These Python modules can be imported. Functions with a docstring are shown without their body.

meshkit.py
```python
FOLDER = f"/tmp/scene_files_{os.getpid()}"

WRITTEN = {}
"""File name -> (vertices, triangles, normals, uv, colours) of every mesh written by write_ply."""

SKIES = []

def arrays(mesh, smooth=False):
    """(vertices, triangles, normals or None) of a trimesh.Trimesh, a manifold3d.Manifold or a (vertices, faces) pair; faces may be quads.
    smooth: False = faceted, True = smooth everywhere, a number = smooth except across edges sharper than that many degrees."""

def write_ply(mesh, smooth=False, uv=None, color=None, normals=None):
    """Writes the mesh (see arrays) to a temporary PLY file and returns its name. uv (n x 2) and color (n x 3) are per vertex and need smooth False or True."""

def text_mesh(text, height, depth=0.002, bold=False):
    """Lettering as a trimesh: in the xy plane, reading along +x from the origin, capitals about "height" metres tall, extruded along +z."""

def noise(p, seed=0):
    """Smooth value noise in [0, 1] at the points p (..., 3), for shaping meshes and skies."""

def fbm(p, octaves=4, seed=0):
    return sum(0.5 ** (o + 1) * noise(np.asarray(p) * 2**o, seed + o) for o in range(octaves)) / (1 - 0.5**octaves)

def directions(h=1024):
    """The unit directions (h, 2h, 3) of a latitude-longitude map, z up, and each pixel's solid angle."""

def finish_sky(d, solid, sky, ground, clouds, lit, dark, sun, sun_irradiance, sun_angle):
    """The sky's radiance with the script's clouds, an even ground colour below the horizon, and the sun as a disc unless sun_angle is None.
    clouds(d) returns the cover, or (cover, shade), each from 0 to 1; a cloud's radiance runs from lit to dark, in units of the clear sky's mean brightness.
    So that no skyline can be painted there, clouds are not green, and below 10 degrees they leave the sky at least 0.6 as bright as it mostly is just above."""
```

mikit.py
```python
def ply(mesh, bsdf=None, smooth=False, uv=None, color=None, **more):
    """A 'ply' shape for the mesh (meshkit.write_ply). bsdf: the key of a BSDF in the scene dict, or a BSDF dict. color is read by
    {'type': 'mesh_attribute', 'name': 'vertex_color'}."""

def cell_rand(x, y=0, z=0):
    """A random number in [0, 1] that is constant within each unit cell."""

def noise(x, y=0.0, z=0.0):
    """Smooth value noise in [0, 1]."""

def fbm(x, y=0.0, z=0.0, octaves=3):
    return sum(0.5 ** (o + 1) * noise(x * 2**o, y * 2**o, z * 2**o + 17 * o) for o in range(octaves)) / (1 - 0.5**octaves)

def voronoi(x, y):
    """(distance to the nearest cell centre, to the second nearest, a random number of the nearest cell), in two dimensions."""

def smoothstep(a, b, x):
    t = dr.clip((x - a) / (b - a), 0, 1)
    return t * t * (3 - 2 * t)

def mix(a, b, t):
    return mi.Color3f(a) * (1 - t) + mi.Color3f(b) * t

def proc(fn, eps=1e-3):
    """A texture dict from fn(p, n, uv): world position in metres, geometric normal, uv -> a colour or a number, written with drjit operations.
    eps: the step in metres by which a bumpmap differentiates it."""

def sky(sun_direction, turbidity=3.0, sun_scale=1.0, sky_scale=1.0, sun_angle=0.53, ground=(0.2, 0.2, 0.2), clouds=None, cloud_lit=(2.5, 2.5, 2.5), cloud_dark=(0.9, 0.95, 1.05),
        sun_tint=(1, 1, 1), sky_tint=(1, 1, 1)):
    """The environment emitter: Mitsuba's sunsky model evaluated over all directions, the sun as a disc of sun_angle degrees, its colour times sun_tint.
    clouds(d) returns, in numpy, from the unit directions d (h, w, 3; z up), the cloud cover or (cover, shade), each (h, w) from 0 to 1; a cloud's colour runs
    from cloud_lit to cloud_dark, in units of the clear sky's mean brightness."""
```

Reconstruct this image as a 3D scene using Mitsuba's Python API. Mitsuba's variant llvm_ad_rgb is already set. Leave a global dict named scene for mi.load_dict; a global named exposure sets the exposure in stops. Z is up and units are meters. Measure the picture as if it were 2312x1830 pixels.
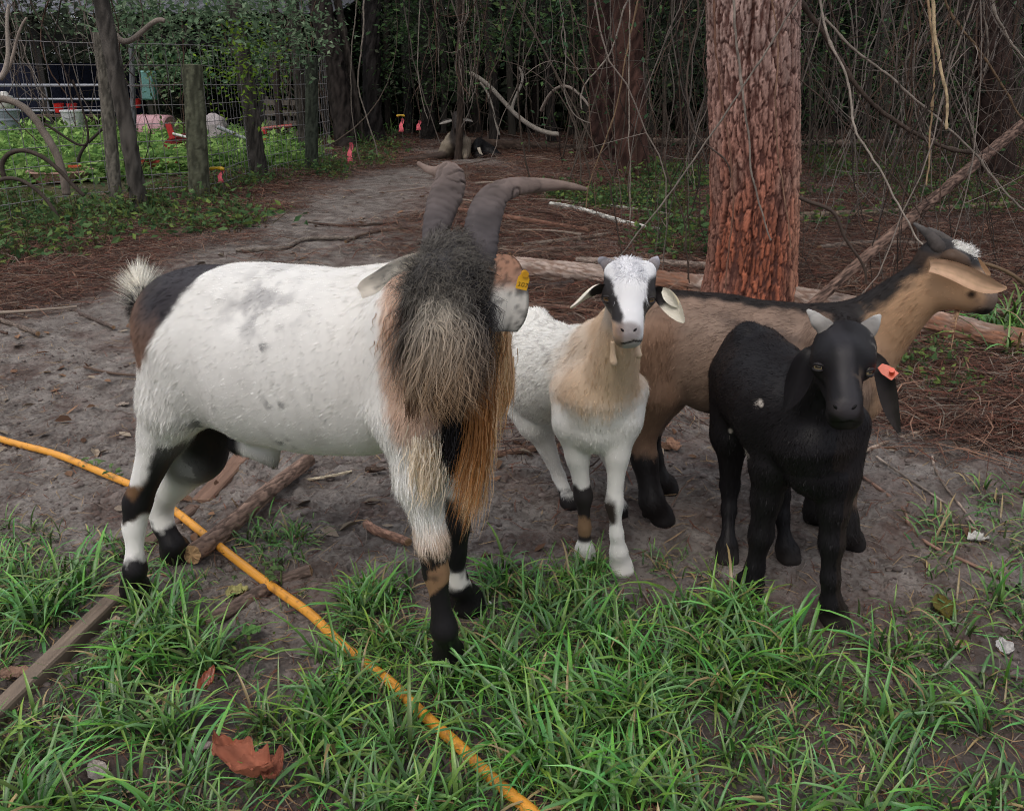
import math, random, numpy as np, trimesh, mitsuba as mi, mikit, meshkit
from shapely.geometry import Polygon, Point
from scipy.interpolate import CubicSpline
from scipy.spatial import cKDTree

# ---------------------------------------------------------------- camera, sky, exposure
PITCH, EYE, FOV = 20.1, 1.3, 60.0
_c, _s = math.cos(math.radians(PITCH)), math.sin(math.radians(PITCH))
T = mi.ScalarTransform4f
scene = {'type': 'scene'}
labels = {}
scene['camera'] = {'type': 'perspective', 'fov': FOV, 'fov_axis': 'x', 'near_clip': 0.05, 'far_clip': 400.0,
                   'to_world': T().look_at(origin=[0, 0, EYE], target=[0, _c, EYE - _s], up=[0, 0, 1])}
scene['sky'] = mikit.sky([-0.25, -0.55, 0.80], turbidity=4, sun_scale=0.36, sun_angle=32, sky_scale=1.0, clouds=lambda d: (np.ones(d.shape[:2]), 1 - np.clip(d[..., 2], 0, 1)),
                         cloud_lit=(2.9, 3.0, 3.25), cloud_dark=(0.95, 1.0, 1.1), sun_tint=(0.88, 0.96, 1.12))
exposure = 1.74

# ---------------------------------------------------------------- helpers
FOCAL = 2002.7
def ray(u, v):
    x, w = (u - 1156) / FOCAL, (915 - v) / FOCAL
    return np.array([x, _c + w * _s, -_s + w * _c])
def gnd(u, v, z=0.0):                      # the point of the ground seen at photo pixel u, v
    d = ray(u, v)
    return np.array([0, 0, EYE]) + d * ((EYE - z) / -d[2])
def at(u, v, y):                           # the point at photo pixel u, v, y metres ahead
    d = ray(u, v)
    return np.array([0, 0, EYE]) + d * (y / d[1])
def msize(px, p):                          # length in metres of px photo pixels at point p
    return px * (p[1] * _c + (EYE - p[2]) * _s) / FOCAL
def lin(*c):
    c = np.array(c if len(c) == 3 else c[0], float) / 255.0
    return np.where(c < 0.04045, c / 12.92, ((c + 0.055) / 1.055) ** 2.4)
def unit(a):
    a = np.asarray(a, float)
    return a / np.maximum(np.linalg.norm(a, axis=-1, keepdims=True), 1e-12)
def sstep(a, b, x):
    t = np.clip((x - a) / (b - a), 0, 1)
    return t * t * (3 - 2 * t)
rng = np.random.default_rng(7)
_ROT = np.linalg.qr(np.array([[.6, .5, -.62], [-.3, .8, .5], [.74, -.1, .6]]))[0]      # turns the noise lattice away from the axes
def fbm(p, f=1.0, octaves=4, seed=0):
    return meshkit.fbm((np.asarray(p) @ _ROT) * f + 500.0, octaves, seed)

def vcol(**k):
    return {'type': 'twosided', 'bsdf': {'type': 'principled', 'base_color': {'type': 'mesh_attribute', 'name': 'vertex_color'}, **k}}
scene['mat_matte'] = vcol(roughness=0.85, specular=0.25)
scene['mat_fur'] = vcol(roughness=0.5, specular=0.22)
scene['mat_gloss'] = vcol(roughness=0.3, specular=0.5)
scene['mat_wet'] = vcol(roughness=0.12, specular=0.6)
scene['mat_blade'] = vcol(roughness=0.38, specular=0.6)
scene['mat_leaf'] = {'type': 'principledthin', 'base_color': {'type': 'mesh_attribute', 'name': 'vertex_color'}, 'roughness': 0.45, 'diff_trans': 0.6, 'eta': 1.4}

class MB:
    """collects vertices, faces and colours into one mesh"""
    def __init__(self): self.v, self.f, self.c, self.n, self.nn = [], [], [], 0, []
    def add(self, v, f, c):
        v = np.asarray(v, float); f = np.asarray(f, int)
        if f.shape[1] == 4: f = np.vstack([f[:, [0, 1, 2]], f[:, [0, 2, 3]]])
        self.v.append(v); self.f.append(f + self.n); self.n += len(v)
        self.c.append(np.broadcast_to(np.asarray(c, float), (len(v), 3)))
        return self
    def get(self): return np.vstack(self.v), np.vstack(self.f), np.clip(np.vstack(self.c), 0, 0.95)
    def shape(self, mat='mat_matte', smooth=True):
        v, f, c = self.get()
        return mikit.ply((v, f), mat, smooth=smooth, color=c)

def put(key, shp, label=None, cat=None, group=None, kind=None, to_world=None):
    k, i = key, 0
    while k in scene:
        i += 1; k = f'{key}_{i:03d}'
    scene[k] = dict(shp) if to_world is None else {**shp, 'to_world': to_world}
    tag(k, label, cat, group, kind)
    return k
def tag(k, label=None, cat=None, group=None, kind=None):
    d = {a: b for a, b in (('label', label), ('category', cat), ('group', group), ('kind', kind)) if b}
    if d: labels[k] = d
_used = {}
def thing(name, label, cat, group=None):   # a thing whose parts follow: the key that its parts' keys start with
    i = _used.get(name, 0); _used[name] = i + 1
    k = name if i == 0 else f'{name}_{i:03d}'
    tag(k, label, cat, group)
    return k

def spline(pts, n):
    pts = np.asarray(pts, float)
    t = np.concatenate([[0], np.cumsum(np.maximum(np.linalg.norm(np.diff(pts, axis=0), axis=1), 1e-6))])
    if len(pts) == 2: return pts[0] + (pts[1] - pts[0]) * np.linspace(0, 1, n)[:, None]
    return CubicSpline(t, pts)(np.linspace(0, t[-1], n))
def frames(p, ref=None):
    t = unit(np.gradient(p, axis=0))
    a = np.zeros_like(p)
    r = np.array([0, 0, 1.0]) if ref is None else np.asarray(ref, float)
    if abs(t[0] @ unit(r)) > 0.95: r = np.array([1.0, 0, 0])
    x = unit(r - t[0] * (r @ t[0]))
    for i in range(len(p)):
        x = unit(x - t[i] * (x @ t[i])); a[i] = x
    return t, a, np.cross(t, a)
def tube(p, r, sides=8, flat=1.0, ref=None, cap=True, wob=0.0, seed=0, wf=8.0):
    """swept tube; flat = ratio of the second axis; wob = radius noise"""
    p = np.asarray(p, float); n = len(p)
    r = np.broadcast_to(np.asarray(r, float), (n,))
    t, a, b = frames(p, ref)
    ang = np.arange(sides) * 2 * np.pi / sides
    flat = np.broadcast_to(np.asarray(flat, float), (n,))
    off = np.cos(ang)[None, :, None] * a[:, None] + (np.sin(ang)[None, :, None] * b[:, None]) * flat[:, None, None]
    v = p[:, None] + off * r[:, None, None]
    if wob:
        k = 1 + wob * (fbm(v.reshape(-1, 3), wf, 3, seed).reshape(n, sides) - 0.5) * 2
        v = p[:, None] + off * (r[:, None] * k)[:, :, None]
    i, j = np.meshgrid(np.arange(n - 1), np.arange(sides), indexing='ij')
    q = np.stack([i * sides + j, i * sides + (j + 1) % sides, (i + 1) * sides + (j + 1) % sides, (i + 1) * sides + j], -1).reshape(-1, 4)
    f = np.vstack([q[:, [0, 1, 2]], q[:, [0, 2, 3]]])
    v = v.reshape(-1, 3)
    if cap:
        v = np.vstack([v, p[0], p[-1]]); m = n * sides; j = np.arange(sides)
        f = np.vstack([f, np.stack([(j + 1) % sides, j, j * 0 + m], 1), np.stack([m - sides + j, m - sides + (j + 1) % sides, j * 0 + m + 1], 1)])
    return v, f

def ribbons(root, d0, bend, side, L, W, segs, c0, c1, nrm=None, tipw=0.0):
    """N tapered strips: p(t) = root + L (d0 t + bend t^2); returns v, f, colours, normals"""
    N = len(root); t = np.linspace(0, 1, segs + 1)
    L = np.broadcast_to(np.asarray(L, float), (N,)); W = np.broadcast_to(np.asarray(W, float), (N,))
    c0 = np.broadcast_to(c0, (N, 3)); c1 = np.broadcast_to(c1, (N, 3))
    V, C, Nn = [], [], []
    for k, tk in enumerate(t):
        p = root + L[:, None] * (d0 * tk + bend * tk * tk)
        w = W * (1 - tk ** 1.6) * 0.5 + W * tipw * 0.5
        col = c0 + (c1 - c0) * tk
        if k < segs: V += [p - side * w[:, None], p + side * w[:, None]]; C += [col, col]
        else: V += [p]; C += [col]
    m = 2 * segs + 1
    v = np.stack(V, 1).reshape(-1, 3); c = np.stack(C, 1).reshape(-1, 3)
    tri = []
    for k in range(segs - 1): a = 2 * k; tri += [[a, a + 1, a + 3], [a, a + 3, a + 2]]
    a = 2 * (segs - 1); tri += [[a, a + 1, a + 2]]
    f = (np.array(tri)[None] + (np.arange(N) * m)[:, None, None]).reshape(-1, 3)
    n = None if nrm is None else np.repeat(nrm, m, axis=0)
    return v, f, c, n
def ply_n(v, f, c, n, mat):
    path = meshkit.write_ply((v, f), False, None, np.clip(c, 0, 0.95), normals=n)
    return {'type': 'ply', 'filename': path, 'face_normals': False, 'bsdf': {'type': 'ref', 'id': mat}}

# ---------------------------------------------------------------- smooth bodies: blended round cones, meshed with surface nets
class Flesh:
    def __init__(self, k=0.02): self.p, self.k = [], k
    def cone(self, a, b, ra, rb, name='body', lat=None, ratio=1.0, flow=None, k=None):
        self.p.append(dict(a=np.array(a, float), b=np.array(b, float), ra=ra, rb=rb, name=name, lat=None if lat is None else unit(lat), ratio=ratio,
                           flow=unit(np.array(b, float) - np.array(a, float) + 1e-9) if flow is None else unit(flow)))
    def chain(self, pts, rs, name='body', **kw):
        for i in range(len(pts) - 1): self.cone(pts[i], pts[i + 1], rs[i], rs[i + 1], name, **kw)
    @staticmethod
    def dist(q, x):
        a, b = q['a'], q['b']
        d = x - a; ab = b - a
        if q['lat'] is not None:
            L, s = q['lat'], 1 / q['ratio'] - 1
            d = d + (d @ L)[..., None] * L * s; ab = ab + (ab @ L) * L * s
        t = np.clip((d @ ab) / max(ab @ ab, 1e-12), 0, 1)
        r = q['ra'] + (q['rb'] - q['ra']) * t
        dd = np.linalg.norm(d - t[..., None] * ab, axis=-1) - r
        return dd * (min(1.0, q['ratio']) if q['lat'] is not None else 1.0), t
    def bounds(self, q):
        m = max(q['ra'], q['rb']) * max(1, q['ratio']) + 5 * self.k
        return np.minimum(q['a'], q['b']) - m, np.maximum(q['a'], q['b']) + m
    def mesh(self, h=0.006, floor=-0.01):
        lo = np.min([self.bounds(q)[0] for q in self.p], 0); hi = np.max([self.bounds(q)[1] for q in self.p], 0)
        lo[2] = max(lo[2], floor - 3 * h)
        n = np.ceil((hi - lo) / h).astype(int) + 1
        S = np.zeros(n, np.float32)
        ax = [lo[i] + np.arange(n[i]) * h for i in range(3)]
        for q in self.p:
            l, u = self.bounds(q)
            i0 = np.maximum(np.floor((l - lo) / h).astype(int), 0); i1 = np.minimum(np.ceil((u - lo) / h).astype(int) + 1, n)
            if (i1 <= i0).any(): continue
            g = np.stack(np.meshgrid(*[ax[i][i0[i]:i1[i]] for i in range(3)], indexing='ij'), -1)
            d, _ = self.dist(q, g)
            S[i0[0]:i1[0], i0[1]:i1[1], i0[2]:i1[2]] += np.exp(np.clip(-d / self.k, -60, 40)).astype(np.float32)
        D = np.where(S > 1e-12, -self.k * np.log(np.maximum(S, 1e-12)), 27 * self.k)
        D[:, :, ax[2] < floor] = 27 * self.k
        v, f = surface_nets(D, lo, h)
        m = trimesh.Trimesh(v, f, process=False)
        trimesh.smoothing.filter_taubin(m, lamb=0.5, nu=0.5, iterations=6)
        return np.array(m.vertices), np.array(m.faces)
    def weights(self, x):
        D, Ts = [], []
        for q in self.p:
            d, t = self.dist(q, x); D.append(d); Ts.append(t)
        D = np.array(D); w = np.exp(-(D - D.min(0)) / self.k); w /= w.sum(0)
        flow = np.einsum('pn,pk->nk', w, np.array([q['flow'] for q in self.p]))
        names = {}
        for i, q in enumerate(self.p): names[q['name']] = names.get(q['name'], 0) + w[i]
        return flow, names

def surface_nets(D, lo, h):
    n = np.array(D.shape); neg = D < 0
    cnt = np.zeros(n - 1, np.int8); acc = np.zeros(tuple(n - 1) + (3,), np.float32)
    for axis in range(3):
        a = [slice(None)] * 3; b = [slice(None)] * 3
        a[axis] = slice(0, -1); b[axis] = slice(1, None)
        d0, d1 = D[tuple(a)], D[tuple(b)]
        x = (d0 < 0) != (d1 < 0)
        t = np.where(x, d0 / np.where(x, d0 - d1, 1), 0)
        o = [i for i in range(3) if i != axis]
        for s0 in (0, 1):
            for s1 in (0, 1):
                sl = [slice(None)] * 3
                sl[o[0]] = slice(s0, n[o[0]] - 1 + s0); sl[o[1]] = slice(s1, n[o[1]] - 1 + s1)
                xs, ts = x[tuple(sl)], t[tuple(sl)]
                cnt += xs
                acc[..., axis] += np.where(xs, ts, 0); acc[..., o[0]] += np.where(xs, s0, 0); acc[..., o[1]] += np.where(xs, s1, 0)
    on = cnt > 0
    idx = np.full(n - 1, -1, np.int64); cells = np.argwhere(on); idx[on] = np.arange(len(cells))
    v = lo + h * (cells + acc[on] / cnt[on][:, None])
    F = []
    for axis in range(3):
        o1, o2 = (axis + 1) % 3, (axis + 2) % 3
        a = [slice(None)] * 3; b = [slice(None)] * 3
        a[axis] = slice(0, -1); b[axis] = slice(1, None)
        x = neg[tuple(a)] != neg[tuple(b)]
        e = np.argwhere(x)
        e = e[(e[:, o1] > 0) & (e[:, o2] > 0) & (e[:, o1] < n[o1] - 1) & (e[:, o2] < n[o2] - 1)]
        def cell(i, j):
            c = e.copy(); c[:, o1] -= i; c[:, o2] -= j
            return idx[c[:, 0], c[:, 1], c[:, 2]]
        q = np.stack([cell(1, 1), cell(0, 1), cell(0, 0), cell(1, 0)], 1)
        inside = neg[e[:, 0], e[:, 1], e[:, 2]]
        q = np.where(inside[:, None], q, q[:, ::-1])
        F.append(q)
    q = np.vstack(F)
    return v, np.vstack([q[:, [0, 1, 2]], q[:, [0, 2, 3]]])

def vnormals(v, f):
    n = np.zeros_like(v); fn = np.cross(v[f[:, 1]] - v[f[:, 0]], v[f[:, 2]] - v[f[:, 0]])
    for k in range(3): np.add.at(n, f[:, k], fn)
    return unit(n)
def scatter(v, f, N, dens=None, r=rng):
    a = np.linalg.norm(np.cross(v[f[:, 1]] - v[f[:, 0]], v[f[:, 2]] - v[f[:, 0]]), axis=1)
    if dens is not None: a = a * dens[f].mean(1)
    i = r.choice(len(f), N, p=a / a.sum()); b = r.dirichlet([1, 1, 1], N)
    return f[i], b
def coat(v, f, n, flow, col, N, length, width, lift=0.24, dens=None, r=rng, jitter=0.22, spread=0.20):
    """short fur: N strips grown from the skin along the flow; length is per vertex"""
    tri, b = scatter(v, f, N, dens, r)
    I = lambda a: np.einsum('nk,nk...->n...', b, a[tri])
    root, nn, fl, L, c = I(v), unit(I(n)), I(flow), I(length), I(col)
    fl = fl - nn * np.einsum('nk,nk->n', fl, nn)[:, None]
    fl = unit(fl + 0.08 * unit(nn))
    cl = np.stack([fbm(root, 48, 2, s) - 0.5 for s in (1, 2, 3)], 1)     # locks lean together
    d0 = unit(fl + nn * lift + jitter * r.normal(size=(N, 3)) * 0.5 + cl * jitter * 2.2)
    bend = -nn * lift * 0.75 + fl * 0.15
    side = unit(np.cross(nn, d0))
    L = L * r.uniform(0.6, 1.25, N)
    g = (r.uniform(1 - spread, 1 + spread, N) * (0.86 + 0.28 * fbm(root, 95, 2, 5)))[:, None]
    nj = unit(nn + 0.30 * r.normal(size=(N, 3)) + cl * .45)
    return ribbons(root - nn * 0.002, d0, bend, side, L, width * r.uniform(0.7, 1.3, N), 2, c * g * 0.92, c * g * 1.04, nj)
# ---------------------------------------------------------------- goats
BLACK, WHITE, CREAM = lin(30, 28, 30), lin(238, 236, 230), lin(226, 212, 190)
def hooves(B, p, fwd, r, name='hoof', fet=None):
    """two claws standing on the ground at p"""
    fwd = unit(np.array([fwd[0], fwd[1], 0])); side = np.array([-fwd[1], fwd[0], 0])
    for s in (-1, 1):
        q = p + side * s * r * 0.70
        B.cone(q + [0, 0, r * 1.9] - fwd * r * 0.35, q + fwd * r * 0.55 + [0, 0, r * 0.55], r * 0.66, r * 0.56, name, flow=[0, 0, -1])
        B.cone(q + [0, 0, r * 0.5] - fwd * r * 0.5, q + [0, 0, r * 0.5] + fwd * r * 0.5, r * 0.62, r * 0.6, name, flow=[0, 0, -1])
def leg(B, pts, rs, fwd, rh, name):
    """pts from the top down to the fetlock, the last one is where the hoof stands"""
    B.chain(pts[:-1], rs, name)
    fet, foot = np.array(pts[-2]), np.array(pts[-1]); foot = np.array([foot[0], foot[1], 0.0])
    B.cone(fet, foot + [0, 0, rh * 2.0], rs[-1], rh * 0.95, name)
    hooves(B, foot, fwd, rh, name)
    fw = unit(np.array([fwd[0], fwd[1], 0])); sd = np.array([-fw[1], fw[0], 0]); dc = foot * .55 + fet * .45
    for q in (-1, 1): B.cone(dc - fw * rs[-1] * .85 + sd * q * rs[-1] * .5 + [0, 0, rh * .6], dc - fw * rs[-1] * 1.1 + sd * q * rs[-1] * .55 - [0, 0, rh * .3], rh * .3, rh * .22, name, flow=[0, 0, -1])
def horn_mesh(path, rad, flat, ref, n=70, sides=18, rings=0.0, col0=None, col1=None, seed=0, twist=0.0, freq=150):
    p = spline(path, n); t = np.linspace(0, 1, n)
    s = np.concatenate([[0], np.cumsum(np.linalg.norm(np.diff(p, axis=0), axis=1))])
    r = np.interp(t, np.linspace(0, 1, len(rad)), rad)
    fl = np.interp(t, np.linspace(0, 1, len(flat)), flat)
    v, f = tube(p, r, sides, flat=fl, ref=ref)
    ss = np.append(np.repeat(s, sides), [0, s[-1]]); tq = np.append(np.repeat(t, sides), [0, 1]); ctr = np.vstack([np.repeat(p, sides, 0), p[:1], p[-1:]])
    wr = np.abs(np.sin(ss * freq * .5 + 7 * fbm(v, 20, 3, seed))) ** .6 - .65
    wr = wr * (.35 + .65 * sstep(.3, .55, fbm(v, 16, 2, seed + 5))) * (1 - tq) ** .6 + .5 * (fbm(v, 55, 3, seed + 6) - .5)
    crack = -2.2 * sstep(.035, .0, np.abs(fbm(v, 13, 3, seed + 7) - .5)) * sstep(.35, .5, tq) * sstep(.8, .6, tq)
    rel = rings * (wr + crack)
    v = ctr + (v - ctr) * (1 + rel)[:, None]
    v = v + (fbm(v, 60, 3, seed)[:, None] - 0.5) * 0.006 * np.repeat(np.append(r, [0, 0]).reshape(-1), [sides] * n + [1, 1])[:, None] / max(rad)
    tt = np.append(np.repeat(t, sides), [0, 1])
    m = fbm(v * [1, 1, 1], 30, 4, seed + 3)
    ring = np.append(np.repeat(0.5 + 0.5 * np.sin(s * freq + 1.0), sides), [0, 0]) * (rings > 0)
    c = (col0 + (col1 - col0) * sstep(0.0, 1.0, tt)[:, None]) * (0.45 + 1.05 * m + 2.6 * np.clip(rel, -.12, .04) + .25 * (fbm(v, 70, 3, seed + 2) - .5))[:, None]
    return v, f, c
def ear_mesh(path, wid, up, cup=0.35, th=0.004, n=24, m=11, fold=None):
    """a leaf-shaped flap: path down its middle, wid half-widths, up = the direction across it"""
    p = spline(path, n); t = unit(np.gradient(p, axis=0))
    w = CubicSpline(np.linspace(0, 1, len(wid)), wid)(np.linspace(0, 1, n)).clip(0.002)
    u = np.asarray(up, float) - t * (t @ np.asarray(up, float))[:, None]; u = unit(u)
    nn = np.cross(t, u)
    s = np.linspace(-1, 1, m)
    V = []
    for side in (1, -1):
        q = p[:, None] + u[:, None] * (s[None, :, None] * w[:, None, None]) + nn[:, None] * (cup * (s ** 2)[None, :, None] * w[:, None, None])
        q = q + nn[:, None] * side * th * 0.5 * (1 - np.abs(s) ** 4)[None, :, None]
        V.append(q.reshape(-1, 3))
    i, j = np.meshgrid(np.arange(n - 1), np.arange(m - 1), indexing='ij')
    q = np.stack([i * m + j, (i + 1) * m + j, (i + 1) * m + j + 1, i * m + j + 1], -1).reshape(-1, 4)
    return np.vstack(V), np.vstack([q[:, ::-1], q + n * m]), n, m, s
def eye_ball(p, look, r, iris):
    m = trimesh.creation.icosphere(4, r); v = np.array(m.vertices); look = unit(look)
    side = unit(np.cross([0, 0, 1], look)); upv = np.cross(look, side)
    a = v / r; d = a @ look; h = a @ side; w = a @ upv
    c = np.where((d > 0.55)[:, None], iris, lin(28, 22, 20))
    c = np.where(((d > 0.5) & (np.abs(w) < 0.16) & (np.abs(h) < 0.55))[:, None], lin(8, 8, 9), c)
    return v + p, m.faces, c
def finish(name, B, col_fn, len_fn, N, width, h, **kw):
    v, f = B.mesh(h)
    n = vnormals(v, f)
    sc = kw.pop('sculpt', None)
    if sc is not None: v = v + n * sc(v, n)[:, None]; n = vnormals(v, f)
    flow, w = B.weights(v)
    for k in kw.pop('names', []): w.setdefault(k, np.zeros(len(v)))
    c = col_fn(v, w, n); L = len_fn(v, w, n)
    put(f'{name}__body', mikit.ply((v, f), 'mat_fur', smooth=True, color=np.clip(c * 0.9, 0, .95)))
    hv, hf, hc, hn = coat(v, f, n, flow, c, N, L, width, dens=sstep(0.0, 0.004, L) * (0.40 + sstep(0.004, 0.02, L)), **kw)
    put(f'{name}__coat', ply_n(hv, hf, hc, hn, 'mat_fur'))
    return v, f, n, c, w
def long_hair(roots, d0, fall, L, W, segs, c0, c1, out, r, curl=0.15, wave=0.0):
    N = len(roots)
    d0 = unit(d0 + curl * r.normal(size=(N, 3)))
    side = unit(np.cross(out, d0 + fall * 0.5 + 1e-6))
    g = r.uniform(0.75, 1.25, N)[:, None]
    nj = unit(out + 0.35 * r.normal(size=(N, 3)))
    v, f, c, nn = ribbons(roots, d0, fall, side, L * r.uniform(0.7, 1.2, N), W * r.uniform(0.6, 1.4, N), segs, c0 * g, c1 * g, nj, tipw=0.12)
    if wave:
        t = np.append(np.repeat(np.linspace(0, 1, segs + 1)[:-1], 2), 1)
        ph = 14 * fbm(roots, 30, 2, 77)[:, None] + r.normal(size=(N, 1)) * .5
        v = v + (unit(side + .6 * nj)[:, None] * ((np.sin(t * 7 + ph) - np.sin(ph)) * t * wave)[:, :, None]).reshape(-1, 3)
    return v, f, c, nn
def joinN(parts):
    V, F, C, N, k = [], [], [], [], 0
    for v, f, c, n in parts: V.append(v); F.append(f + k); C.append(c); N.append(n); k += len(v)
    return np.vstack(V), np.vstack(F), np.vstack(C), np.vstack(N)

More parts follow.
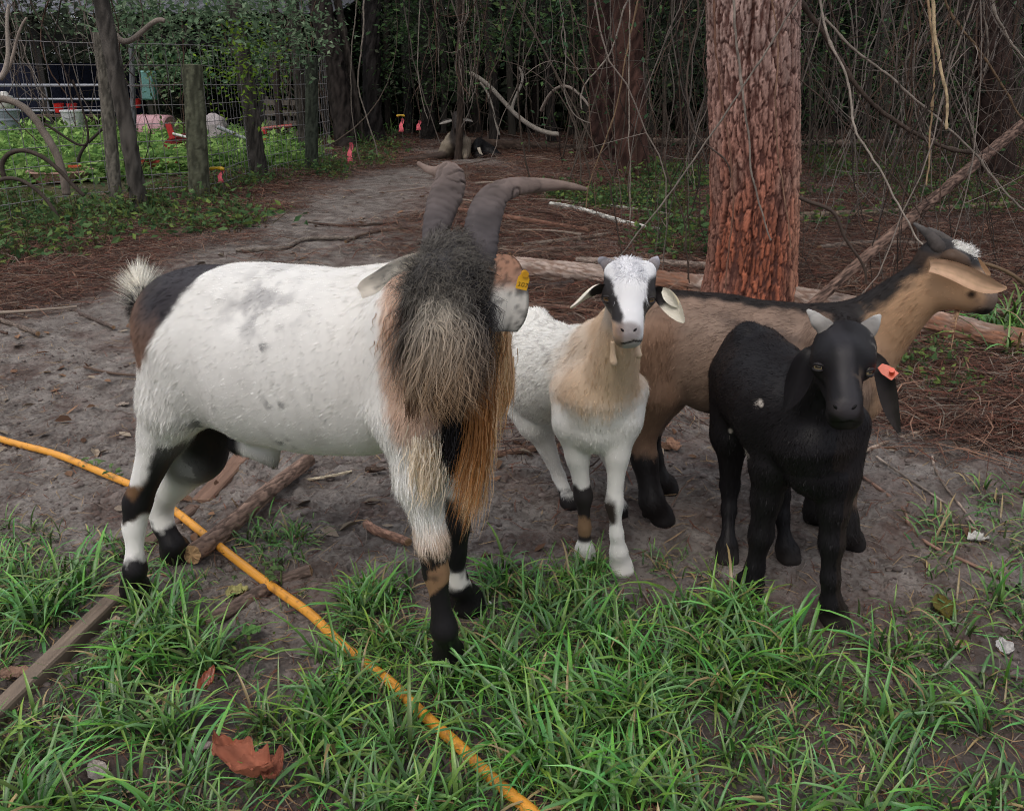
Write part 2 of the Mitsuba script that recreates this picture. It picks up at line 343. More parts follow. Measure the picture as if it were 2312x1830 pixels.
# ---- the white buck
def make_buck():
    g = thing('billy_goat', 'big white bearded billy goat with long dark spreading horns and shaggy grey face', 'goat')
    r = np.random.default_rng(11)
    B = Flesh(0.014); A = at
    rear, front = np.array([-0.97, 2.12, 0]), np.array([-0.12, 1.83, 0])
    X = unit(front - rear); Lt = np.array([-X[1], X[0], 0])           # Lt points away from the camera
    ym = lambda u: float(np.interp(u, [300, 1020], [2.15, 1.82]))
    M = lambda u, v, o=0.0: at(u, v, ym(u) + .95 * o)
    R = lambda px: px * 0.00102
    down = np.array([0, 0, -1.0]); back = -X
    tf = back * 0.85 + down * 0.5
    body = [(880, 800, 178, .78), (800, 822, 196, .80), (700, 815, 204, .84), (590, 800, 203, .84), (500, 775, 176, .84), (435, 742, 134, .86), (402, 730, 92, .95)]
    for a, b in zip(body[:-1], body[1:]):
        B.cone(M(*a[:2]), M(*b[:2]), R(a[2]), R(b[2]), 'torso', lat=Lt, ratio=(a[3] + b[3]) / 2, flow=tf)
    B.cone(M(800, 640), M(900, 640), R(20), R(24), 'torso', flow=tf)
    for s in (-1, 1):
        B.cone(M(420, 698, s * .075), M(362, 752, s * .06), R(64), R(38), 'rump', flow=back * .4 + down)
        B.cone(M(478, 652, s * .11), M(440, 690, s * .105), R(30), R(48), 'torso', flow=tf)          # hip bone
        B.cone(M(900, 735, s * .10), M(935, 930, s * .115), R(75), R(88), 'shoulder', flow=back * .5 + down)
    B.cone(M(940, 800), M(1000, 900), R(140), R(115), 'chest', lat=Lt, ratio=.8, flow=down + back * .3)
    B.cone(M(1010, 880), M(1020, 1000), R(95), R(55), 'chest', lat=Lt, ratio=.8, flow=down + back * .3)
    B.cone(A(1000, 665, 1.73), M(920, 760), R(92), R(150), 'neck', lat=Lt, ratio=.75, flow=down + back * .4)
    B.cone(A(1075, 680, 1.76), A(1085, 860, 1.8), R(62), R(70), 'chest', flow=down)
    # head, looking at the camera and hanging down
    poll, brow, nose, muz = A(1022, 592, 1.67), A(1008, 655, 1.59), A(1002, 770, 1.51), A(1000, 858, 1.47)
    B.cone(brow, poll, .058, .056, 'head'); B.cone(nose, brow, .042, .060, 'head'); B.cone(muz, nose, .033, .042, 'head')
    B.cone(A(1004, 860, 1.53), A(1010, 720, 1.66), .024, .052, 'head')
    # legs
    B.chain([M(425, 780, -.085), M(396, 905, -.095), M(368, 975, -.09)], [R(112), R(80), R(50)], 'thigh')
    leg(B, [M(368, 975, -.09), A(310, 1135, 2.04), A(303, 1190, 2.03), A(305, 1285, 2.0), gnd(314, 1352)], [R(50), R(27), R(20), R(21)], X, .0205, 'hind_near')
    B.chain([M(445, 790, .085), M(452, 930, .085), M(440, 1020, .08)], [R(112), R(92), R(74)], 'thigh_far')
    leg(B, [M(440, 1020, .08), A(360, 1140, 2.25), A(368, 1185, 2.24), A(392, 1232, 2.22), gnd(404, 1262)], [R(74), R(28), R(20), R(21)], X, .0205, 'hind_far')
    leg(B, [M(935, 930, -.115), A(947, 1080, 1.72), A(975, 1222, 1.70), A(984, 1290, 1.70), A(1003, 1420, 1.69), gnd(1020, 1512)], [R(80), R(47), R(28), R(20), R(22)], X * .7 - Lt * .6, .0215, 'fore_near')
    leg(B, [M(1000, 960, .10), A(1014, 1090, 1.95), A(1027, 1185, 1.95), A(1026, 1240, 1.95), A(1032, 1320, 1.95), gnd(1060, 1380)], [R(66), R(37), R(30), R(22), R(23)], X * .7 - Lt * .6, .0215, 'fore_far')
    # sheath
    B.cone(M(540, 1000, -.01), M(605, 1020, -.01), R(28), R(20), 'torso', flow=down); B.cone(M(605, 1025, -.01), M(618, 1046, -.01), R(15), R(8), 'sheath', flow=down)
    def SZ(v):                                                          # coordinates along the body and up
        return (v - rear) @ X, v[:, 2]
    def line(u0, v0, u1, v1, v, o=-.16):                               # > 0 on the tail side of a line across the flank
        p, q = M(u0, v0, o), M(u1, v1, o)
        s, z = SZ(v); a, b = SZ(np.array([p, q]))
        return ((s - a[0]) * (b[1] - b[0]) - (z - b[0]) * (a[1] - a[0])) / math.hypot(a[1] - a[0], b[1] - b[0])
    def col(v, w, n):
        wob = (fbm(v, 30, 3, 1) - .5) * .05
        c = np.tile(lin(240, 238, 233), (len(v), 1)) * (0.93 + .12 * fbm(v, 9, 3, 3))[:, None]
        s, z = SZ(v)
        def mix(k, colr):
            nonlocal c; k = np.clip(k, 0, 1)[:, None]; c = c * (1 - k) + np.asarray(colr) * k
        # grey dirt on the flank
        d = np.linalg.norm(np.stack([s - SZ(M(590, 690, -.15)[None])[0], (z - M(590, 690, -.15)[2]) * 1.6], 1), axis=1)
        mix(.55 * sstep(.17, .03, d) * sstep(.35, .62, fbm(v, 30, 4, 9)), lin(120, 118, 122)); mix(.22 * sstep(.5, .72, fbm(v, 13, 4, 19)) * sstep(.85, .5, z), lin(132, 124, 116))
        sp = fbm(v, 45, 2, 17)
        for (u, vv, rr) in ((530, 915, .05), (650, 900, .05), (440, 965, .06), (610, 770, .04), (640, 1000, .04)):
            q = M(u, vv, -.16); d = np.hypot(s - SZ(q[None])[0], z - q[2])
            mix(.8 * sstep(rr, 0, d) * sstep(.55, .66, sp), lin(60, 60, 62))
        # tan shoulder and chest
        front_of = SZ(M(866, 700, -.15)[None])[0]; lo = M(940, 960, -.15)[2]
        k = sstep(-.01, .03, s - front_of + wob + .35 * np.minimum(0, (z - lo) - .10)) * sstep(-.05, .02, z - lo + wob)
        mix(k * .85, lin(205, 168, 142))
        mix(.7 * w['chest'], lin(206, 164, 120))
        # rump patch
        k = sstep(-.008, .008, line(449, 590, 372, 770, v) + wob * .5) * sstep(.0, .015, z - M(320, 790, -.1)[2] + wob + .25 * (s - .06))
        brown = sstep(.10, .0, z - M(340, 735, -.1)[2] + wob + .3 * (s - .10))[:, None]
        kk = np.clip(k, 0, 1)[:, None]; c = c * (1 - kk) + (lin(52, 48, 52) * (1 - brown) + lin(128, 100, 84) * brown) * kk
        # black inner thigh and groin, black belly line behind the sheath
        inn = w['thigh_far'] * sstep(-.12, .0, (M(432, 950)[2] - z) + wob * 1.5)
        mix(inn * 1.3, BLACK)
        zb = M(500, 968)[2]
        mix(sstep(.03, .0, z - zb + wob) * (w['torso'] + w['thigh_far'] > .5) * sstep(0, -.03, s - SZ(M(548, 1000, -.05)[None])[0]) * sstep(.1, .2, s), BLACK)
        # legs
        zz = z + wob * 1.5
        hn, hf, fn, ff = w['hind_near'], w['hind_far'], w['fore_near'], w['fore_far']
        zk = lambda u, vv, y: at(u, vv, y)[2]
        a, b, d = zk(300, 1085, 2.03), zk(300, 1165, 2.03), zk(300, 1250, 2.02)
        mix(hn * sstep(.012, -.012, zz - a) * sstep(-.01, .01, zz - b), lin(150, 112, 78) * .55 + BLACK * .45)
        mix(hn * sstep(.03, 0, zz - zk(300, 1125, 2.03)) * sstep(-.01, .01, zz - b), BLACK)
        tl = (z - at(310, 1135, 2.04)[2]) / (M(368, 975, -.09)[2] - at(310, 1135, 2.04)[2]); sx = SZ((at(310, 1135, 2.04) + 0 * M(0, 0))[None])[0] + np.clip(tl, 0, 1) * (SZ(M(368, 975, -.09)[None])[0] - SZ(at(310, 1135, 2.04)[None])[0])
        mix((hn + .8 * w['thigh']) * sstep(.004, .022, s - sx + wob * .6 - .010 * tl) * sstep(1.05, .85, tl + wob * 4) * sstep(-.1, .05, tl), BLACK)
        mix(hn * sstep(.012, -.012, zz - d), BLACK)
        mix(hf * sstep(.012, -.012, zz - zk(365, 1185, 2.24)), BLACK)
        mix(fn * sstep(.05, -.02, zz - zk(970, 1200, 1.7)) * .55, lin(196, 150, 104))
        mix(fn * sstep(.012, -.012, zz - zk(970, 1238, 1.7)), BLACK)
        mix(fn * sstep(.012, -.012, zz - zk(970, 1238, 1.7)) * sstep(.62, .72, fbm(v, 22, 2, 31)) * sstep(.12, .2, z), lin(150, 118, 90))
        mix(ff * sstep(.03, -.02, zz - zk(1027, 1110, 1.95)), BLACK)
        ws = zk(1030, 1300, 1.95)
        mix(ff * sstep(.03, .01, np.abs(zz - ws)) * sstep(.45, .6, fbm(v, 25, 2, 5)), lin(225, 220, 210))
        # black stripe down the middle of the chest
        dd = np.linalg.norm((v - at(1035, 960, 1.72))[:, [0, 2]] * [1.0, .45], axis=1)
        mix((w['chest'] + w['fore_far'] > .4) * sstep(.07, .04, dd + wob), BLACK)
        mix(w['head'], lin(62, 60, 62)); mix(w['head'] * sstep(.30, .16, (v[:, 2] - muz[2]) / (poll[2] - muz[2])), lin(66, 47, 38)); mix(w['sheath'] * 1.2, lin(92, 86, 82))
        mix(sstep(.05, .015, z) * (hn + hf + fn + ff), lin(30, 28, 27))
        return c
    def ln(v, w, n):
        L = np.full(len(v), .0145)
        L = L + .012 * w['neck'] + .02 * w['chest'] + .010 * (w['thigh'] + w['rump'])
        L = L - .012 * (w['hind_near'] + w['hind_far'] + w['fore_near'] + w['fore_far']) * sstep(.45, .3, v[:, 2])
        L = L + .018 * w['fore_near'] * sstep(.25, .35, v[:, 2])
        return L * sstep(.02, .06, v[:, 2])
    def sculpt(v, n):
        near = sstep(.1, .5, -n[:, 1])
        def dent(u, vv, rs, rz, dep):
            q = M(u, vv, -.16); s_, z = SZ(v); return -dep * near * np.exp(-((s_ - SZ(q[None])[0]) / rs) ** 2 - ((z - q[2]) / rz) ** 2)
        s_, z = SZ(v)
        d = dent(545, 690, .055, .050, .020) + dent(470, 880, .025, .10, .010) + dent(868, 900, .022, .11, .012) + dent(830, 700, .03, .06, .008) - dent(497, 668, .022, .022, .010) - dent(915, 800, .05, .10, .008)
        a, b = SZ(M(600, 700, -.16)[None])[0], SZ(M(820, 700, -.16)[None])[0]
        rib = near * sstep(a - .05, a + .03, s_) * sstep(b + .02, b - .05, s_) * sstep(M(700, 950, -.16)[2], M(700, 880, -.16)[2], z) * sstep(M(700, 640)[2], M(700, 700)[2], z)
        return d + 0.0007 * rib * np.sin((s_ + .25 * z) * 2 * np.pi / .042)
    v, f, n, c, w = finish(g, B, col, ln, 95000, .0017, .006, sculpt=sculpt, names=['thigh_far'])
    cam_dn = np.array([0, 0, -1.0])
    fwd = unit(muz - poll); face_n = unit(np.cross(np.cross(fwd, [0, 0, 1]), fwd)); face_n = unit(-Lt * .2 + np.array([0, -1, .25]))
    sideh = unit(np.cross(fwd, face_n))
    # horns: dark, ringed, sweeping up, back and outwards
    hc0, hc1 = lin(72, 68, 70), lin(122, 106, 98)
    for path, rad, flat, ref, sd in (
        ([A(970, 598, 1.68), A(981, 530, 1.73), A(1000, 460, 1.80), A(1016, 410, 1.87), A(1014, 386, 1.93), A(988, 388, 2.00), A(964, 381, 2.04), A(944, 368, 2.06)], [.017, .024, .030, .034, .031, .019, .011, .005], [.9, .75, .62, .6, .7, .9, 1, 1], [1, .25, 0], 3),
        ([A(1076, 595, 1.66), A(1085, 535, 1.69), A(1096, 482, 1.74), A(1116, 444, 1.79), A(1152, 424, 1.83), A(1190, 419, 1.86), A(1258, 418, 1.89), A(1325, 428, 1.90)], [.034, .0345, .034, .030, .0235, .0185, .011, .004], [.66, .62, .6, .62, .7, .8, .9, 1], [1, .25, .3], 8)):
        hv, hf, hcx = horn_mesh(path, rad, flat, ref, n=200, sides=36, rings=.10, col0=hc0, col1=hc1, seed=sd, freq=330)
        put(f'{g}__horn', mikit.ply((hv, hf), 'mat_matte', smooth=True, color=hcx))
    # ears
    ev, ef, _, _, _ = ear_mesh([A(965, 585, 1.66), A(925, 590, 1.64), A(885, 605, 1.62), A(850, 632, 1.60), A(815, 660, 1.60)], [.012, .015, .0145, .0175, .012], [.2, .05, 1], cup=-.3, th=.006)
    ec = np.tile(lin(226, 220, 208), (len(ev), 1)); d = fbm(ev, 60, 3, 4)
    und = np.arange(len(ev)) < len(ev) // 2
    ec = lin(222, 214, 200) * (0.75 + .45 * d)[:, None] * (1 - .55 * sstep(.55, .7, fbm(ev, 110, 3, 5)))[:, None]
    put(f'{g}__ear', mikit.ply((ev, ef), 'mat_fur', smooth=True, color=ec), 'drooping white ear with mottled underside')
    ev, ef, _, _, _ = ear_mesh([A(1128, 582, 1.64), A(1146, 600, 1.61), A(1151, 645, 1.58), A(1149, 690, 1.57), A(1142, 728, 1.57), A(1138, 746, 1.575)], [.014, .021, .029, .035, .034, .024], [1, .12, .22], cup=.14, th=.006)
    t = (A(1150, 600, 1.66)[2] - ev[:, 2]) / .14
    ec = lin(140, 104, 84) + (lin(196, 193, 186) - lin(140, 104, 84)) * sstep(0.08, .25, t)[:, None]
    ec = ec * (1 - .6 * sstep(.48, .62, fbm(ev * [1, 1, .6], 120, 3, 6)))[:, None]
    rim = np.tile(np.abs(np.linspace(-1, 1, 11)) > .95, len(ev) // 11); rim[24 * 11 - 11:24 * 11] = rim[-11:] = True
    ec[rim] = ec[rim] * .25
    put(f'{g}__ear', mikit.ply((ev, ef), 'mat_fur', smooth=True, color=ec), 'mottled white ear with a tan base')
    # shaggy mop, long face hair and beard
    hd = (w['head'] > .45)
    fm = hd[f].all(1)
    def grow(mask_fn, N, L, W, c0, c1, dvec, fall, segs=5, curl=.2, lift=.75, wave=.012, r=r):
        dens = mask_fn(v) * 1.0
        tri, b = scatter(v, f, N, dens, r)
        root = np.einsum('nk,nkj->nj', b, v[tri]); nn = unit(np.einsum('nk,nkj->nj', b, n[tri]))
        if callable(dvec): dv = dvec(root); dt = dv - nn * np.minimum(0, np.einsum('nk,nk->n', nn, dv))[:, None]
        else: dt = dvec - nn * np.minimum(0, nn @ dvec)[:, None]
        d0 = unit(nn * lift + dt)
        Lv = L(root) if callable(L) else np.full(N, L)
        c0v = c0(root) if callable(c0) else c0
        c1v = c1(root) if callable(c1) else c1
        lock = np.stack([fbm(root, 35, 2, s) - .5 for s in (1, 2, 3)], 1)
        return long_hair(root, d0 + lock * 1.1, np.asarray(fall) + lock * .25, Lv, W, segs, c0v, c1v, nn, r, curl, wave)
    zf = lambda p: (p[:, 2] - muz[2]) / (poll[2] - muz[2])
    lat_h = lambda p: ((p - brow) @ np.array([1.0, 0, 0]))
    grey, dark, tan, brown = lin(160, 152, 140), lin(38, 37, 40), lin(176, 138, 96), lin(74, 56, 44)
    def face_c0(p):
        z = zf(p); x = np.abs(lat_h(p) + .01)
        k = sstep(.055, .006, x + .03 * (fbm(p, 40, 2, 8) - .5))[:, None] * sstep(1.02, .85, z)[:, None]
        return dark * (1 - k) + grey * k
    def face_c1(p):
        z = zf(p); x = np.abs(lat_h(p) + .01)
        k = sstep(.062, .0, x + .05 * (fbm(p, 30, 2, 9) - .5))[:, None]
        low = sstep(.92, .42, z + .12 * (fbm(p, 40, 2, 13) - .5))[:, None]
        up = dark * 1.6 * (1 - k) + grey * k
        dn = brown * (1 - .55 * k) + tan * .55 * k
        return up * (1 - low) + dn * low
    parts = []
    headm = lambda p: np.clip(w['head'] * 1.6 - .5, 0, 1) * (0.4 + ((p - poll) @ np.array([0, -1, 0]) > -.03))
    def face_len(q):
        L = (.05 + .07 * sstep(.95, .55, zf(q))) * (.55 + .75 * fbm(q, 50, 2, 61)) * (.16 + .84 * sstep(.08, .5, zf(q)))
        return np.minimum(L, np.maximum(q[:, 2] - muz[2], 0) * .80 + .034)
    parts.append(grow(lambda p: headm(p) * (zf(p) > .02) * (zf(p) < .99), 13000, face_len, .0016, face_c0, face_c1, lambda q: np.stack([-(q[:, 0] - brow[0]) * 5 * sstep(.9, .5, zf(q)), 0 * q[:, 0] - .14, 0 * q[:, 0] - .9], 1), [0, .14, -.5], 6, .20, .16, .026))
    put(f'{g}__face_hair', ply_n(*joinN(parts), 'mat_fur'), 'long grey and brown hair hanging over the face')
    mop = grow(lambda p: headm(p) * (zf(p) > .80), 3000, lambda q: (.026 + .034 * r.random(len(q))) * (1 - .45 * sstep(1.02, 1.2, zf(q))), .0012, dark * .6, lin(150, 142, 130) * .5 + dark * .5, np.array([0, -.40, -.15]), [0, -.15, -.40], 5, .75, .55, .020)
    put(f'{g}__forelock', ply_n(*mop, 'mat_fur'), 'frizzy black topknot between the horns')
    chin = grow(lambda p: np.clip(w['head'], 0, 1) * (zf(p) < .22), 1100, lambda q: .022 + .022 * r.random(len(q)), .0016, brown * .55, brown * .8, np.array([0, 0, -.9]), [0, .15, -.5], 5, .1)
    # beard of orange hair at the throat and chest
    def strands(boxes, N, L, W, c0, c1, fall, segs=6):
        out = []
        for (p0, p1, spr, Nn, Lc, ca, cb) in boxes:
            tt = r.random(Nn)[:, None]; root = p0 + (p1 - p0) * tt + r.normal(size=(Nn, 3)) * spr
            o = unit(np.stack([r.normal(size=Nn) * .6, -np.ones(Nn), r.normal(size=Nn) * .2], 1))
            lock = np.stack([fbm(root, 45, 2, s) - .5 for s in (4, 5, 6)], 1)
            Lr = Lc * (.30 + .80 * r.random(Nn))
            out.append(long_hair(root, np.array([0, -.12, -1.0]) + lock * .3, np.array([-.20, .05, -.25]) + lock * .3, Lr, W, segs, ca, cb, o, r, .05, .008))
        return out
    orange, pale = lin(182, 126, 76), lin(222, 188, 146)
    bb = strands([(A(1090, 850, 1.68), A(1078, 905, 1.64), .009, 1500, .19, orange * .75, orange), (A(1108, 830, 1.70), A(1098, 900, 1.67), .009, 900, .18, pale, pale), (A(1085, 930, 1.64), A(1090, 970, 1.65), .007, 900, .16, orange * .8, pale * .9),
                  (A(1116, 720, 1.69), A(1122, 860, 1.70), .012, 1300, .10, pale * .9, lin(206, 160, 112)), (A(955, 980, 1.66), A(975, 1060, 1.66), .014, 600, .07, lin(232, 220, 200), lin(226, 206, 176)),
                  (A(905, 700, 1.70), A(915, 860, 1.68), .018, 500, .05, lin(206, 176, 154), lin(196, 164, 138)), (A(930, 880, 1.60), A(945, 900, 1.58), .006, 160, .05, lin(110, 80, 60), lin(96, 66, 48)),
                  (A(1030, 890, 1.66), A(1036, 1010, 1.68), .013, 1300, .07, BLACK, BLACK * 1.5)], 0, 0, .0018, 0, 0, 0)
    put(f'{g}__beard', ply_n(*joinN([chin] + bb), 'mat_fur'), 'long orange brown beard reaching the chest')
    # curly tuft at the left of the jaw
    # tail, curled up over the rump
    tb = spline([M(372, 735, -.02), M(336, 712, -.03), M(318, 676, -.03), M(330, 640, -.02)], 14)
    tv, tfc = tube(tb, np.linspace(.036, .022, 14), 12)
    put(f'{g}__tail', mikit.ply((tv, tfc), 'mat_fur', smooth=True, color=np.tile(BLACK, (len(tv), 1))), 'upturned black tail with white tip')
    tri, b = scatter(tv, tfc, 3200, None, r); root = np.einsum('nk,nkj->nj', b, tv[tri]); nn = unit(np.einsum('nk,nkj->nj', b, vnormals(tv, tfc)[tri]))
    wz = sstep(M(306, 672)[2], M(306, 645)[2], root[:, 2] + .02 * r.normal(size=len(root)))[:, None]
    cc = lin(34, 32, 34) * (1 - wz) + lin(222, 218, 206) * wz
    hair = long_hair(root, nn + np.array([.10, -.1, .9]) * (wz * 1.0) + down * .2 * (1 - wz), np.array([0, 0, -.15]), .020 + .042 * wz[:, 0], .0014, 4, cc, cc, nn, r, .12)
    put(f'{g}__tail_hair', ply_n(*hair, 'mat_fur'))
    # ear tag: a thing of its own
    tg = thing('ear_tag', 'yellow numbered tag clipped to the ear of the bearded billy goat', 'ear tag')
    c0 = A(1181, 634, 1.565); ux = unit(np.array([1, .15, -.28])); uy = unit(np.cross([0, -1, .1], ux)); uz = np.cross(ux, uy)
    if uy[2] < 0: uy = -uy; uz = -uz
    tp = trimesh.creation.extrude_polygon(Polygon([(-.009, -.014), (.009, -.014), (.009, .005), (.005, .011), (-.005, .011), (-.009, .005)]).buffer(.0015), .002)
    Mx = np.stack([ux, uy, uz], 1); tv = np.array(tp.vertices) @ Mx.T + c0
    put(f'{tg}__plate', mikit.ply((tv, tp.faces), 'mat_gloss', color=np.tile(lin(214, 164, 40), (len(tv), 1))))
    st = trimesh.creation.cylinder(.0062, .012, sections=20); sv = np.array(st.vertices) @ Mx.T + c0 + uy * .013 - uz * .0
    put(f'{tg}__stud', mikit.ply((sv, st.faces), 'mat_gloss', color=np.tile(lin(190, 140, 30), (len(sv), 1))))
    tx = meshkit.text_mesh('107', .0075, .0006); tv = np.array(tx.vertices); tv[:, :2] -= tv[:, :2].mean(0)
    zs = 1 if uz[1] < 0 else -1
    Mt = np.stack([ux, uy, np.cross(ux, uy)], 1) if zs > 0 else np.stack([ux, uy, -uz], 1)
    tv = tv @ Mt.T + c0 - uy * .006 + (uz * .0022 if zs > 0 else -uz * .0008)
    put(f'{tg}__digits', mikit.ply((tv, tx.faces), 'mat_matte', color=np.tile(lin(60, 44, 16), (len(tv), 1))))

# ---- the three others share this face builder
def face(B, poll, brow, nose, muz, rp, rb, rn, rm, eyes, er, jaw=None, side=None, chin_r=None):
    """head from the poll to the muzzle with brow ridges over the eyes"""
    B.cone(brow, poll, rb, rp, 'head'); B.cone(nose, brow, rn, rb * .92, 'head'); B.cone(muz, nose, rm, rn, 'head')
    fwd = unit(muz - brow)
    if jaw is not None: B.cone(muz + jaw[0], brow + jaw[1], rm * .72, rb * .72, 'jaw', flow=-fwd)
    for e in eyes:
        B.cone(e + unit(brow - e) * er * 1.1, e + unit(poll - e) * er * .7, er * 1.25, er * 1.2, 'orbit', flow=-fwd)
def add_eyes(g, eyes, looks, r, iris, lid):
    for e, l in zip(eyes, looks):
        l = unit(l); v, f, c = eye_ball(e, l, r, iris)
        k = put(f'{g}__eye', mikit.ply((v, f), 'mat_wet', smooth=True, color=c))
        s = unit(np.cross([0, 0, 1], l)); u = np.cross(l, s); a = np.linspace(-1.25, 1.25, 13)
        for q, rr in ((1, .34), (-1, .28)):
            p = e + l * r * (.42 + .55 * np.cos(a))[:, None] + s * (r * 1.12 * np.sin(a))[:, None] + u * (q * r * .62 * np.cos(a) ** .8)[:, None]
            tv, tf = tube(p, r * rr * np.sin(np.linspace(.25, np.pi - .25, 13)), 8)
            put(f'{k}__eyelid', mikit.ply((tv, tf), 'mat_fur', smooth=True, color=np.tile(lid, (len(tv), 1))))
def add_nostrils(g, v, n, uvs, size, tone):
    for k, p in enumerate(on_skin(v, n, uvs, .001)):
        m = trimesh.creation.icosphere(2, 1.0); q = np.array(m.vertices) * [size * 1.15, size * .5, size * .42]; a = (.75 if k else -.75)
        q = q @ np.array([[math.cos(a), 0, math.sin(a)], [0, 1, 0], [-math.sin(a), 0, math.cos(a)]]) + p
        put(f'{g}__nostril', mikit.ply((q, m.faces), 'mat_fur', smooth=True, color=np.tile(tone, (len(q), 1))))
def on_skin(v, n, uvs, sink):
    """the points of the skin that face the photograph's viewpoint at these pixels, sunk a little"""
    out = []
    for (a, b) in uvs:
        d = unit(ray(a, b)); q = v - [0, 0, EYE]; along = q @ d
        off = np.linalg.norm(q - along[:, None] * d, axis=1)
        off = off + .05 * along + 10 * ((n @ d) > .35)
        i = np.argmin(off); out.append(v[i] - n[i] * sink)
    return out

def make_white():
    g = thing('young_goat', 'white goat with black eye patches, tan neck and wattles, beside the billy goat', 'goat')
    r = np.random.default_rng(12); B = Flesh(0.010); A = at
    rear, front = A(1190, 800, 2.78), A(1350, 900, 2.24)
    X = front - rear; X[2] = 0; X = unit(X); Lt = np.array([-X[1], X[0], 0])
    R = lambda px, y=2.2: px * y / FOCAL * 1.03
    dn = np.array([0, 0, -1.0]); tf = -X * .8 + dn * .6
    B.cone(A(1345, 850, 2.32), A(1300, 838, 2.45), R(92, 2.32), R(98, 2.45), 'torso', lat=Lt, ratio=.84, flow=tf)
    B.cone(A(1300, 838, 2.45), A(1235, 838, 2.62), R(98, 2.45), R(112, 2.62), 'torso', lat=Lt, ratio=.9, flow=tf)
    B.cone(A(1235, 838, 2.62), A(1180, 800, 2.78), R(112, 2.62), R(92, 2.78), 'torso', lat=Lt, ratio=.9, flow=tf)
    B.cone(A(1205, 735, 2.72), A(1150, 775, 2.82), R(40, 2.72), R(50, 2.8), 'torso', flow=tf)
    B.cone(A(1360, 780, 2.30), A(1290, 800, 2.48), R(62, 2.3), R(52, 2.48), 'torso', flow=tf)
    B.cone(A(1350, 895, 2.24), A(1348, 955, 2.24), R(86, 2.24), R(70, 2.24), 'chest', lat=Lt, ratio=1.0, flow=dn)
    B.cone(A(1412, 705, 2.09), A(1372, 880, 2.225), R(42, 2.10), R(70, 2.22), 'neck', flow=dn - X * .2)
    B.cone(A(1415, 690, 2.16), A(1360, 790, 2.30), R(36, 2.1), R(60, 2.3), 'neck', flow=dn - X * .5)
    poll, brow, nose, muz = A(1422, 632, 2.10), A(1420, 668, 2.03), A(1419, 724, 1.965), A(1418, 752, 1.94)
    eyes = [A(1371, 675, 2.05), A(1469, 678, 2.05)]
    face(B, poll, brow, nose, muz, R(44), R(43), R(26), R(22), eyes, R(10), jaw=(np.array([0, .03, -.008]), np.array([0, .06, -.055])))
    B.cone(A(1384, 612, 2.10), A(1390, 655, 2.075), R(17), R(20), 'head'); B.cone(A(1462, 612, 2.10), A(1451, 655, 2.075), R(17), R(20), 'head')
    for u in (1407, 1430): B.cone(A(u, 747, 1.925), A(u, 755, 1.922), R(9), R(10), 'snout')
    B.cone(A(1407, 766, 1.945), A(1430, 766, 1.945), R(11), R(11), 'snout')
    # legs
    F2 = np.array([.25, -1, 0])
    B.chain([A(1285, 880, 2.30), A(1292, 955, 2.26)], [R(48), R(44)], 'shoulder', flow=dn)
    B.chain([A(1425, 880, 2.26), A(1408, 950, 2.22)], [R(42), R(42)], 'shoulder', flow=dn)
    leg(B, [A(1292, 955, 2.26), A(1304, 1030, 2.25), A(1317, 1120, 2.24), A(1320, 1190, 2.24), A(1320, 1235, 2.24), gnd(1322, 1266)], [R(42), R(25), R(18.5), R(11.5), R(15)], F2, .0145, 'fore_left')
    leg(B, [A(1408, 950, 2.22), A(1394, 1030, 2.20), A(1387, 1135, 2.18), A(1392, 1205, 2.17), A(1397, 1245, 2.17), gnd(1405, 1295)], [R(40), R(24), R(17.5), R(12.5), R(17)], F2 + [.3, 0, 0], .0168, 'fore_right')
    B.chain([A(1160, 830, 2.74), A(1210, 950, 2.64)], [R(80, 2.7), R(46, 2.6)], 'thigh', flow=dn)
    leg(B, [A(1210, 950, 2.64), A(1262, 1075, 2.66), A(1272, 1100, 2.64), A(1283, 1130, 2.60), gnd(1290, 1146)], [R(40), R(15), R(11.5), R(13)], F2, .0145, 'hind_left')
    B.chain([A(1300, 850, 2.68), A(1350, 960, 2.6)], [R(70, 2.7), R(44, 2.6)], 'thigh', flow=dn)
    leg(B, [A(1350, 960, 2.6), A(1388, 1060, 2.62), A(1390, 1100, 2.58), A(1392, 1140, 2.52), gnd(1396, 1165)], [R(44), R(17), R(14), R(15)], F2, .0155, 'hind_right')
    tan = lin(220, 190, 158)
    def col(v, w, n):
        wob = (fbm(v, 35, 3, 2) - .5) * .04
        c = np.tile(lin(238, 236, 230), (len(v), 1)) * (.9 + .16 * fbm(v, 10, 3, 3))[:, None]
        def mix(k, colr):
            nonlocal c; k = np.clip(k, 0, 1)[:, None]; c = c * (1 - k) + np.asarray(colr) * k
        x, y, z = v.T
        mix(.5 * w['torso'] * sstep(.56, .7, fbm(v * [1, 1, 1.5], 55, 3, 21)), lin(140, 134, 128))
        top, bot = A(1380, 740, 2.2)[2], A(1345, 930, 2.16)[2]
        kn = (w['neck'] + w['chest'] * 1.0 + w['shoulder'] * .7) * sstep(bot - .05, bot + .04, z + wob * 2.2 - .22 * np.abs(x - A(1330, 900, 2.2)[0]) * (x > A(1380, 900, 2.2)[0]))
        mix(kn * .92 * sstep(2.36, 2.28, y), tan)
        mix(w['torso'] * sstep(2.40, 2.28, y + wob) * sstep(bot, bot + .04, z) * .7, tan)
        # face
        hd = w['head'] + w['jaw'] + w['orbit'] + w['snout']
        dx = x - brow[0]
        zz = (z - muz[2]) / (poll[2] - muz[2])
        blk = hd * sstep(.026, .034, np.abs(dx) + wob * .5 + .012 * sstep(.9, .6, zz) - .008) * sstep(.22, .34, zz + wob) * sstep(1.25, 1.1, zz)
        mix(hd, lin(236, 236, 238))
        mix(hd * sstep(.020, .03, np.abs(dx)) * sstep(.5, .2, zz + wob), lin(190, 160, 134))
        mix(blk, lin(48, 45, 46))
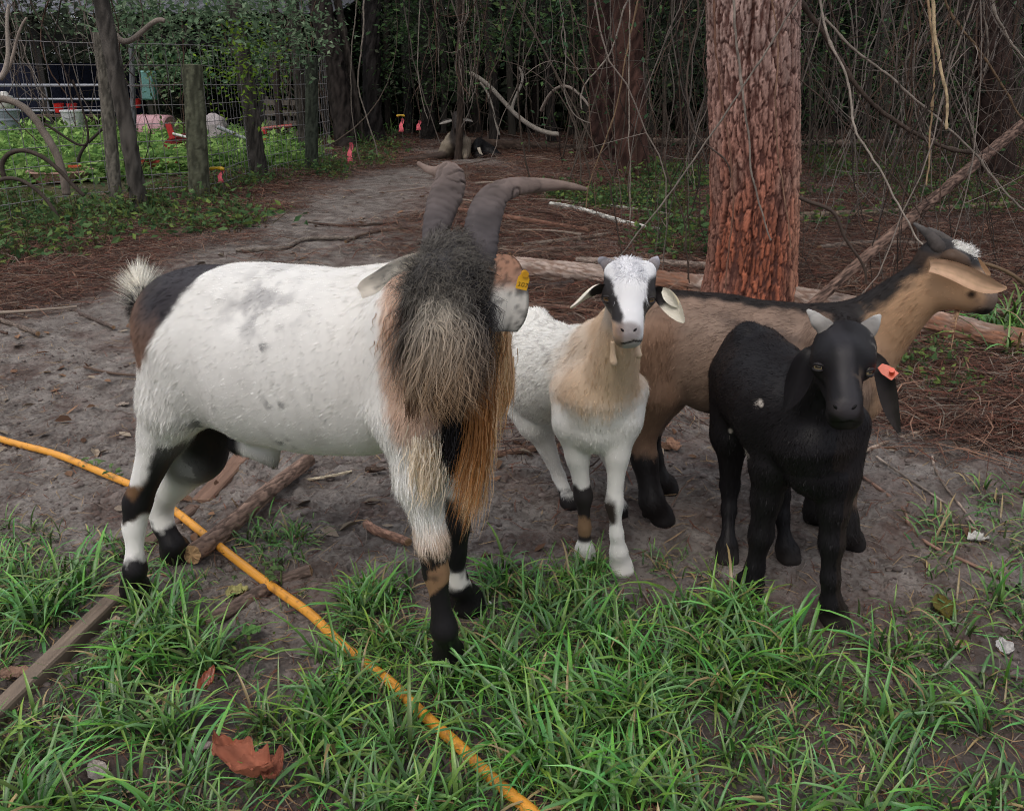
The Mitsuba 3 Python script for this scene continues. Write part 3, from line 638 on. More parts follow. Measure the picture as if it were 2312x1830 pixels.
        mix(hd * .8 * sstep(.030, .016, np.linalg.norm((v - A(1420, 748, 1.912)) * [.75, .5, 1.1], axis=1)), lin(116, 104, 102)); mix(hd * .5 * sstep(.02, -.08, zz), lin(150, 138, 130))
        d = np.abs(z - A(1418, 766, 1.915)[2] + .35 * np.abs(dx) ** 1.0); mix(hd * sstep(.004, .0015, d) * (np.abs(dx) < .028) * (n[:, 1] < .2), lin(40, 34, 34))
        for e in eyes:
            d = np.linalg.norm(v - e, axis=1); mix(hd * sstep(.020, .014, d), lin(20, 18, 18))
        # leg marks
        q = lambda u, vv, yy: A(u, vv, yy)[2]
        fl, fr = w['fore_left'], w['fore_right']
        mix(fl * sstep(.01, -.006, z - q(1318, 1096, 2.24) + wob) * sstep(-.006, .006, z - q(1318, 1218, 2.24)), lin(46, 42, 42))
        mix(fl * sstep(.01, -.006, z - q(1318, 1165, 2.24) + wob) * sstep(-.006, .006, z - q(1318, 1205, 2.24)) * .9, lin(150, 120, 92))
        mix(fl * sstep(.03, .01, z), lin(40, 37, 36))
        mix(fr * sstep(.05, .02, np.abs(z - q(1386, 1150, 2.18)) + wob) * sstep(0.016, -.002, x - A(1384, 1140, 2.17)[0] + wob * .4), lin(60, 52, 48))
        mix(fr * sstep(.02, .008, z) * .5, lin(120, 110, 100))
        mix((w['hind_left'] + w['hind_right']) * sstep(.01, -.01, z - q(1280, 1100, 2.64) + wob), lin(38, 35, 35))
        return c
    def ln(v, w, n):
        hd = np.clip(w['head'] + w['jaw'] + w['orbit'] + w['snout'], 0, 1)
        L = .017 + .006 * w['torso'] - .010 * hd - .006 * (w['fore_left'] + w['fore_right'])
        L = L * (1 - .95 * w['snout'])
        for e in eyes: L = L * sstep(.010, .020, np.linalg.norm(v - e, axis=1))
        return np.clip(L, 0, 1) * sstep(.015, .05, v[:, 2])
    v, f, n, c, w = finish(g, B, col, ln, 58000, .0017, .0045, r=r)
    add_nostrils(g, v, n, [(1406, 746), (1433, 746)], .0060, lin(24, 20, 20))
    add_eyes(g, on_skin(v, n, [(1369, 675), (1471, 678)], .004), [np.array([-.55, -1, .15]), np.array([.55, -1, .15])], R(9), lin(140, 104, 60), lin(50, 46, 46))
    hc0, hc1 = lin(120, 112, 110), lin(150, 150, 160)
    for pts in ([A(1385, 612, 2.10), A(1376, 600, 2.11), A(1364, 590, 2.13), A(1353, 583, 2.16)], [A(1461, 612, 2.10), A(1470, 602, 2.11), A(1478, 592, 2.13), A(1484, 580, 2.16)]):
        hv, hf, hcx = horn_mesh(pts, [R(17), R(15), R(11), R(3)], [.8, .75, .7, .8], [1, .2, .3], n=40, sides=14, rings=.05, col0=hc0, col1=hc1, freq=320)
        put(f'{g}__horn', mikit.ply((hv, hf), 'mat_matte', smooth=True, color=hcx))
    def two_tone(ev, base, tip, k0=.35, k1=.45):
        t = np.linalg.norm(ev - base, axis=1) / np.linalg.norm(tip - base)
        return (lin(44, 40, 42) + (lin(236, 230, 214) - lin(44, 40, 42)) * sstep(k0, k1, t + (fbm(ev, 60, 2, 3) - .5) * .1)[:, None])
    b_, t_ = A(1364, 652, 2.08), A(1288, 695, 2.06)
    ev, ef, *_ = ear_mesh([b_, A(1340, 650, 2.07), A(1315, 668, 2.06), t_], [R(13), R(21), R(18), R(3)], [.45, -.5, .8], cup=-.35, th=.004)
    put(f'{g}__ear', mikit.ply((ev, ef), 'mat_fur', smooth=True, color=two_tone(ev, b_, t_)))
    b_, t_ = A(1477, 660, 2.08), A(1545, 728, 2.03)
    ev, ef, *_ = ear_mesh([b_, A(1497, 665, 2.07), A(1522, 690, 2.05), t_], [R(14), R(22), R(19), R(3)], [.6, -.4, .7], cup=.45, th=.004)
    put(f'{g}__ear', mikit.ply((ev, ef), 'mat_fur', smooth=True, color=two_tone(ev, b_, t_)), 'folded white ear with a dark base')
    ev2, ef2, *_ = ear_mesh([A(1497, 655, 2.06), A(1512, 668, 2.045), A(1524, 684, 2.04), A(1532, 694, 2.04)], [R(5), R(12), R(10), R(2)], [.5, -.4, .8], cup=.5, th=.004)
    put(f'{g}__ear__fold', mikit.ply((ev2, ef2), 'mat_fur', smooth=True, color=np.tile(lin(236, 230, 214), (len(ev2), 1))))
    for pts in ([A(1384, 770, 2.06), A(1384, 800, 2.06), A(1386, 826, 2.055)], [A(1436, 768, 2.03), A(1440, 788, 2.01), A(1441, 808, 2.005)]):
        p = spline(pts, 14); tv, tf_ = tube(p, np.interp(np.linspace(0, 1, 14), [0, .5, .85, 1], [R(5), R(5.5), R(9), R(5)]), 10, wob=.15, seed=4, wf=60)
        put(f'{g}__wattle', mikit.ply((tv, tf_), 'mat_fur', smooth=True, color=np.tile(lin(222, 196, 168), (len(tv), 1)) * (.8 + .3 * fbm(tv, 60, 2, 1))[:, None]))
    # tuft of longer white hair on the forehead
    dens = (w['head'] > .5) * (np.abs(v[:, 0] - brow[0]) < .028) * (v[:, 2] > brow[2] + .012)
    tri, b = scatter(v, f, 1300, dens * 1.0, r); root = np.einsum('nk,nkj->nj', b, v[tri]); nn = unit(np.einsum('nk,nkj->nj', b, n[tri]))
    up = sstep(brow[2] + .03, brow[2] + .06, root[:, 2])[:, None]
    hair = long_hair(root, nn * .18 + np.array([0, -.1, -.9]) * (1 - up) + up * np.array([0, -.2, .2]) + .5 * np.stack([root[:, 0] - brow[0], 0 * root[:, 0], 0 * root[:, 0]], 1) / .03, np.array([0, .1, -.4]), np.full(1300, .021), .0013, 4, lin(218, 218, 222), lin(236, 236, 238), nn, r, .07, .002)
    put(f'{g}__forelock', ply_n(*hair, 'mat_fur'))

def make_brown():
    g = thing('brown_goat', 'brown goat with black back stripe and dark legs, turned right behind the black kid', 'goat')
    r = np.random.default_rng(13); B = Flesh(0.012); A = at
    rear, front = np.array([.45, 2.60, 0]), np.array([1.05, 2.40, 0])
    X = unit(front - rear); Lt = np.array([-X[1], X[0], 0])
    R = lambda px: px * .00126
    dn = np.array([0, 0, -1.0]); tf = -X * .9 + dn * .4
    ym = lambda u: float(np.interp(u, [1450, 1900, 2100], [2.58, 2.42, 2.36]))
    M = lambda u, v, o=0.0: A(u, v, ym(u) + .95 * o)
    tor = [(1890, 795, 102, .72), (1760, 805, 120, .82), (1620, 798, 136, .86), (1520, 766, 112, .85), (1462, 742, 90, .9)]
    for a, b in zip(tor[:-1], tor[1:]): B.cone(M(*a[:2]), M(*b[:2]), R(a[2]), R(b[2]), 'torso', lat=Lt, ratio=(a[3] + b[3]) / 2, flow=tf)
    B.cone(M(1850, 712), M(1930, 715), R(20), R(22), 'torso', flow=tf)
    for s in (-1, 1):
        B.cone(M(1470, 705, s * .06), M(1420, 730, s * .05), R(55), R(38), 'torso', flow=tf)
        B.cone(M(1880, 770, s * .07), M(1890, 880, s * .08), R(64), R(62), 'shoulder', flow=dn)
    B.cone(M(1920, 800), M(1925, 890), R(85), R(70), 'chest', flow=dn)
    B.cone(A(2088, 640, 2.34), M(1935, 765), R(48), R(80), 'neck', lat=Lt, ratio=.75, flow=-X + dn)
    B.cone(A(2060, 676, 2.35), M(1950, 805), R(44), R(64), 'neck', lat=Lt, ratio=.75, flow=-X + dn)
    # legs
    B.chain([M(1462, 760, -.07), M(1478, 880, -.08)], [R(84), R(60)], 'thigh', flow=dn)
    leg(B, [M(1478, 880, -.08), A(1447, 992, 2.52), A(1456, 1040, 2.50), A(1472, 1130, 2.46), gnd(1496, 1182)], [R(60), R(31), R(27), R(26)], np.array([.8, -.5, 0]), .021, 'hind_near')
    B.chain([M(1480, 760, .07), M(1500, 880, .08)], [R(84), R(60)], 'thigh', flow=dn)
    leg(B, [M(1500, 880, .08), A(1462, 980, 2.70), A(1472, 1030, 2.69), A(1490, 1085, 2.67), gnd(1508, 1112)], [R(58), R(28), R(23), R(22)], np.array([.9, -.2, 0]), .019, 'hind_far')
    leg(B, [M(1895, 890, -.08), A(1900, 980, 2.32), A(1908, 1090, 2.31), A(1912, 1170, 2.30), A(1915, 1205, 2.29), gnd(1926, 1236)], [R(58), R(34), R(25), R(20), R(20)], np.array([.8, -.5, 0]), .018, 'fore_near')
    leg(B, [M(1860, 890, .08), A(1835, 1000, 2.50), A(1840, 1080, 2.49), A(1842, 1140, 2.48), A(1842, 1155, 2.47), gnd(1850, 1178)], [R(58), R(32), R(24), R(19), R(19)], np.array([.8, -.5, 0]), .018, 'fore_far')
    # head in profile, looking right
    S = unit(np.array([-.35, 1.0, 0]))
    brow, poll, nose, muz = A(2150, 602, 2.32), A(2118, 585, 2.34), A(2200, 646, 2.28), A(2224, 670, 2.26)
    B.cone(brow, poll, R(44), R(42), 'head'); B.cone(nose, brow, R(23), R(42), 'head'); B.cone(muz, nose, R(17), R(23), 'head')
    B.cone(A(2216, 690, 2.27), A(2138, 664, 2.31), R(13), R(30), 'jaw', flow=[-1, 0, .2])
    B.cone(A(2150, 580, 2.26), A(2170, 592, 2.255), R(15), R(14), 'head')
    B.cone(A(2228, 678, 2.255), A(2224, 690, 2.255), R(11), R(10), 'snout')
    eyes = [A(2172, 606, 2.235)]
    tan = lin(186, 150, 118)
    spine = np.array([[*M(u, v)[:3]] for u, v in ((1430, 650), (1557, 652), (1727, 680), (1841, 696), (1954, 684), (2011, 645), (2068, 588), (2100, 552))])
    sp = spline(spine, 60)
    def col(v, w, n):
        wob = (fbm(v, 30, 3, 2) - .5) * .05
        c = np.tile(lin(138, 116, 102), (len(v), 1)) * (.6 + .7 * fbm(v * [1, 1, 2.5], 16, 3, 3))[:, None]
        def mix(k, colr):
            nonlocal c; k = np.clip(k, 0, 1)[:, None]; c = c * (1 - k) + np.asarray(colr) * k
        x, y, z = v.T
        mix(w['neck'] + w['head'] + w['jaw'] + w['chest'] * .6, tan)
        mix(w['thigh'] * .6 + w['hind_near'] * .5, lin(146, 110, 86))
        mix(.75 * w['torso'] * sstep(.03, .0, np.abs(z - M(1700, 745, -.1)[2] + .25 * (x - M(1700, 745)[0]) + wob)) * sstep(M(1560, 700)[0], M(1650, 700)[0], x) * sstep(M(1900, 700)[0], M(1780, 700)[0], x), lin(74, 60, 54))
        d, _ = cKDTree(sp).query(v)
        mix(sstep(.06, .03, d + wob - .020 * (w['neck'] + w['head'])) * (n[:, 2] > 0.05), lin(36, 31, 30))
        pm = A(1925, 705, 2.32); mix(sstep(.075, .04, np.linalg.norm((v - pm)[:, [0, 2]] * [1, .75], axis=1) + wob) * sstep(-.3, .3, -n[:, 1] + .5), lin(36, 32, 32))
        mix(w['torso'] * sstep(.02, -.02, z - M(1600, 900)[2] + wob + .35 * np.abs(x - M(1600, 900)[0])), lin(40, 35, 34))
        hn = w['hind_near'] + w['hind_far']; ff = w['fore_near'] + w['fore_far']
        mix(hn * sstep(.02, -.02, z - A(1450, 1015, 2.52)[2] + wob), lin(34, 31, 32))
        mix(ff * sstep(.03, -.03, z - A(1905, 1120, 2.32)[2] + wob), lin(34, 31, 32))
        mix(ff * sstep(-.03, .03, z - A(1905, 1120, 2.32)[2] + wob) * .6, lin(86, 72, 62))
        hd = w['head'] + w['jaw'] + w['snout']
        mix(hd * sstep(.020, .008, np.linalg.norm((v - A(2194, 668, 2.24)) * [1.1, .6, .8], axis=1) + wob * .5), lin(30, 26, 25)); mix(hd * sstep(A(2168, 590, 2.3)[2] - .01, A(2168, 590, 2.3)[2], z) * sstep(A(2100, 590, 2.3)[0], A(2116, 590, 2.3)[0], x) * .85, lin(52, 44, 42)); mix(hd * sstep(.012, .0, z - A(2150, 580, 2.28)[2]) * sstep(-.012, .0, z - A(2150, 604, 2.28)[2]) * .7, lin(70, 54, 44))
        mix(hd * sstep(A(2194, 650, 2.27)[0], A(2210, 680, 2.27)[0], x + wob) * .85, lin(98, 88, 83)); mix(hd * sstep(A(2196, 650, 2.27)[0], A(2210, 680, 2.27)[0], x + wob * .5) * sstep(.008, -.004, z - A(2214, 694, 2.26)[2] + wob * .3), lin(30, 27, 27))
        top = A(2178, 562, 2.30); mix(hd * sstep(.055, .04, np.linalg.norm((v - A(2172, 575, 2.30)) * [.8, 1, 1], axis=1)), lin(40, 36, 36)); mix(hd * sstep(.030, .015, np.linalg.norm((v - A(2172, 562, 2.30)) * [.8, 1, 1], axis=1)), lin(220, 218, 212))
        mix(hd * sstep(.045, .03, np.linalg.norm((v - A(2125, 560, 2.32)), axis=1)), lin(44, 40, 40))
        return c
    def ln(v, w, n):
        hd = np.clip(w['head'] + w['jaw'] + w['snout'], 0, 1)
        return np.clip(.020 - .010 * hd - .004 * (w['hind_near'] + w['hind_far']), .003, 1) * sstep(.015, .05, v[:, 2])
    v, f, n, c, w = finish(g, B, col, ln, 60000, .0018, .005, r=r, spread=.3)
    add_eyes(g, on_skin(v, n, [(2178, 612)], .004), [np.array([.5, -1, .1])], R(8), lin(110, 80, 44), lin(40, 36, 34))
    for pts, k in (([A(2126, 580, 2.31), A(2112, 548, 2.32), A(2090, 524, 2.35), A(2064, 505, 2.40)], 1.0), ([A(2166, 582, 2.37), A(2146, 552, 2.39), A(2122, 531, 2.42), A(2096, 515, 2.46)], .95)):
        hv, hf, hcx = horn_mesh(pts, [R(20 * k), R(17 * k), R(11 * k), R(3)], [.8, .75, .7, .8], [0, .8, .4], n=40, sides=14, rings=.05, col0=lin(62, 56, 54), col1=lin(96, 92, 90), freq=320)
        put(f'{g}__horn', mikit.ply((hv, hf), 'mat_matte', smooth=True, color=hcx))
    b_ = A(2103, 601, 2.27)
    ev, ef, *_ = ear_mesh([b_, A(2140, 604, 2.22), A(2180, 618, 2.185), A(2222, 638, 2.165), A(2273, 650, 2.15)], [R(12), R(17), R(20), R(18), R(3)], [.12, -.30, .95], cup=.45, th=.005)
    rows = np.tile(np.abs(np.linspace(-1, 1, 11)), len(ev) // 11)[:, None]; inner = (np.arange(len(ev)) < len(ev) // 2)[:, None]
    ec = np.where(inner, lin(222, 184, 152), lin(186, 140, 98)) * (1 - .25 * sstep(.1, .0, np.abs(rows - .45))) + (lin(160, 112, 76) - lin(200, 160, 124)) * .6 * sstep(.75, 1, rows)
    ec = np.clip(ec, .02, 1) * (.75 + .4 * fbm(ev * [1, 1, 2], 60, 3, 2))[:, None]
    put(f'{g}__ear', mikit.ply((ev, ef), 'mat_fur', smooth=True, color=ec), 'long tan ear pointing forward')
    ev, ef, *_ = ear_mesh([A(2125, 590, 2.42), A(2160, 592, 2.48), A(2200, 602, 2.52), A(2235, 620, 2.54)], [R(14), R(24), R(22), R(4)], [.15, .5, .85], cup=.4, th=.005)
    put(f'{g}__ear', mikit.ply((ev, ef), 'mat_fur', smooth=True, color=np.tile(lin(150, 116, 86), (len(ev), 1))))
    dens = (np.linalg.norm(v - A(2168, 568, 2.31), axis=1) < .034) * (n[:, 2] > 0)
    tri, b = scatter(v, f, 500, dens * 1.0 + 1e-9, r); root = np.einsum('nk,nkj->nj', b, v[tri]); nn = unit(np.einsum('nk,nkj->nj', b, n[tri]))
    hair = long_hair(root, nn * .25 + np.array([.6, 0, -.2]), np.array([.1, 0, -.2]), np.full(500, .018), .0013, 4, lin(215, 212, 206), lin(236, 234, 230), nn, r, .25, .006)
    put(f'{g}__forelock', ply_n(*hair, 'mat_fur'), 'tuft of white hair on the poll')
    # tail, behind the white goat
    tv, tf_ = tube(spline([M(1425, 690), M(1400, 670), M(1392, 650)], 8), np.linspace(.03, .012, 8), 10)
    put(f'{g}__tail', mikit.ply((tv, tf_), 'mat_fur', smooth=True, color=np.tile(lin(60, 48, 42), (len(tv), 1))))

def make_black():
    g = thing('black_kid', 'all black kid goat with short grey horns facing the camera', 'goat')
    r = np.random.default_rng(14); B = Flesh(0.010); A = at
    rear, front = np.array([.66, 2.36, 0]), np.array([.78, 1.94, 0])
    X = unit(front - rear); Lt = np.array([-X[1], X[0], 0])
    R = lambda px, y=2.0: px * y / FOCAL * 1.03
    dn = np.array([0, 0, -1.0]); tf = -X * .8 + dn * .6
    B.cone(A(1832, 985, 2.02), A(1765, 930, 2.12), R(104, 2.0), R(118, 2.12), 'torso', lat=Lt, ratio=.9, flow=tf)
    B.cone(A(1765, 930, 2.12), A(1730, 880, 2.24), R(118, 2.12), R(116, 2.24), 'torso', lat=Lt, ratio=.9, flow=tf)
    B.cone(A(1730, 880, 2.24), A(1705, 825, 2.36), R(114, 2.24), R(92, 2.36), 'torso', lat=Lt, ratio=.92, flow=tf)
    B.cone(A(1688, 760, 2.34), A(1672, 800, 2.40), R(34, 2.3), R(44, 2.4), 'torso', flow=tf)
    B.cone(A(1835, 1010, 1.98), A(1838, 1060, 1.97), R(92), R(66), 'chest', flow=dn)
    B.cone(A(1900, 815, 1.93), A(1855, 930, 2.0), R(48), R(86), 'neck', flow=dn)
    B.cone(A(1870, 800, 1.98), A(1815, 870, 2.10), R(40), R(66), 'neck', flow=dn - X)
    poll, brow, nose, muz = A(1907, 772, 1.90), A(1904, 812, 1.83), A(1906, 895, 1.775), A(1908, 928, 1.76)
    eyes = [A(1852, 828, 1.845), A(1955, 838, 1.845)]
    B.cone(A(1903, 815, 1.845), A(1905, 775, 1.90), R(46), R(45), 'head', lat=[1, 0, 0], ratio=1.34, flow=[0, .4, 1])
    for u in (1872, 1944): B.cone(A(u, 782, 1.872), A(u + (8 if u < 1900 else -8), 815, 1.835), R(22), R(20), 'head', flow=[0, .4, 1])
    face(B, poll, brow, nose, muz, R(40), R(40), R(24), R(24), eyes, R(12), jaw=(np.array([0, .035, -.008]), np.array([0, .06, -.06])))
    B.cone(A(1895, 850, 1.795), A(1900, 905, 1.755), R(16), R(15), 'head', flow=[0, .3, 1]); B.cone(A(1915, 850, 1.795), A(1914, 905, 1.755), R(16), R(15), 'head', flow=[0, .3, 1])
    for u in (1893, 1922): B.cone(A(u, 917, 1.742), A(u, 926, 1.738), R(11), R(11), 'snout')
    B.cone(A(1888, 940, 1.765), A(1930, 940, 1.765), R(14), R(14), 'snout'); B.cone(A(1894, 952, 1.775), A(1922, 952, 1.775), R(12), R(12), 'snout')
    F2 = np.array([.1, -1, 0])
    B.chain([A(1760, 950, 2.10), A(1745, 1050, 2.06)], [R(70), R(56)], 'shoulder', flow=dn)
    B.chain([A(1910, 960, 2.0), A(1888, 1075, 1.96)], [R(56), R(52)], 'shoulder', flow=dn)
    leg(B, [A(1745, 1050, 2.06), A(1730, 1125, 2.06), A(1718, 1208, 2.06), A(1705, 1280, 2.06), A(1698, 1312, 2.06), gnd(1690, 1340)], [R(50), R(34), R(27), R(19), R(22)], F2 + [-.1, 0, 0], .0205, 'fore_left')
    leg(B, [A(1888, 1075, 1.96), A(1882, 1150, 1.94), A(1878, 1225, 1.93), A(1875, 1305, 1.92), A(1877, 1360, 1.92), gnd(1884, 1410)], [R(48), R(33), R(26), R(18.5), R(22)], F2 + [.1, 0, 0], .0205, 'fore_right')
    B.chain([A(1665, 850, 2.34), A(1652, 980, 2.30)], [R(66, 2.3), R(50, 2.3)], 'thigh', flow=dn)
    leg(B, [A(1652, 980, 2.30), A(1648, 1095, 2.32), A(1646, 1150, 2.30), A(1643, 1230, 2.25), gnd(1641, 1268)], [R(46), R(23), R(16.5), R(18)], F2, .0175, 'hind_left')
    B.chain([A(1770, 900, 2.32), A(1762, 1020, 2.28)], [R(70, 2.3), R(46, 2.3)], 'thigh', flow=dn)
    leg(B, [A(1762, 1020, 2.28), A(1762, 1120, 2.30), A(1766, 1165, 2.28), A(1774, 1232, 2.25), gnd(1781, 1268)], [R(42), R(22), R(16), R(18)], F2 + [.15, 0, 0], .0175, 'hind_right')
    bk = lin(24, 22, 25)
    def col(v, w, n):
        c = np.tile(bk, (len(v), 1)) * (.65 + .35 * fbm(v, 7, 2, 3) + .35 * fbm(v, 90, 2, 4))[:, None]
        def mix(k, colr):
            nonlocal c; k = np.clip(k, 0, 1)[:, None]; c = c * (1 - k) + np.asarray(colr) * k
        hd = w['head'] + w['jaw'] + w['orbit'] + w['snout']
        x, y, z = v.T
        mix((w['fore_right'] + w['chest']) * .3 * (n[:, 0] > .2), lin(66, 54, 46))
        nz = np.linalg.norm((v - A(1908, 922, 1.735)) * [.8, .5, 1], axis=1)
        mix(hd * sstep(.030, .016, nz), lin(58, 54, 56)); mix(hd * .55 * sstep(.024, .008, np.abs(x - A(1905, 870, 1.78)[0])) * sstep(.12, .05, np.abs(z - A(1905, 850, 1.79)[2])), lin(64, 62, 66)); mix(hd * .4 * sstep(.05, .03, np.linalg.norm(v - A(1900, 790, 1.84), axis=1)), lin(52, 52, 58))
        d = np.abs(z - A(1908, 940, 1.75)[2] + .35 * np.abs(x - muz[0])); mix(hd * sstep(.004, .0015, d) * (np.abs(x - muz[0]) < .033) * (n[:, 1] < .2), lin(8, 8, 8))
        for u, vv, y_, rr in ((1681, 862, 2.20, .010), (1654, 978, 2.22, .010)):
            d = np.linalg.norm((v - A(u, vv, y_))[:, [0, 2]] * [1.6, .9], axis=1); mix(sstep(rr, rr * .5, d) * (n[:, 1] < 0), lin(190, 182, 174))
        mix(sstep(.05, .02, np.linalg.norm((v - A(1970, 790, 1.87)), axis=1)) * sstep(.5, .6, fbm(v, 90, 2, 4)) * .7, lin(150, 146, 140))
        mix(sstep(.03, .01, np.linalg.norm((v - A(1928, 870, 1.78)) * [1, 1, .6], axis=1)) * sstep(.45, .6, fbm(v * [1, 1, .3], 90, 2, 7)) * .5, lin(130, 112, 96))
        ft = sum(w[k] for k in ('fore_left', 'fore_right', 'hind_left', 'hind_right')); mix(ft * sstep(.08, .02, z) * .5, lin(62, 57, 54))
        return c
    def ln(v, w, n):
        hd = np.clip(w['head'] + w['jaw'] + w['orbit'] + w['snout'], 0, 1)
        L = .016 - .009 * hd
        L = L * (1 - .95 * w['snout'])
        for e in eyes: L = L * sstep(.010, .020, np.linalg.norm(v - e, axis=1))
        return np.clip(L, 0, 1) * sstep(.015, .05, v[:, 2])
    v, f, n, c, w = finish(g, B, col, ln, 58000, .0017, .0045, r=r, spread=.35)
    add_nostrils(g, v, n, [(1888, 919), (1928, 919)], .0072, lin(5, 5, 5))
    add_eyes(g, on_skin(v, n, [(1846, 829), (1961, 840)], .003), [np.array([-.6, -1, .15]), np.array([.6, -1, .15])], R(11), lin(130, 116, 86), lin(40, 37, 39))
    for pts in ([A(1868, 745, 1.90), A(1856, 733, 1.91), A(1842, 718, 1.93), A(1824, 700, 1.96)], [A(1952, 752, 1.90), A(1963, 740, 1.91), A(1974, 727, 1.93), A(1987, 712, 1.96)]):
        hv, hf, hcx = horn_mesh(pts, [R(22), R(18), R(12), R(4)], [.8, .75, .7, .8], [1, .2, .3], n=40, sides=14, rings=.05, col0=lin(120, 116, 112), col1=lin(170, 168, 164), freq=320)
        put(f'{g}__horn', mikit.ply((hv, hf), 'mat_matte', smooth=True, color=hcx))
    ev, ef, *_ = ear_mesh([A(1852, 792, 1.90), A(1828, 806, 1.90), A(1808, 850, 1.90), A(1790, 895, 1.90), A(1774, 928, 1.90)], [R(14), R(24), R(27), R(20), R(4)], [.9, -.5, .35], cup=.45, th=.005)
    put(f'{g}__ear', mikit.ply((ev, ef), 'mat_fur', smooth=True, color=np.tile(bk, (len(ev), 1)) * (.7 + .7 * fbm(ev, 40, 3, 2))[:, None]))
    ev, ef, *_ = ear_mesh([A(1962, 805, 1.89), A(1988, 826, 1.87), A(2002, 870, 1.86), A(2014, 925, 1.86), A(2031, 976, 1.86)], [R(13), R(19), R(19), R(14), R(4)], [1, -.45, .3], cup=.5, th=.005)
    put(f'{g}__ear', mikit.ply((ev, ef), 'mat_fur', smooth=True, color=np.tile(lin(58, 54, 54), (len(ev), 1)) * (.6 + .8 * fbm(ev, 40, 3, 2))[:, None]))
    tg = thing('ear_tag', 'small orange tag in the ear of the black kid goat', 'ear tag')
    p0, p1 = A(1988, 826, 1.85), A(2024, 852, 1.82); ux = unit(p1 - p0); uy = unit(np.cross(ux, [0, -1, .4])); uz = np.cross(ux, uy)
    tp = trimesh.creation.extrude_polygon(Polygon([(0, -.006), (.014, -.011), (.038, -.010), (.038, .010), (.014, .011), (0, .006)]).buffer(.0015), .002)
    tv = np.array(tp.vertices) @ np.stack([ux, uy, uz], 1).T + p0
    put(f'{tg}__plate', mikit.ply((tv, tp.faces), 'mat_gloss', color=np.tile(lin(206, 92, 62), (len(tv), 1))))
    st = trimesh.creation.cylinder(.006, .014, sections=18); sv = np.array(st.vertices) @ np.stack([ux, uy, uz], 1).T + A(2014, 838, 1.825)
    put(f'{tg}__stud', mikit.ply((sv, st.faces), 'mat_gloss', color=np.tile(lin(224, 84, 50), (len(sv), 1))))
# ---------------------------------------------------------------- the ground
def mapped(poly): return Polygon([tuple(gnd(u, v)[:2]) for u, v in poly])
HOOF = np.array([gnd(u, v)[:2] for u, v in ((314, 1352), (404, 1262), (1020, 1512), (1060, 1380), (1322, 1266), (1405, 1295), (1290, 1146), (1396, 1165), (1496, 1182), (1508, 1112),
                                            (1926, 1236), (1850, 1178), (1690, 1340), (1884, 1410), (1641, 1268), (1781, 1268))])
XL = [(0, -9), (3.0, -4.2), (5.0, -2.9), (7.5, -2.6), (10, -2.45), (13, -2.25), (16, -2.0), (19, -1.6), (26, -1.5)]      # y -> x of the trodden path's left edge
XR = [(0, 9), (2.2, 3.2), (3.0, 2.2), (3.6, 1.0), (4.6, .15), (6.0, -.45), (8, -.85), (12, -.75), (16, -.2), (20, -.5), (26, -1)]
def needle_mask(x, y, wob):
    """0 on the trodden dirt, 1 under the pine needles"""
    l = np.interp(y, *zip(*XL)); r = np.interp(y, *zip(*XR)); s = .12 + .05 * y
    return np.maximum(sstep(s, -s, x - l + wob * s * 2.2), sstep(-s, s, x - r + wob * s * 2.2))
def height(x, y):
    x, y = np.broadcast_arrays(np.asarray(x, float), np.asarray(y, float))
    p = np.stack([x, y, x * 0], -1)
    far = sstep(4, 9, y)
    z = (fbm(p, .35, 3, 1) - .5) * .30 * far + (fbm(p, 1.3, 3, 2) - .5) * .05
    churn = np.abs(fbm(p, 9, 3, 3) - .5) * 2
    z = z - .014 * sstep(.45, .05, churn) * sstep(12, 5, y) + (np.abs(fbm(p, 21, 3, 4) - .5) - .12) * .058 * sstep(9, 4, y) + (fbm(p, 42, 2, 6) - .5) * .016 * sstep(5, 3.4, y)
    d = np.min(np.linalg.norm(p[..., None, :2] - HOOF, axis=-1), -1) if p.size < 3e7 else np.ones_like(x)
    k = sstep(.03, .14, d)
    return z * k - .004 * (1 - k) + .008
def gz(x, y): return float(height(x, y))
def on_gnd(u, v, up=0.0):
    p = gnd(u, v); p[2] = gz(p[0], p[1]) + up
    return p
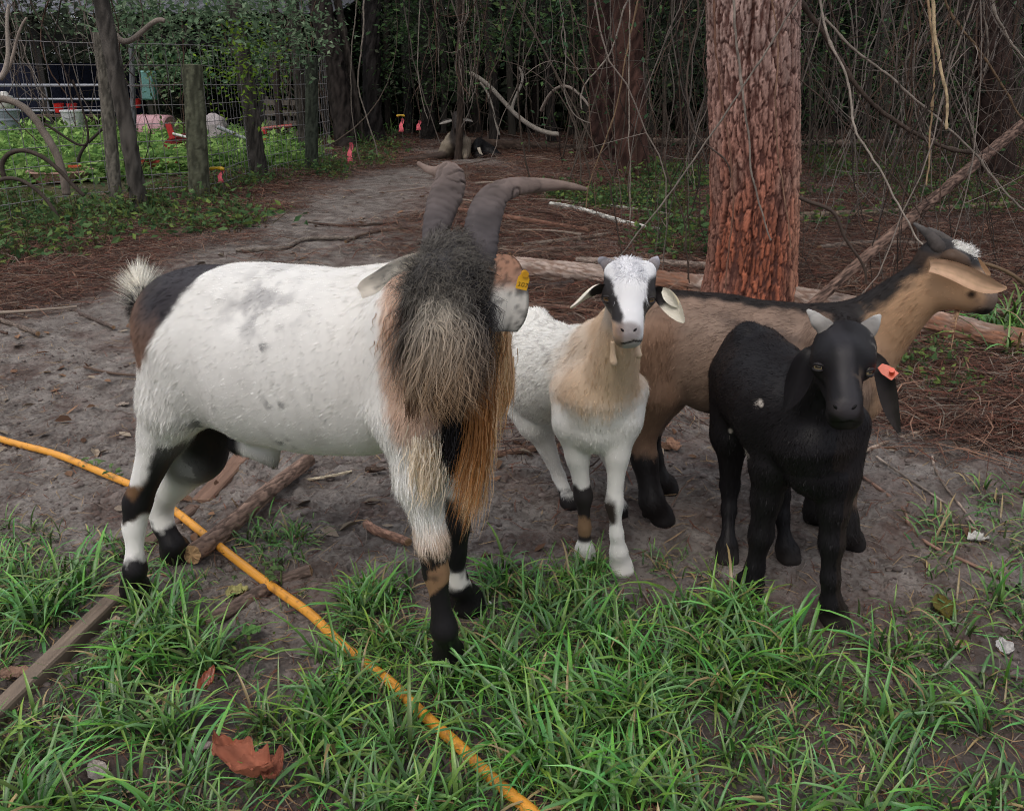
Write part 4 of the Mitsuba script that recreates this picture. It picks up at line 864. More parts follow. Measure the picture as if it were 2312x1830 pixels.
def make_ground():
    xs = [0.0]; 
    def side(lo, hi, h, g):
        a = [lo]
        while a[-1] < hi: a.append(a[-1] + h); h = h * g if a[-1] > 2.3 else h
        return a
    xp = side(.0, 70, .014, 1.05); xs = np.array(sorted(set([-a for a in xp] + xp)))
    ys = [1.0]; h = .014
    while ys[-1] < 90:
        ys.append(ys[-1] + h); h = h * 1.016 if ys[-1] > 2.6 else h
    ys = np.array([-12, -6, -3, -1.5, -.5, 0, .4, .7, .85, .95] + ys)
    X, Y = np.meshgrid(xs, ys)
    Z = height(X.ravel(), Y.ravel()).reshape(X.shape)
    v = np.stack([X, Y, Z], -1).reshape(-1, 3)
    ny, nx = X.shape; i, j = np.meshgrid(np.arange(ny - 1), np.arange(nx - 1), indexing='ij')
    q = np.stack([i * nx + j, i * nx + j + 1, (i + 1) * nx + j + 1, (i + 1) * nx + j], -1).reshape(-1, 4)
    dirt, dark, ndl, moss = [mi.Color3f(*[float(a) for a in lin(*q)]) for q in ((134, 127, 122), (82, 74, 70), (84, 58, 50), (62, 74, 44))]
    def pw(y, pts):                                # piecewise linear, in drjit
        import drjit as dr
        out = mi.Float(pts[0][1])
        for (a, b), (c, d) in zip(pts[:-1], pts[1:]):
            out = out + (d - b) * dr.clip((y - a) / (c - a), 0, 1)
        return out
    def colour(p, n, uv):
        import drjit as dr
        x, y = p.x, p.y
        f1, f2, f3 = mikit.fbm(x * 2.1, y * 2.1, 3.3), mikit.fbm(x * 13 + y * 4, y * 13 - x * 4, 1.7), mikit.fbm(x * 110 - y * 40, y * 110 + x * 40, 9.1)
        w = mikit.fbm(x * 1.1 + 7, y * .7, 5.5) - .5
        s = .12 + .05 * y
        needle = dr.maximum(mikit.smoothstep(s, -s, x - pw(y, XL) + w * s * 2.2), mikit.smoothstep(-s, s, x - pw(y, XR) + w * s * 2.2))
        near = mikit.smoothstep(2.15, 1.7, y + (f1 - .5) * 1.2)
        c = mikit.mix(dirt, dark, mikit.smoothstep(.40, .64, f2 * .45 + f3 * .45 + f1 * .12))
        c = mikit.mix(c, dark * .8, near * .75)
        c = mikit.mix(c, ndl * (.55 + .9 * f3), needle * (.6 + .4 * mikit.smoothstep(.3, .6, f2)))
        c = mikit.mix(c, ndl * .9, (1 - needle) * .32 * mikit.smoothstep(.52, .68, mikit.fbm(x * 4.7, y * 4.7, 8.8)))
        yard = mikit.smoothstep(-3.6, -5.0, x) * mikit.smoothstep(8.5, 11.0, y)
        c = mikit.mix(c, moss, yard * .6)
        return c * (.30 + 1.35 * f3) * (.8 + .4 * mikit.fbm(x * 31 - y * 12, y * 31 + x * 12, 2.2))
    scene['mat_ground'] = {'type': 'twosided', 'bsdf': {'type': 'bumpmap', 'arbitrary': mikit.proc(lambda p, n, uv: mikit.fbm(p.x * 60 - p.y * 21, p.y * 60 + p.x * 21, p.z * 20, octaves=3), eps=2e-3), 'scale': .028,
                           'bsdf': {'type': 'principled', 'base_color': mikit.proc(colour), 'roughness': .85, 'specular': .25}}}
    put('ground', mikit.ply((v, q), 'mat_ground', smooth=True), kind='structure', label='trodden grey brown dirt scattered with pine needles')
make_ground()

# ---- grass, needles and litter: nobody could count them
def blade(mb, r, x, y, L, W, az, lean, curl, c0, c1, segs=5):
    t = np.linspace(0, 1, segs + 1)
    d = np.array([math.cos(az), math.sin(az)])
    ang = lean + curl * t                                                  # from upright
    ds = L / segs
    h = np.concatenate([[0], np.cumsum(np.sin(ang[:-1]) * ds)]); z = np.concatenate([[0], np.cumsum(np.cos(ang[:-1]) * ds)])
    z = np.maximum(z, .004 + .006 * t)
    p = np.stack([x + d[0] * h, y + d[1] * h, z], 1)
    w = W * .5 * np.minimum(1, 1.25 * (1 - t) ** .6) * (.65 + .35 * np.minimum(1, t * 3)); tw = r.normal() * .5 * t
    s = np.stack([-d[1] * np.cos(tw) , d[0] * np.cos(tw), np.sin(tw)], 1)
    fold = np.stack([0 * t, 0 * t, w * .45], 1)
    V = np.stack([p - s * w[:, None] + fold, p, p + s * w[:, None] + fold], 1)[:-1].reshape(-1, 3); V = np.vstack([V, p[-1]])
    F = []
    for k in range(segs - 1):
        a = 3 * k; F += [[a, a + 1, a + 4], [a, a + 4, a + 3], [a + 1, a + 2, a + 5], [a + 1, a + 5, a + 4]]
    a = 3 * (segs - 1); F += [[a, a + 1, a + 3], [a + 1, a + 2, a + 3]]
    tt = np.append(np.repeat(t[:-1], 3), 1)[:, None]
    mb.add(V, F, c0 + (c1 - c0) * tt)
def tuft(seed, n, L, W, spread, flop, dry=.06):
    r = np.random.default_rng(seed); mb = MB()
    for _ in range(n):
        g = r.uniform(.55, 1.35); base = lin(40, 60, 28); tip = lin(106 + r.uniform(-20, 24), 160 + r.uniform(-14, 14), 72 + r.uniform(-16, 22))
        if r.random() < dry: base, tip = lin(120, 104, 70), lin(160, 140, 98)
        lean = abs(r.normal()) * .6 * flop
        blade(mb, r, r.normal() * spread, r.normal() * spread, L * r.uniform(.45, 1.25), W * r.uniform(.6, 1.3), r.uniform(0, 6.283), lean, r.uniform(.5, 2.4) * flop, base * g, tip * g)
    return mb.shape('mat_blade', smooth=True)
def group(name, shp): scene[name] = {'type': 'shapegroup', name + '_shape': shp}
_inst = {}
def inst(owner, grp, M):
    _inst[owner] = _inst.get(owner, 0) + 1
    scene[f'{owner}__{_inst[owner]:03d}'] = {'type': 'instance', 'to_world': T(M), 'group': {'type': 'ref', 'id': grp}}
def xf(p, rot=0.0, s=1.0, tilt=(0, 0)):
    return (T().translate([float(a) for a in p]).rotate([0, 0, 1], math.degrees(rot)).rotate([1, 0, 0], tilt[0]).rotate([0, 1, 0], tilt[1]).scale(s if not np.isscalar(s) else [s, s, s])).matrix
def inside(poly, n, r, dens=None):
    """n random points of the ground in a polygon given in world metres"""
    x0, y0, x1, y1 = poly.bounds; out = []
    while len(out) < n:
        q = np.array([r.uniform(x0, x1), r.uniform(y0, y1)])
        if poly.contains(Point(q)) and (dens is None or r.random() < dens(q)): out.append(q)
    return out
def make_grass():
    r = np.random.default_rng(21)
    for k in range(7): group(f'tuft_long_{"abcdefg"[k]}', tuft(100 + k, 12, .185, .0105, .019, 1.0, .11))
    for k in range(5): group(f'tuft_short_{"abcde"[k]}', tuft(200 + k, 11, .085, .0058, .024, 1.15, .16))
    tag('grass', 'green arching grass in clumps across the foreground', 'grass', kind='stuff')
    patch = lambda q: sstep(.36, .58, float(fbm(np.array([q[0], q[1], 0]), 2.2, 2, 5)) + .06)
    main = mapped([(-60, 1290), (200, 1330), (330, 1345), (420, 1400), (470, 1470), (600, 1520), (760, 1470), (800, 1390), (900, 1450), (1100, 1370), (1350, 1320), (1500, 1380), (1700, 1385), (1850, 1450), (1900, 1560), (1960, 1700), (2000, 1900), (-60, 1900)])
    bare = mapped([(590, 1430), (720, 1500), (700, 1640), (560, 1600), (480, 1480)])
    hose = [gnd(u, v)[:2] for u, v in HOSE]; hp = spline(np.array(hose), 120)
    av = cKDTree(np.array([gnd(u, v)[:2] for u, v in AVOID]))
    def put_tufts(poly, n, kinds, s0, s1, dens):
        for q in inside(poly, n, r, dens):
            if av.query(q)[0] < .085 and r.random() < .93: continue
            dh = np.min(np.linalg.norm(hp - q, axis=1)); dk = np.min(np.linalg.norm(HOOF - q, axis=1))
            s = r.uniform(s0, s1) * (1 if dh > .05 else .45) * (1 if dk > .06 else .6)
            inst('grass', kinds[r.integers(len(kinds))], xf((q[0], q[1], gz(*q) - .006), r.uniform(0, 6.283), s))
    longk = [f'tuft_long_{c}' for c in 'abcdefg']; shortk = [f'tuft_short_{c}' for c in 'abcde']
    put_tufts(main, 430, longk, .5, 1.1, lambda q: (0.12 if bare.contains(Point(q)) else 1) * (.04 + .96 * patch(q)))
    put_tufts(main, 420, shortk, .6, 1.2, lambda q: (0.2 if bare.contains(Point(q)) else 1))
    for poly, n, kinds, a, b in (([(1960, 1480), (2312, 1330), (2360, 1330), (2360, 1900), (1990, 1900)], 30, longk, .5, 1.0), ([(1900, 1430), (2360, 1250), (2360, 1900), (1950, 1900)], 60, shortk, .6, 1.1),
                                 ([(2100, 1120), (2360, 1080), (2360, 1330), (2050, 1400)], 30, shortk, .7, 1.3), ([(-60, 1170), (240, 1210), (420, 1290), (700, 1290), (700, 1380), (330, 1330), (-60, 1290)], 80, shortk, .6, 1.2),
                                 ([(540, 1180), (690, 1180), (690, 1270), (560, 1280)], 26, shortk, .7, 1.2), ([(1280, 1268), (1400, 1262), (1420, 1310), (1290, 1320)], 12, longk, .4, .62), ([(1290, 1240), (1390, 1250), (1400, 1300), (1290, 1300)], 12, shortk, .8, 1.2),
                                 ([(760, 1350), (930, 1330), (950, 1480), (780, 1470)], 26, longk, .5, .95), ([(1090, 1290), (1330, 1300), (1330, 1400), (1100, 1400)], 30, longk, .5, .95), ([(1480, 1240), (1650, 1270), (1640, 1320), (1480, 1320)], 10, shortk, .6, 1.0),
                                 ([(2230, 740), (2330, 750), (2330, 870), (2240, 850)], 16, longk, 1.0, 1.6), ([(560, 290), (960, 290), (960, 330), (700, 350)], 34, longk, 1.5, 3)):
        put_tufts(mapped(poly), n, kinds, a, b, None)
def strips(mb, r, pts, Ls, Ws, cols, zf, bend=.25, flat=.25):
    """thin lying strips (needles, straws, chips)"""
    for q, L, W, c in zip(pts, Ls, Ws, cols):
        az = r.uniform(0, 6.283); d = np.array([math.cos(az), math.sin(az)]); s = np.array([-d[1], d[0]]); b = r.normal() * bend * L
        a = q - d * L / 2; m = q + s * b; e = q + d * L / 2
        z0, z1 = r.uniform(.002, .012), r.uniform(.002, .012) + abs(r.normal()) * flat * L
        P3 = [np.append(a, zf(a) + z0), np.append(m, zf(m) + max(z0, z1) * .8), np.append(e, zf(e) + z1)]
        S = np.append(s, r.normal() * .4) * W * .5
        mb.add([P3[0] - S * .5, P3[0] + S * .5, P3[1] - S, P3[1] + S, P3[2]], [[0, 1, 3], [0, 3, 2], [2, 3, 4]], c * r.uniform(.6, 1.3))
def make_litter():
    r = np.random.default_rng(22)
    red, straw, grey, brn = lin(104, 66, 52), lin(150, 124, 92), lin(122, 112, 104), lin(84, 62, 50)
    # near dirt: bits of straw, needle and bark
    mb = MB(); N = 9500
    y = 1.25 + 4.2 * r.random(N) ** 1.5; x = (r.random(N) - .5) * 1.35 * (y + .5)
    pts = np.stack([x, y], 1); hz = height(x, y); nm = needle_mask(x, y, fbm(np.stack([x * 1.1, y * .7, x * 0], 1), 1, 2, 3) - .5)
    it = iter(range(N)); cols, Ls, Ws = [], [], []
    for i in range(N):
        k = r.random()
        cols.append(red if k < .30 + .45 * nm[i] else (straw if k < .66 else (grey if k < .86 else brn)))
        Ls.append(r.uniform(.015, .10)); Ws.append(r.uniform(.0014, .0034))
    tree = cKDTree(pts)
    strips(mb, r, pts, Ls, Ws, cols, lambda q: hz[tree.query(q)[1]], .12, .10)
    put('ground_litter', mb.shape('mat_matte', smooth=False), 'straw, bark bits and dry needles strewn over the near dirt', 'litter', kind='stuff')
    # clods
    mb = MB(); ico = trimesh.creation.icosahedron(); iv, if_ = np.array(ico.vertices), ico.faces
    for i in range(6500):
        y = 1.7 + 3.4 * r.random() ** 1.3; x = (r.random() - .5) * 1.3 * (y + .4); s = .003 + .011 * r.random() ** 3
        p = np.array([x, y, 0]); g = r.uniform(.6, 1.15)
        mb.add((iv * r.uniform(.75, 1.2, (len(iv), 1)) * s * [1.2, 1, .75]) + [x, y, 0], if_, lin(112, 102, 98) * g)
    v, f, c = mb.get(); k = len(iv); ctr = v.reshape(-1, k, 3).mean(1); zz = height(ctr[:, 0], ctr[:, 1])
    v = v + np.repeat(np.stack([zz * 0, zz * 0, zz], 1), k, 0)
    put('dirt_clods', mikit.ply((v, f), 'mat_matte', smooth=True, color=c), 'small lumps of churned dirt around the hooves', 'dirt', kind='stuff')
    # needle mats
    for k in range(4):
        rr = np.random.default_rng(300 + k); mb = MB(); n = 150
        strips(mb, rr, rr.normal(size=(n, 2)) * .17, rr.uniform(.10, .24, n), rr.uniform(.0022, .0045, n), [[lin(104, 66, 54), lin(84, 56, 47), lin(126, 96, 80), lin(118, 106, 96), lin(66, 50, 44)][j] for j in rr.integers(0, 5, n)], lambda q: 0.004, .10, .12)
        group(f'needle_mat_{"abcd"[k]}', mb.shape('mat_matte', smooth=False))
    tag('pine_needles', 'reddish fallen pine needles matted on the forest floor', 'pine needles', kind='stuff')
    n = 0
    while n < 1500:
        y = 3.2 + 20 * r.random() ** 1.6; x = (r.random() - .5) * 1.3 * (y + .5); 
        m = float(needle_mask(x, y, float(fbm(np.array([x * 1.1, y * .7, 0]), 1, 2, 3)) - .5))
        if x < -4.4 and y > 9: continue
        if r.random() > .04 + .96 * m: continue
        inst('pine_needles', f'needle_mat_{"abcd"[r.integers(4)]}', xf((x, y, gz(x, y) + .004), r.uniform(0, 6.283), r.uniform(.7, 1.3) * (1 + y * .03))); n += 1
    # dead leaves
    mb = MB()
    for i in range(1500):
        y = 3.0 + 16 * r.random() ** 1.5 if i > 45 else r.uniform(1.4, 3.2); x = (r.random() - .5) * 1.3 * (y + .5)
        leaf_bit(mb, r, np.array([x, y, gz(x, y) + .006]), r.uniform(.012, .034) * (1 + .03 * y), [lin(120, 92, 72), lin(150, 136, 120), lin(96, 70, 54), lin(128, 116, 104)][r.integers(4)])
    put('leaf_litter', mb.shape('mat_matte', smooth=False), 'small dead leaves lying all over the ground', 'leaves', kind='stuff')
def leaf_bit(mb, r, p, s, c, up=.35):
    az, tl = r.uniform(0, 6.283), r.normal() * up
    a = np.array([math.cos(az), math.sin(az), tl * .6]); b = np.array([-math.sin(az), math.cos(az), r.normal() * up * .8])
    k = abs(r.normal()) * .25 * s
    v = np.array([p - a * s, p - a * s * .2 + b * s * .5 + [0, 0, k], p + a * s * .5 + b * s * .38 + [0, 0, k], p + a * s, p + a * s * .5 - b * s * .38 + [0, 0, k], p - a * s * .2 - b * s * .5 + [0, 0, k], p])
    mb.add(v, [[0, 6, 1], [1, 6, 2], [2, 6, 3], [3, 6, 4], [4, 6, 5], [5, 6, 0]], c * r.uniform(.55, 1.25))
HOSE = [(-60, 972), (0, 990), (100, 1019), (200, 1056), (280, 1094), (395, 1156), (490, 1228), (590, 1300), (700, 1380), (770, 1449), (815, 1483), (885, 1541), (960, 1615), (1034, 1677), (1108, 1746), (1197, 1822), (1260, 1880)]
AVOID = [(286 - 31.6 * k, 1338 + 30.2 * k) for k in range(11)] + [(545, 1738), (575, 1755), (515, 1715), (618, 1770), (590, 1800), (560, 1790), (470, 1575), (465, 1610), (470, 1650), (535, 1335), (568, 1442), (222, 1756), (2266, 1466)] + [(434 + 26 * k, 1258 - 21 * k) for k in range(10)] + [(462 + 24 * k, 1398 - 12 * k) for k in range(10)]
make_grass(); make_litter()
# ---------------------------------------------------------------- trees, vines, fallen wood
def bark_tube(path, rad, sides, n, plate, depth, cf, cp, seed, flare=None, stretch=2.6, cracks=None):
    """a trunk with furrowed bark: plates stand proud of dark furrows"""
    p = spline(path, n); t = np.linspace(0, 1, n)
    r = np.interp(t, np.linspace(0, 1, len(rad)), rad)
    if flare: r = r * (1 + flare[0] * np.exp(-(p[:, 2] - p[0, 2]) / flare[1]))
    v, f = tube(p, r, sides, cap=False)
    s = np.concatenate([[0], np.cumsum(np.linalg.norm(np.diff(p, axis=0), axis=1))])
    ang = np.arange(sides) * 2 * np.pi / sides
    R = float(np.mean(r)); rr = np.random.default_rng(seed)
    U = (ang * R)[None, :] + np.zeros((n, 1)); S = s[:, None] + np.zeros((1, sides))
    P3 = np.stack([np.cos(ang)[None] * R + 0 * S, np.sin(ang)[None] * R + 0 * S, S / stretch], -1).reshape(-1, 3)
    P3 = P3 + (np.stack([fbm(P3, 1.5 / plate, 2, seed + k) for k in (1, 2, 3)], 1) - .5) * plate * .9
    m = int(2 * np.pi * R * s[-1] / stretch / plate ** 2 * 1.1) + 8
    th, zz = rr.uniform(0, 2 * np.pi, m), rr.uniform(-plate, s[-1] / stretch + plate, m)
    d, i = cKDTree(np.stack([np.cos(th) * R, np.sin(th) * R, zz], 1)).query(P3, k=2)
    e = (d[:, 1] - d[:, 0]) / plate
    k = sstep(.0, .30, e + .35 * (fbm(P3, 2.2 / plate, 3, seed + 4) - .5))
    fine = fbm(P3 * [1, 1, stretch * .8], 2.2 / plate, 4, seed + 9); rough = fbm(P3 * [1, 1, stretch * .6], 6 / plate, 3, seed + 8)
    off = depth * (k - .75 + .7 * (fine - .5) + .5 * (rough - .5) + .5 * (rr.random(m)[i[:, 0]] - .5))
    fine = fine * .6 + rough * .4; k = k * (.75 + .25 * sstep(.35, .55, fine))
    tt, a, b = frames(p)
    o = np.cos(ang)[None, :, None] * a[:, None] + np.sin(ang)[None, :, None] * b[:, None]
    v = v + o.reshape(-1, 3) * off[:, None]
    if cracks is not None:
        for th0, w0, amp in cracks:
            da = np.abs((np.tile(ang, n) - th0 - amp * (fbm(np.stack([np.repeat(s, sides) * 1.3 + th0 * 9, 0 * U.ravel(), 0 * U.ravel()], 1), 1, 3, seed + 3) - .5) + np.pi) % (2 * np.pi) - np.pi) * R
            q = sstep(w0, w0 * .25, da + w0 * .9 * (fine - .5)) * sstep(.25, .5, fbm(np.stack([np.repeat(s, sides) + th0 * 5, 0 * U.ravel(), 0 * U.ravel()], 1), 1.1, 2, seed + 6) + .18); k = k * (1 - .9 * q); v = v - o.reshape(-1, 3) * (q * depth * 1.5)[:, None]
    tone = (.8 + .4 * rr.random(m))[i[:, 0]] * (.35 + 1.3 * fine)
    c = np.asarray(cf)[None] + (cp(v) * tone[:, None] - np.asarray(cf)[None]) * k[:, None]
    return v, f, c
def leaves_mesh(r, n, ext, size, cols, hang=.3, mb=None, shape_=None):
    mb = mb or MB()
    P_ = r.normal(size=(n, 3)) * np.asarray(ext) if shape_ is None else shape_(r, n)
    a = unit(r.normal(size=(n, 3)) * [1, 1, .5] + [0, 0, -hang]); b = unit(np.cross(a, r.normal(size=(n, 3)) * .5 + [0, 0, 1]))
    s = size * r.uniform(.6, 1.35, n)[:, None]; up = np.cross(b, a)
    V = np.stack([P_, P_ + a * s * .45 + b * s * .24 + up * s * .06, P_ + a * s, P_ + a * s * .45 - b * s * .24 + up * s * .06], 1).reshape(-1, 3)
    F = (np.array([[0, 1, 2], [0, 2, 3]])[None] + (np.arange(n) * 4)[:, None, None]).reshape(-1, 3)
    c = np.asarray(cols)[r.integers(0, len(cols), n)] * r.uniform(.6, 1.35, n)[:, None]
    mb.add(V, F, np.repeat(c, 4, 0))
    return mb
GREENS = [lin(88, 116, 74), lin(74, 102, 70), lin(104, 128, 80), lin(80, 110, 82)]
DARKG = [lin(68, 76, 64), lin(58, 66, 57), lin(80, 86, 72)]
def crown_shape(seed, R, H, n, size):
    def blob(r, n):
        k = r.normal(size=(26, 3)) * [R * .45, R * .45, H * .28]; j = r.integers(0, 26, n)
        return k[j] + r.normal(size=(n, 3)) * [R * .16, R * .16, H * .10]
    return leaves_mesh(np.random.default_rng(seed), n, 0, size, DARKG, shape_=blob).shape('mat_leaf', smooth=False)
def make_trees():
    r = np.random.default_rng(31)
    crowns = [crown_shape(400 + k, 4.2, 4.5, 2600, .34) for k in range(3)]
    # the big pine
    g = thing('pine_tree', 'thick red barked pine trunk standing behind the brown goat', 'tree')
    b = gnd(1683, 690); yb = b[1]; top = at(1700, 0, yb + .12)
    path = [[b[0], yb, -.15], [b[0] + .01, yb + .02, .5], [top[0], top[1], top[2]], [top[0] + .05, top[1] + .1, 4.5], [top[0] + .1, top[1] + .2, 8]]
    def cp(v):
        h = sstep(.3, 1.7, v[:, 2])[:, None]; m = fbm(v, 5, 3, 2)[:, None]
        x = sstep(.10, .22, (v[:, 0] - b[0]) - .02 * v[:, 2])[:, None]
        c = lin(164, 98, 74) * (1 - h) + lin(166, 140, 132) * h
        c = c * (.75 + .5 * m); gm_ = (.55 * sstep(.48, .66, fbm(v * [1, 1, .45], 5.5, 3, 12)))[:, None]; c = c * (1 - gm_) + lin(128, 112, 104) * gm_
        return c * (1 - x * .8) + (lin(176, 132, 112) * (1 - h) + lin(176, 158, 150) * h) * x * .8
    p = spline(path, 80); lowp = [q for q in p if q[2] < 2.6]
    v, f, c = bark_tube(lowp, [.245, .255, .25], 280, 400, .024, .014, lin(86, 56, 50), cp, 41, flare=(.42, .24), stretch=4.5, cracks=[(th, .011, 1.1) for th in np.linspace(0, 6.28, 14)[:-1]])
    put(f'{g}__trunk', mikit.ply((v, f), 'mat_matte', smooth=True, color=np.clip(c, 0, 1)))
    hi = [q for q in p if q[2] > 2.55]; v, f = tube(hi, np.linspace(.262, .17, len(hi)), 28, wob=.1)
    put(f'{g}__upper_trunk', mikit.ply((v, f), 'mat_matte', smooth=True, color=np.tile(lin(120, 92, 84), (len(v), 1))))
    put(f'{g}__crown', crowns[0], kind='stuff', to_world=T().translate([top[0] + .1, top[1] + .4, 9.2]))
    # the others: base pixel, pixel at the picture's top, width in pixels, tone
    specs = [((1434, 408), 1416, 66, lin(82, 58, 51), 'red brown pine trunk with vines, left of the thick pine'), ((1364, 358), 1362, 62, lin(66, 46, 42), 'dark trunk close beside the red brown pine'),
             ((785, 334), 722, 50, lin(54, 48, 46), 'dark leaning trunk, left one of the pair beyond the fence posts'), ((850, 326), 838, 40, lin(46, 42, 42), 'dark upright trunk, right one of the pair beyond the fence posts'),
             ((818, 332), 762, 18, lin(70, 64, 60), 'thin stem between the paired dark trunks'), ((2252, 396), 2238, 72, lin(60, 46, 42), 'dark trunk at the right edge behind the leaning pole'),
             ((1945, 322), 1936, 34, lin(52, 46, 44), 'dark trunk seen through the tangled stems right of the pine'), ((588, 418), 528, 36, lin(72, 68, 64), 'leaning grey trunk with pale bark edge beside a fence post'),
             ((316, 488), 228, 34, lin(76, 72, 68), 'leaning grey trunk just right of the first fence post'), ((305, 400), 294, 11, lin(112, 114, 118), 'thin pale grey sapling right of the leaning grey trunk'),
             ((1032, 362), 1040, 15, lin(62, 52, 46), 'thin trunk in front of the resting goats'), ((1116, 330), 1098, 22, lin(50, 46, 44), 'dark trunk right of the resting goats'),
             ((925, 306), 912, 18, lin(66, 64, 62), 'grey trunk behind the pink flags'), ((965, 318), 960, 30, lin(48, 44, 42), 'dark trunk left of the resting goats'),
             ((1245, 318), 1232, 20, lin(50, 46, 44), 'dark trunk behind the pale bent branch'), ((1545, 322), 1538, 26, lin(62, 50, 46), 'dark trunk just left of the thick pine'),
             ((2050, 330), 2052, 26, lin(54, 46, 42), 'dark trunk in the right hand thicket'), ((2120, 316), 2100, 16, lin(60, 52, 46), 'slim trunk in the right hand thicket'), ((690, 360), 662, 24, lin(58, 54, 50), 'grey trunk beside the far fence post')]
    for i, (bp, ut, wpx, tone, lab) in enumerate(specs):
        k = thing('tree', lab, 'tree'); b = gnd(*bp); b[2] = gz(b[0], b[1]) - .1; top = at(ut, 0, b[1] * 1.01)
        rad = msize(wpx, gnd(*bp)) * .5; dirv = (top - b) / max(top[2] - b[2], .5)
        pts = [b, b + dirv * (top[2] - b[2]) * .5 + [r.normal() * rad * .3, 0, 0], top, b + dirv * 4.2, b + dirv * 4.2 + np.array([dirv[0] * .3, 0, 1]) * 4]
        v, f, c = bark_tube(pts, [rad * 1.02, rad, rad * .95, rad * .8, rad * .55], 32 if rad > .09 else 16, 110, max(rad * .42, .03), rad * .16, tone * .42, lambda q: np.tile(tone * 1.25, (len(q), 1)), 50 + i, flare=(.35, .25), stretch=3)
        put(f'{k}__trunk', mikit.ply((v, f), 'mat_matte', smooth=True, color=np.clip(c, 0, 1)))
        e = pts[-1]
        if wpx > 15 and b[0] > -2.2 or wpx > 45: put(f'{k}__crown', crowns[i % 3], kind='stuff', to_world=T().translate([float(e[0]), float(e[1]), float(e[2]) + 1.0]).rotate([0, 0, 1], 40 * i).scale(.8 if wpx > 30 else .6))
    far = [(880, 304, 14, 874), (1158, 312, 15, 1150), (1205, 302, 11, 1210), (1292, 306, 18, 1286), (1472, 304, 14, 1478), (1832, 334, 15, 1826), (1888, 318, 11, 1896), (2010, 342, 18, 2004), (2178, 330, 16, 2186), (2296, 322, 20, 2290), (1000, 312, 12, 996), (640, 342, 16, 618), (1080, 306, 20, 1076), (1330, 312, 12, 1322)]
    FARL = ['slim far trunk just right of the paired dark trunks', 'slim far trunk right of the black resting goat', 'thin far trunk under the pale forked branch', 'far trunk just left of the dark trunk beside the red brown pine', 'far trunk between the red brown pine and the thick pine', 'far trunk, first to the right of the thick pine', 'thin far trunk, second to the right of the thick pine', 'far trunk just left of the bright straw coloured strand', 'far trunk behind the end of the thick woody vine', 'far trunk at the right edge of the picture', 'thin far trunk just left of the pale resting goat', 'far trunk between the leaning grey trunk and the far fence post', 'far trunk directly behind the black resting goat', 'thin far trunk touching the dark trunk beside the red brown pine']
    for i, (u, vv, w, ut) in enumerate(far):
        k = thing('tree', FARL[i], 'tree'); b = gnd(u, vv); b[2] = gz(b[0], b[1]) - .1; top = at(ut, 0, b[1] * 1.01); rad = msize(w, gnd(u, vv)) * .5
        v, f = tube(spline([b, (b + top) / 2 + [r.normal() * .08, 0, 0], top, top + (top - b) * 1.2], 40), np.linspace(rad * 1.1, rad * .6, 40), 12, wob=.18, seed=i, wf=3)
        put(f'{k}__trunk', mikit.ply((v, f), 'mat_matte', smooth=True, color=[lin(62, 56, 52), lin(78, 74, 68), lin(52, 44, 42)][i % 3] * (.4 + 1.1 * fbm(v * [1, 1, .3], 7, 3, i))[:, None]))
        put(f'{k}__crown', crowns[i % 3], kind='stuff', to_world=T().translate([float(a) for a in top + (top - b) * 1.2 + [0, 0, 1.5]]).rotate([0, 0, 1], 50 * i).scale(.5))
    # farther woods, one mass
    for k in range(4):
        rr = np.random.default_rng(500 + k)
        group(f'thicket_leaves_{"abcd"[k]}', leaves_mesh(rr, 230, [.85, .85, .8], .22, DARKG).shape('mat_leaf', smooth=False))
    mbs = [MB(), MB()]
    for k in range(2):
        rr = np.random.default_rng(520 + k)
        for _ in range(16):
            q = np.array([rr.normal() * 1.2, rr.normal() * 1.2, 0]); e = q + [rr.normal() * .8, rr.normal() * .4, rr.uniform(4, 7)]
            v, f = tube(spline([q, (q + e) / 2 + rr.normal(size=3) * .25, e], 7), rr.uniform(.012, .06), 5, cap=False); mbs[k].add(v, f, lin(74, 68, 62) * rr.uniform(.5, 1.4))
        group(f'thicket_stems_{"ab"[k]}', mbs[k].shape('mat_matte'))
    tag('far_woods', 'dark mass of leafy woods closing off the background', 'woods', kind='stuff')
    n = 0
    while n < 1500:
        y = r.uniform(25, 48); x = r.uniform(-.85, .85) * y
        if x < -.33 * y and y < 33: continue
        z = abs(r.normal()) * 2.4 + .3 if r.random() < .75 else r.uniform(0, 8)
        inst('far_woods', f'thicket_leaves_{"abcd"[r.integers(4)]}', xf((x, y, z), r.uniform(0, 6.28), r.uniform(.8, 1.8))); n += 1
    for _ in range(70):
        y = r.uniform(24, 44); x = r.uniform(-.32, .8) * y
        inst('far_woods', f'thicket_stems_{"ab"[r.integers(2)]}', xf((x, y, 0), r.uniform(0, 6.28), r.uniform(.7, 1.1)))
    # middle-distance saplings and brush with thin foliage
    for k in range(3):
        rr = np.random.default_rng(540 + k); mb = MB()
        for _ in range(5):
            q = rr.normal(size=3) * [.5, .5, 0]; e = q + [rr.normal() * .8, rr.normal() * .8, rr.uniform(1.5, 4)]
            pth = spline([q, (q + e) / 2 + rr.normal(size=3) * .2, e], 10); v, f = tube(pth, np.linspace(.012, .004, 10), 5, cap=False); mb.add(v, f, lin(88, 78, 70))
        br = mb.shape('mat_matte'); rr = np.random.default_rng(550 + k)
        lv = leaves_mesh(rr, 260, [.6, .6, .75], .075, GREENS).get()
        group(f'brush_stems_{"abc"[k]}', br); group(f'brush_leaves_{"abc"[k]}', mikit.ply((lv[0] + [0, 0, 1.9], lv[1]), 'mat_leaf', smooth=False, color=lv[2]))
    tag('undergrowth', 'thin saplings and leafy brush between the trunks', 'undergrowth', kind='stuff')
    spots = [(x, y) for x, y in zip(r.uniform(-.75, .75, 400), r.uniform(11, 25, 400))]
    m = 0
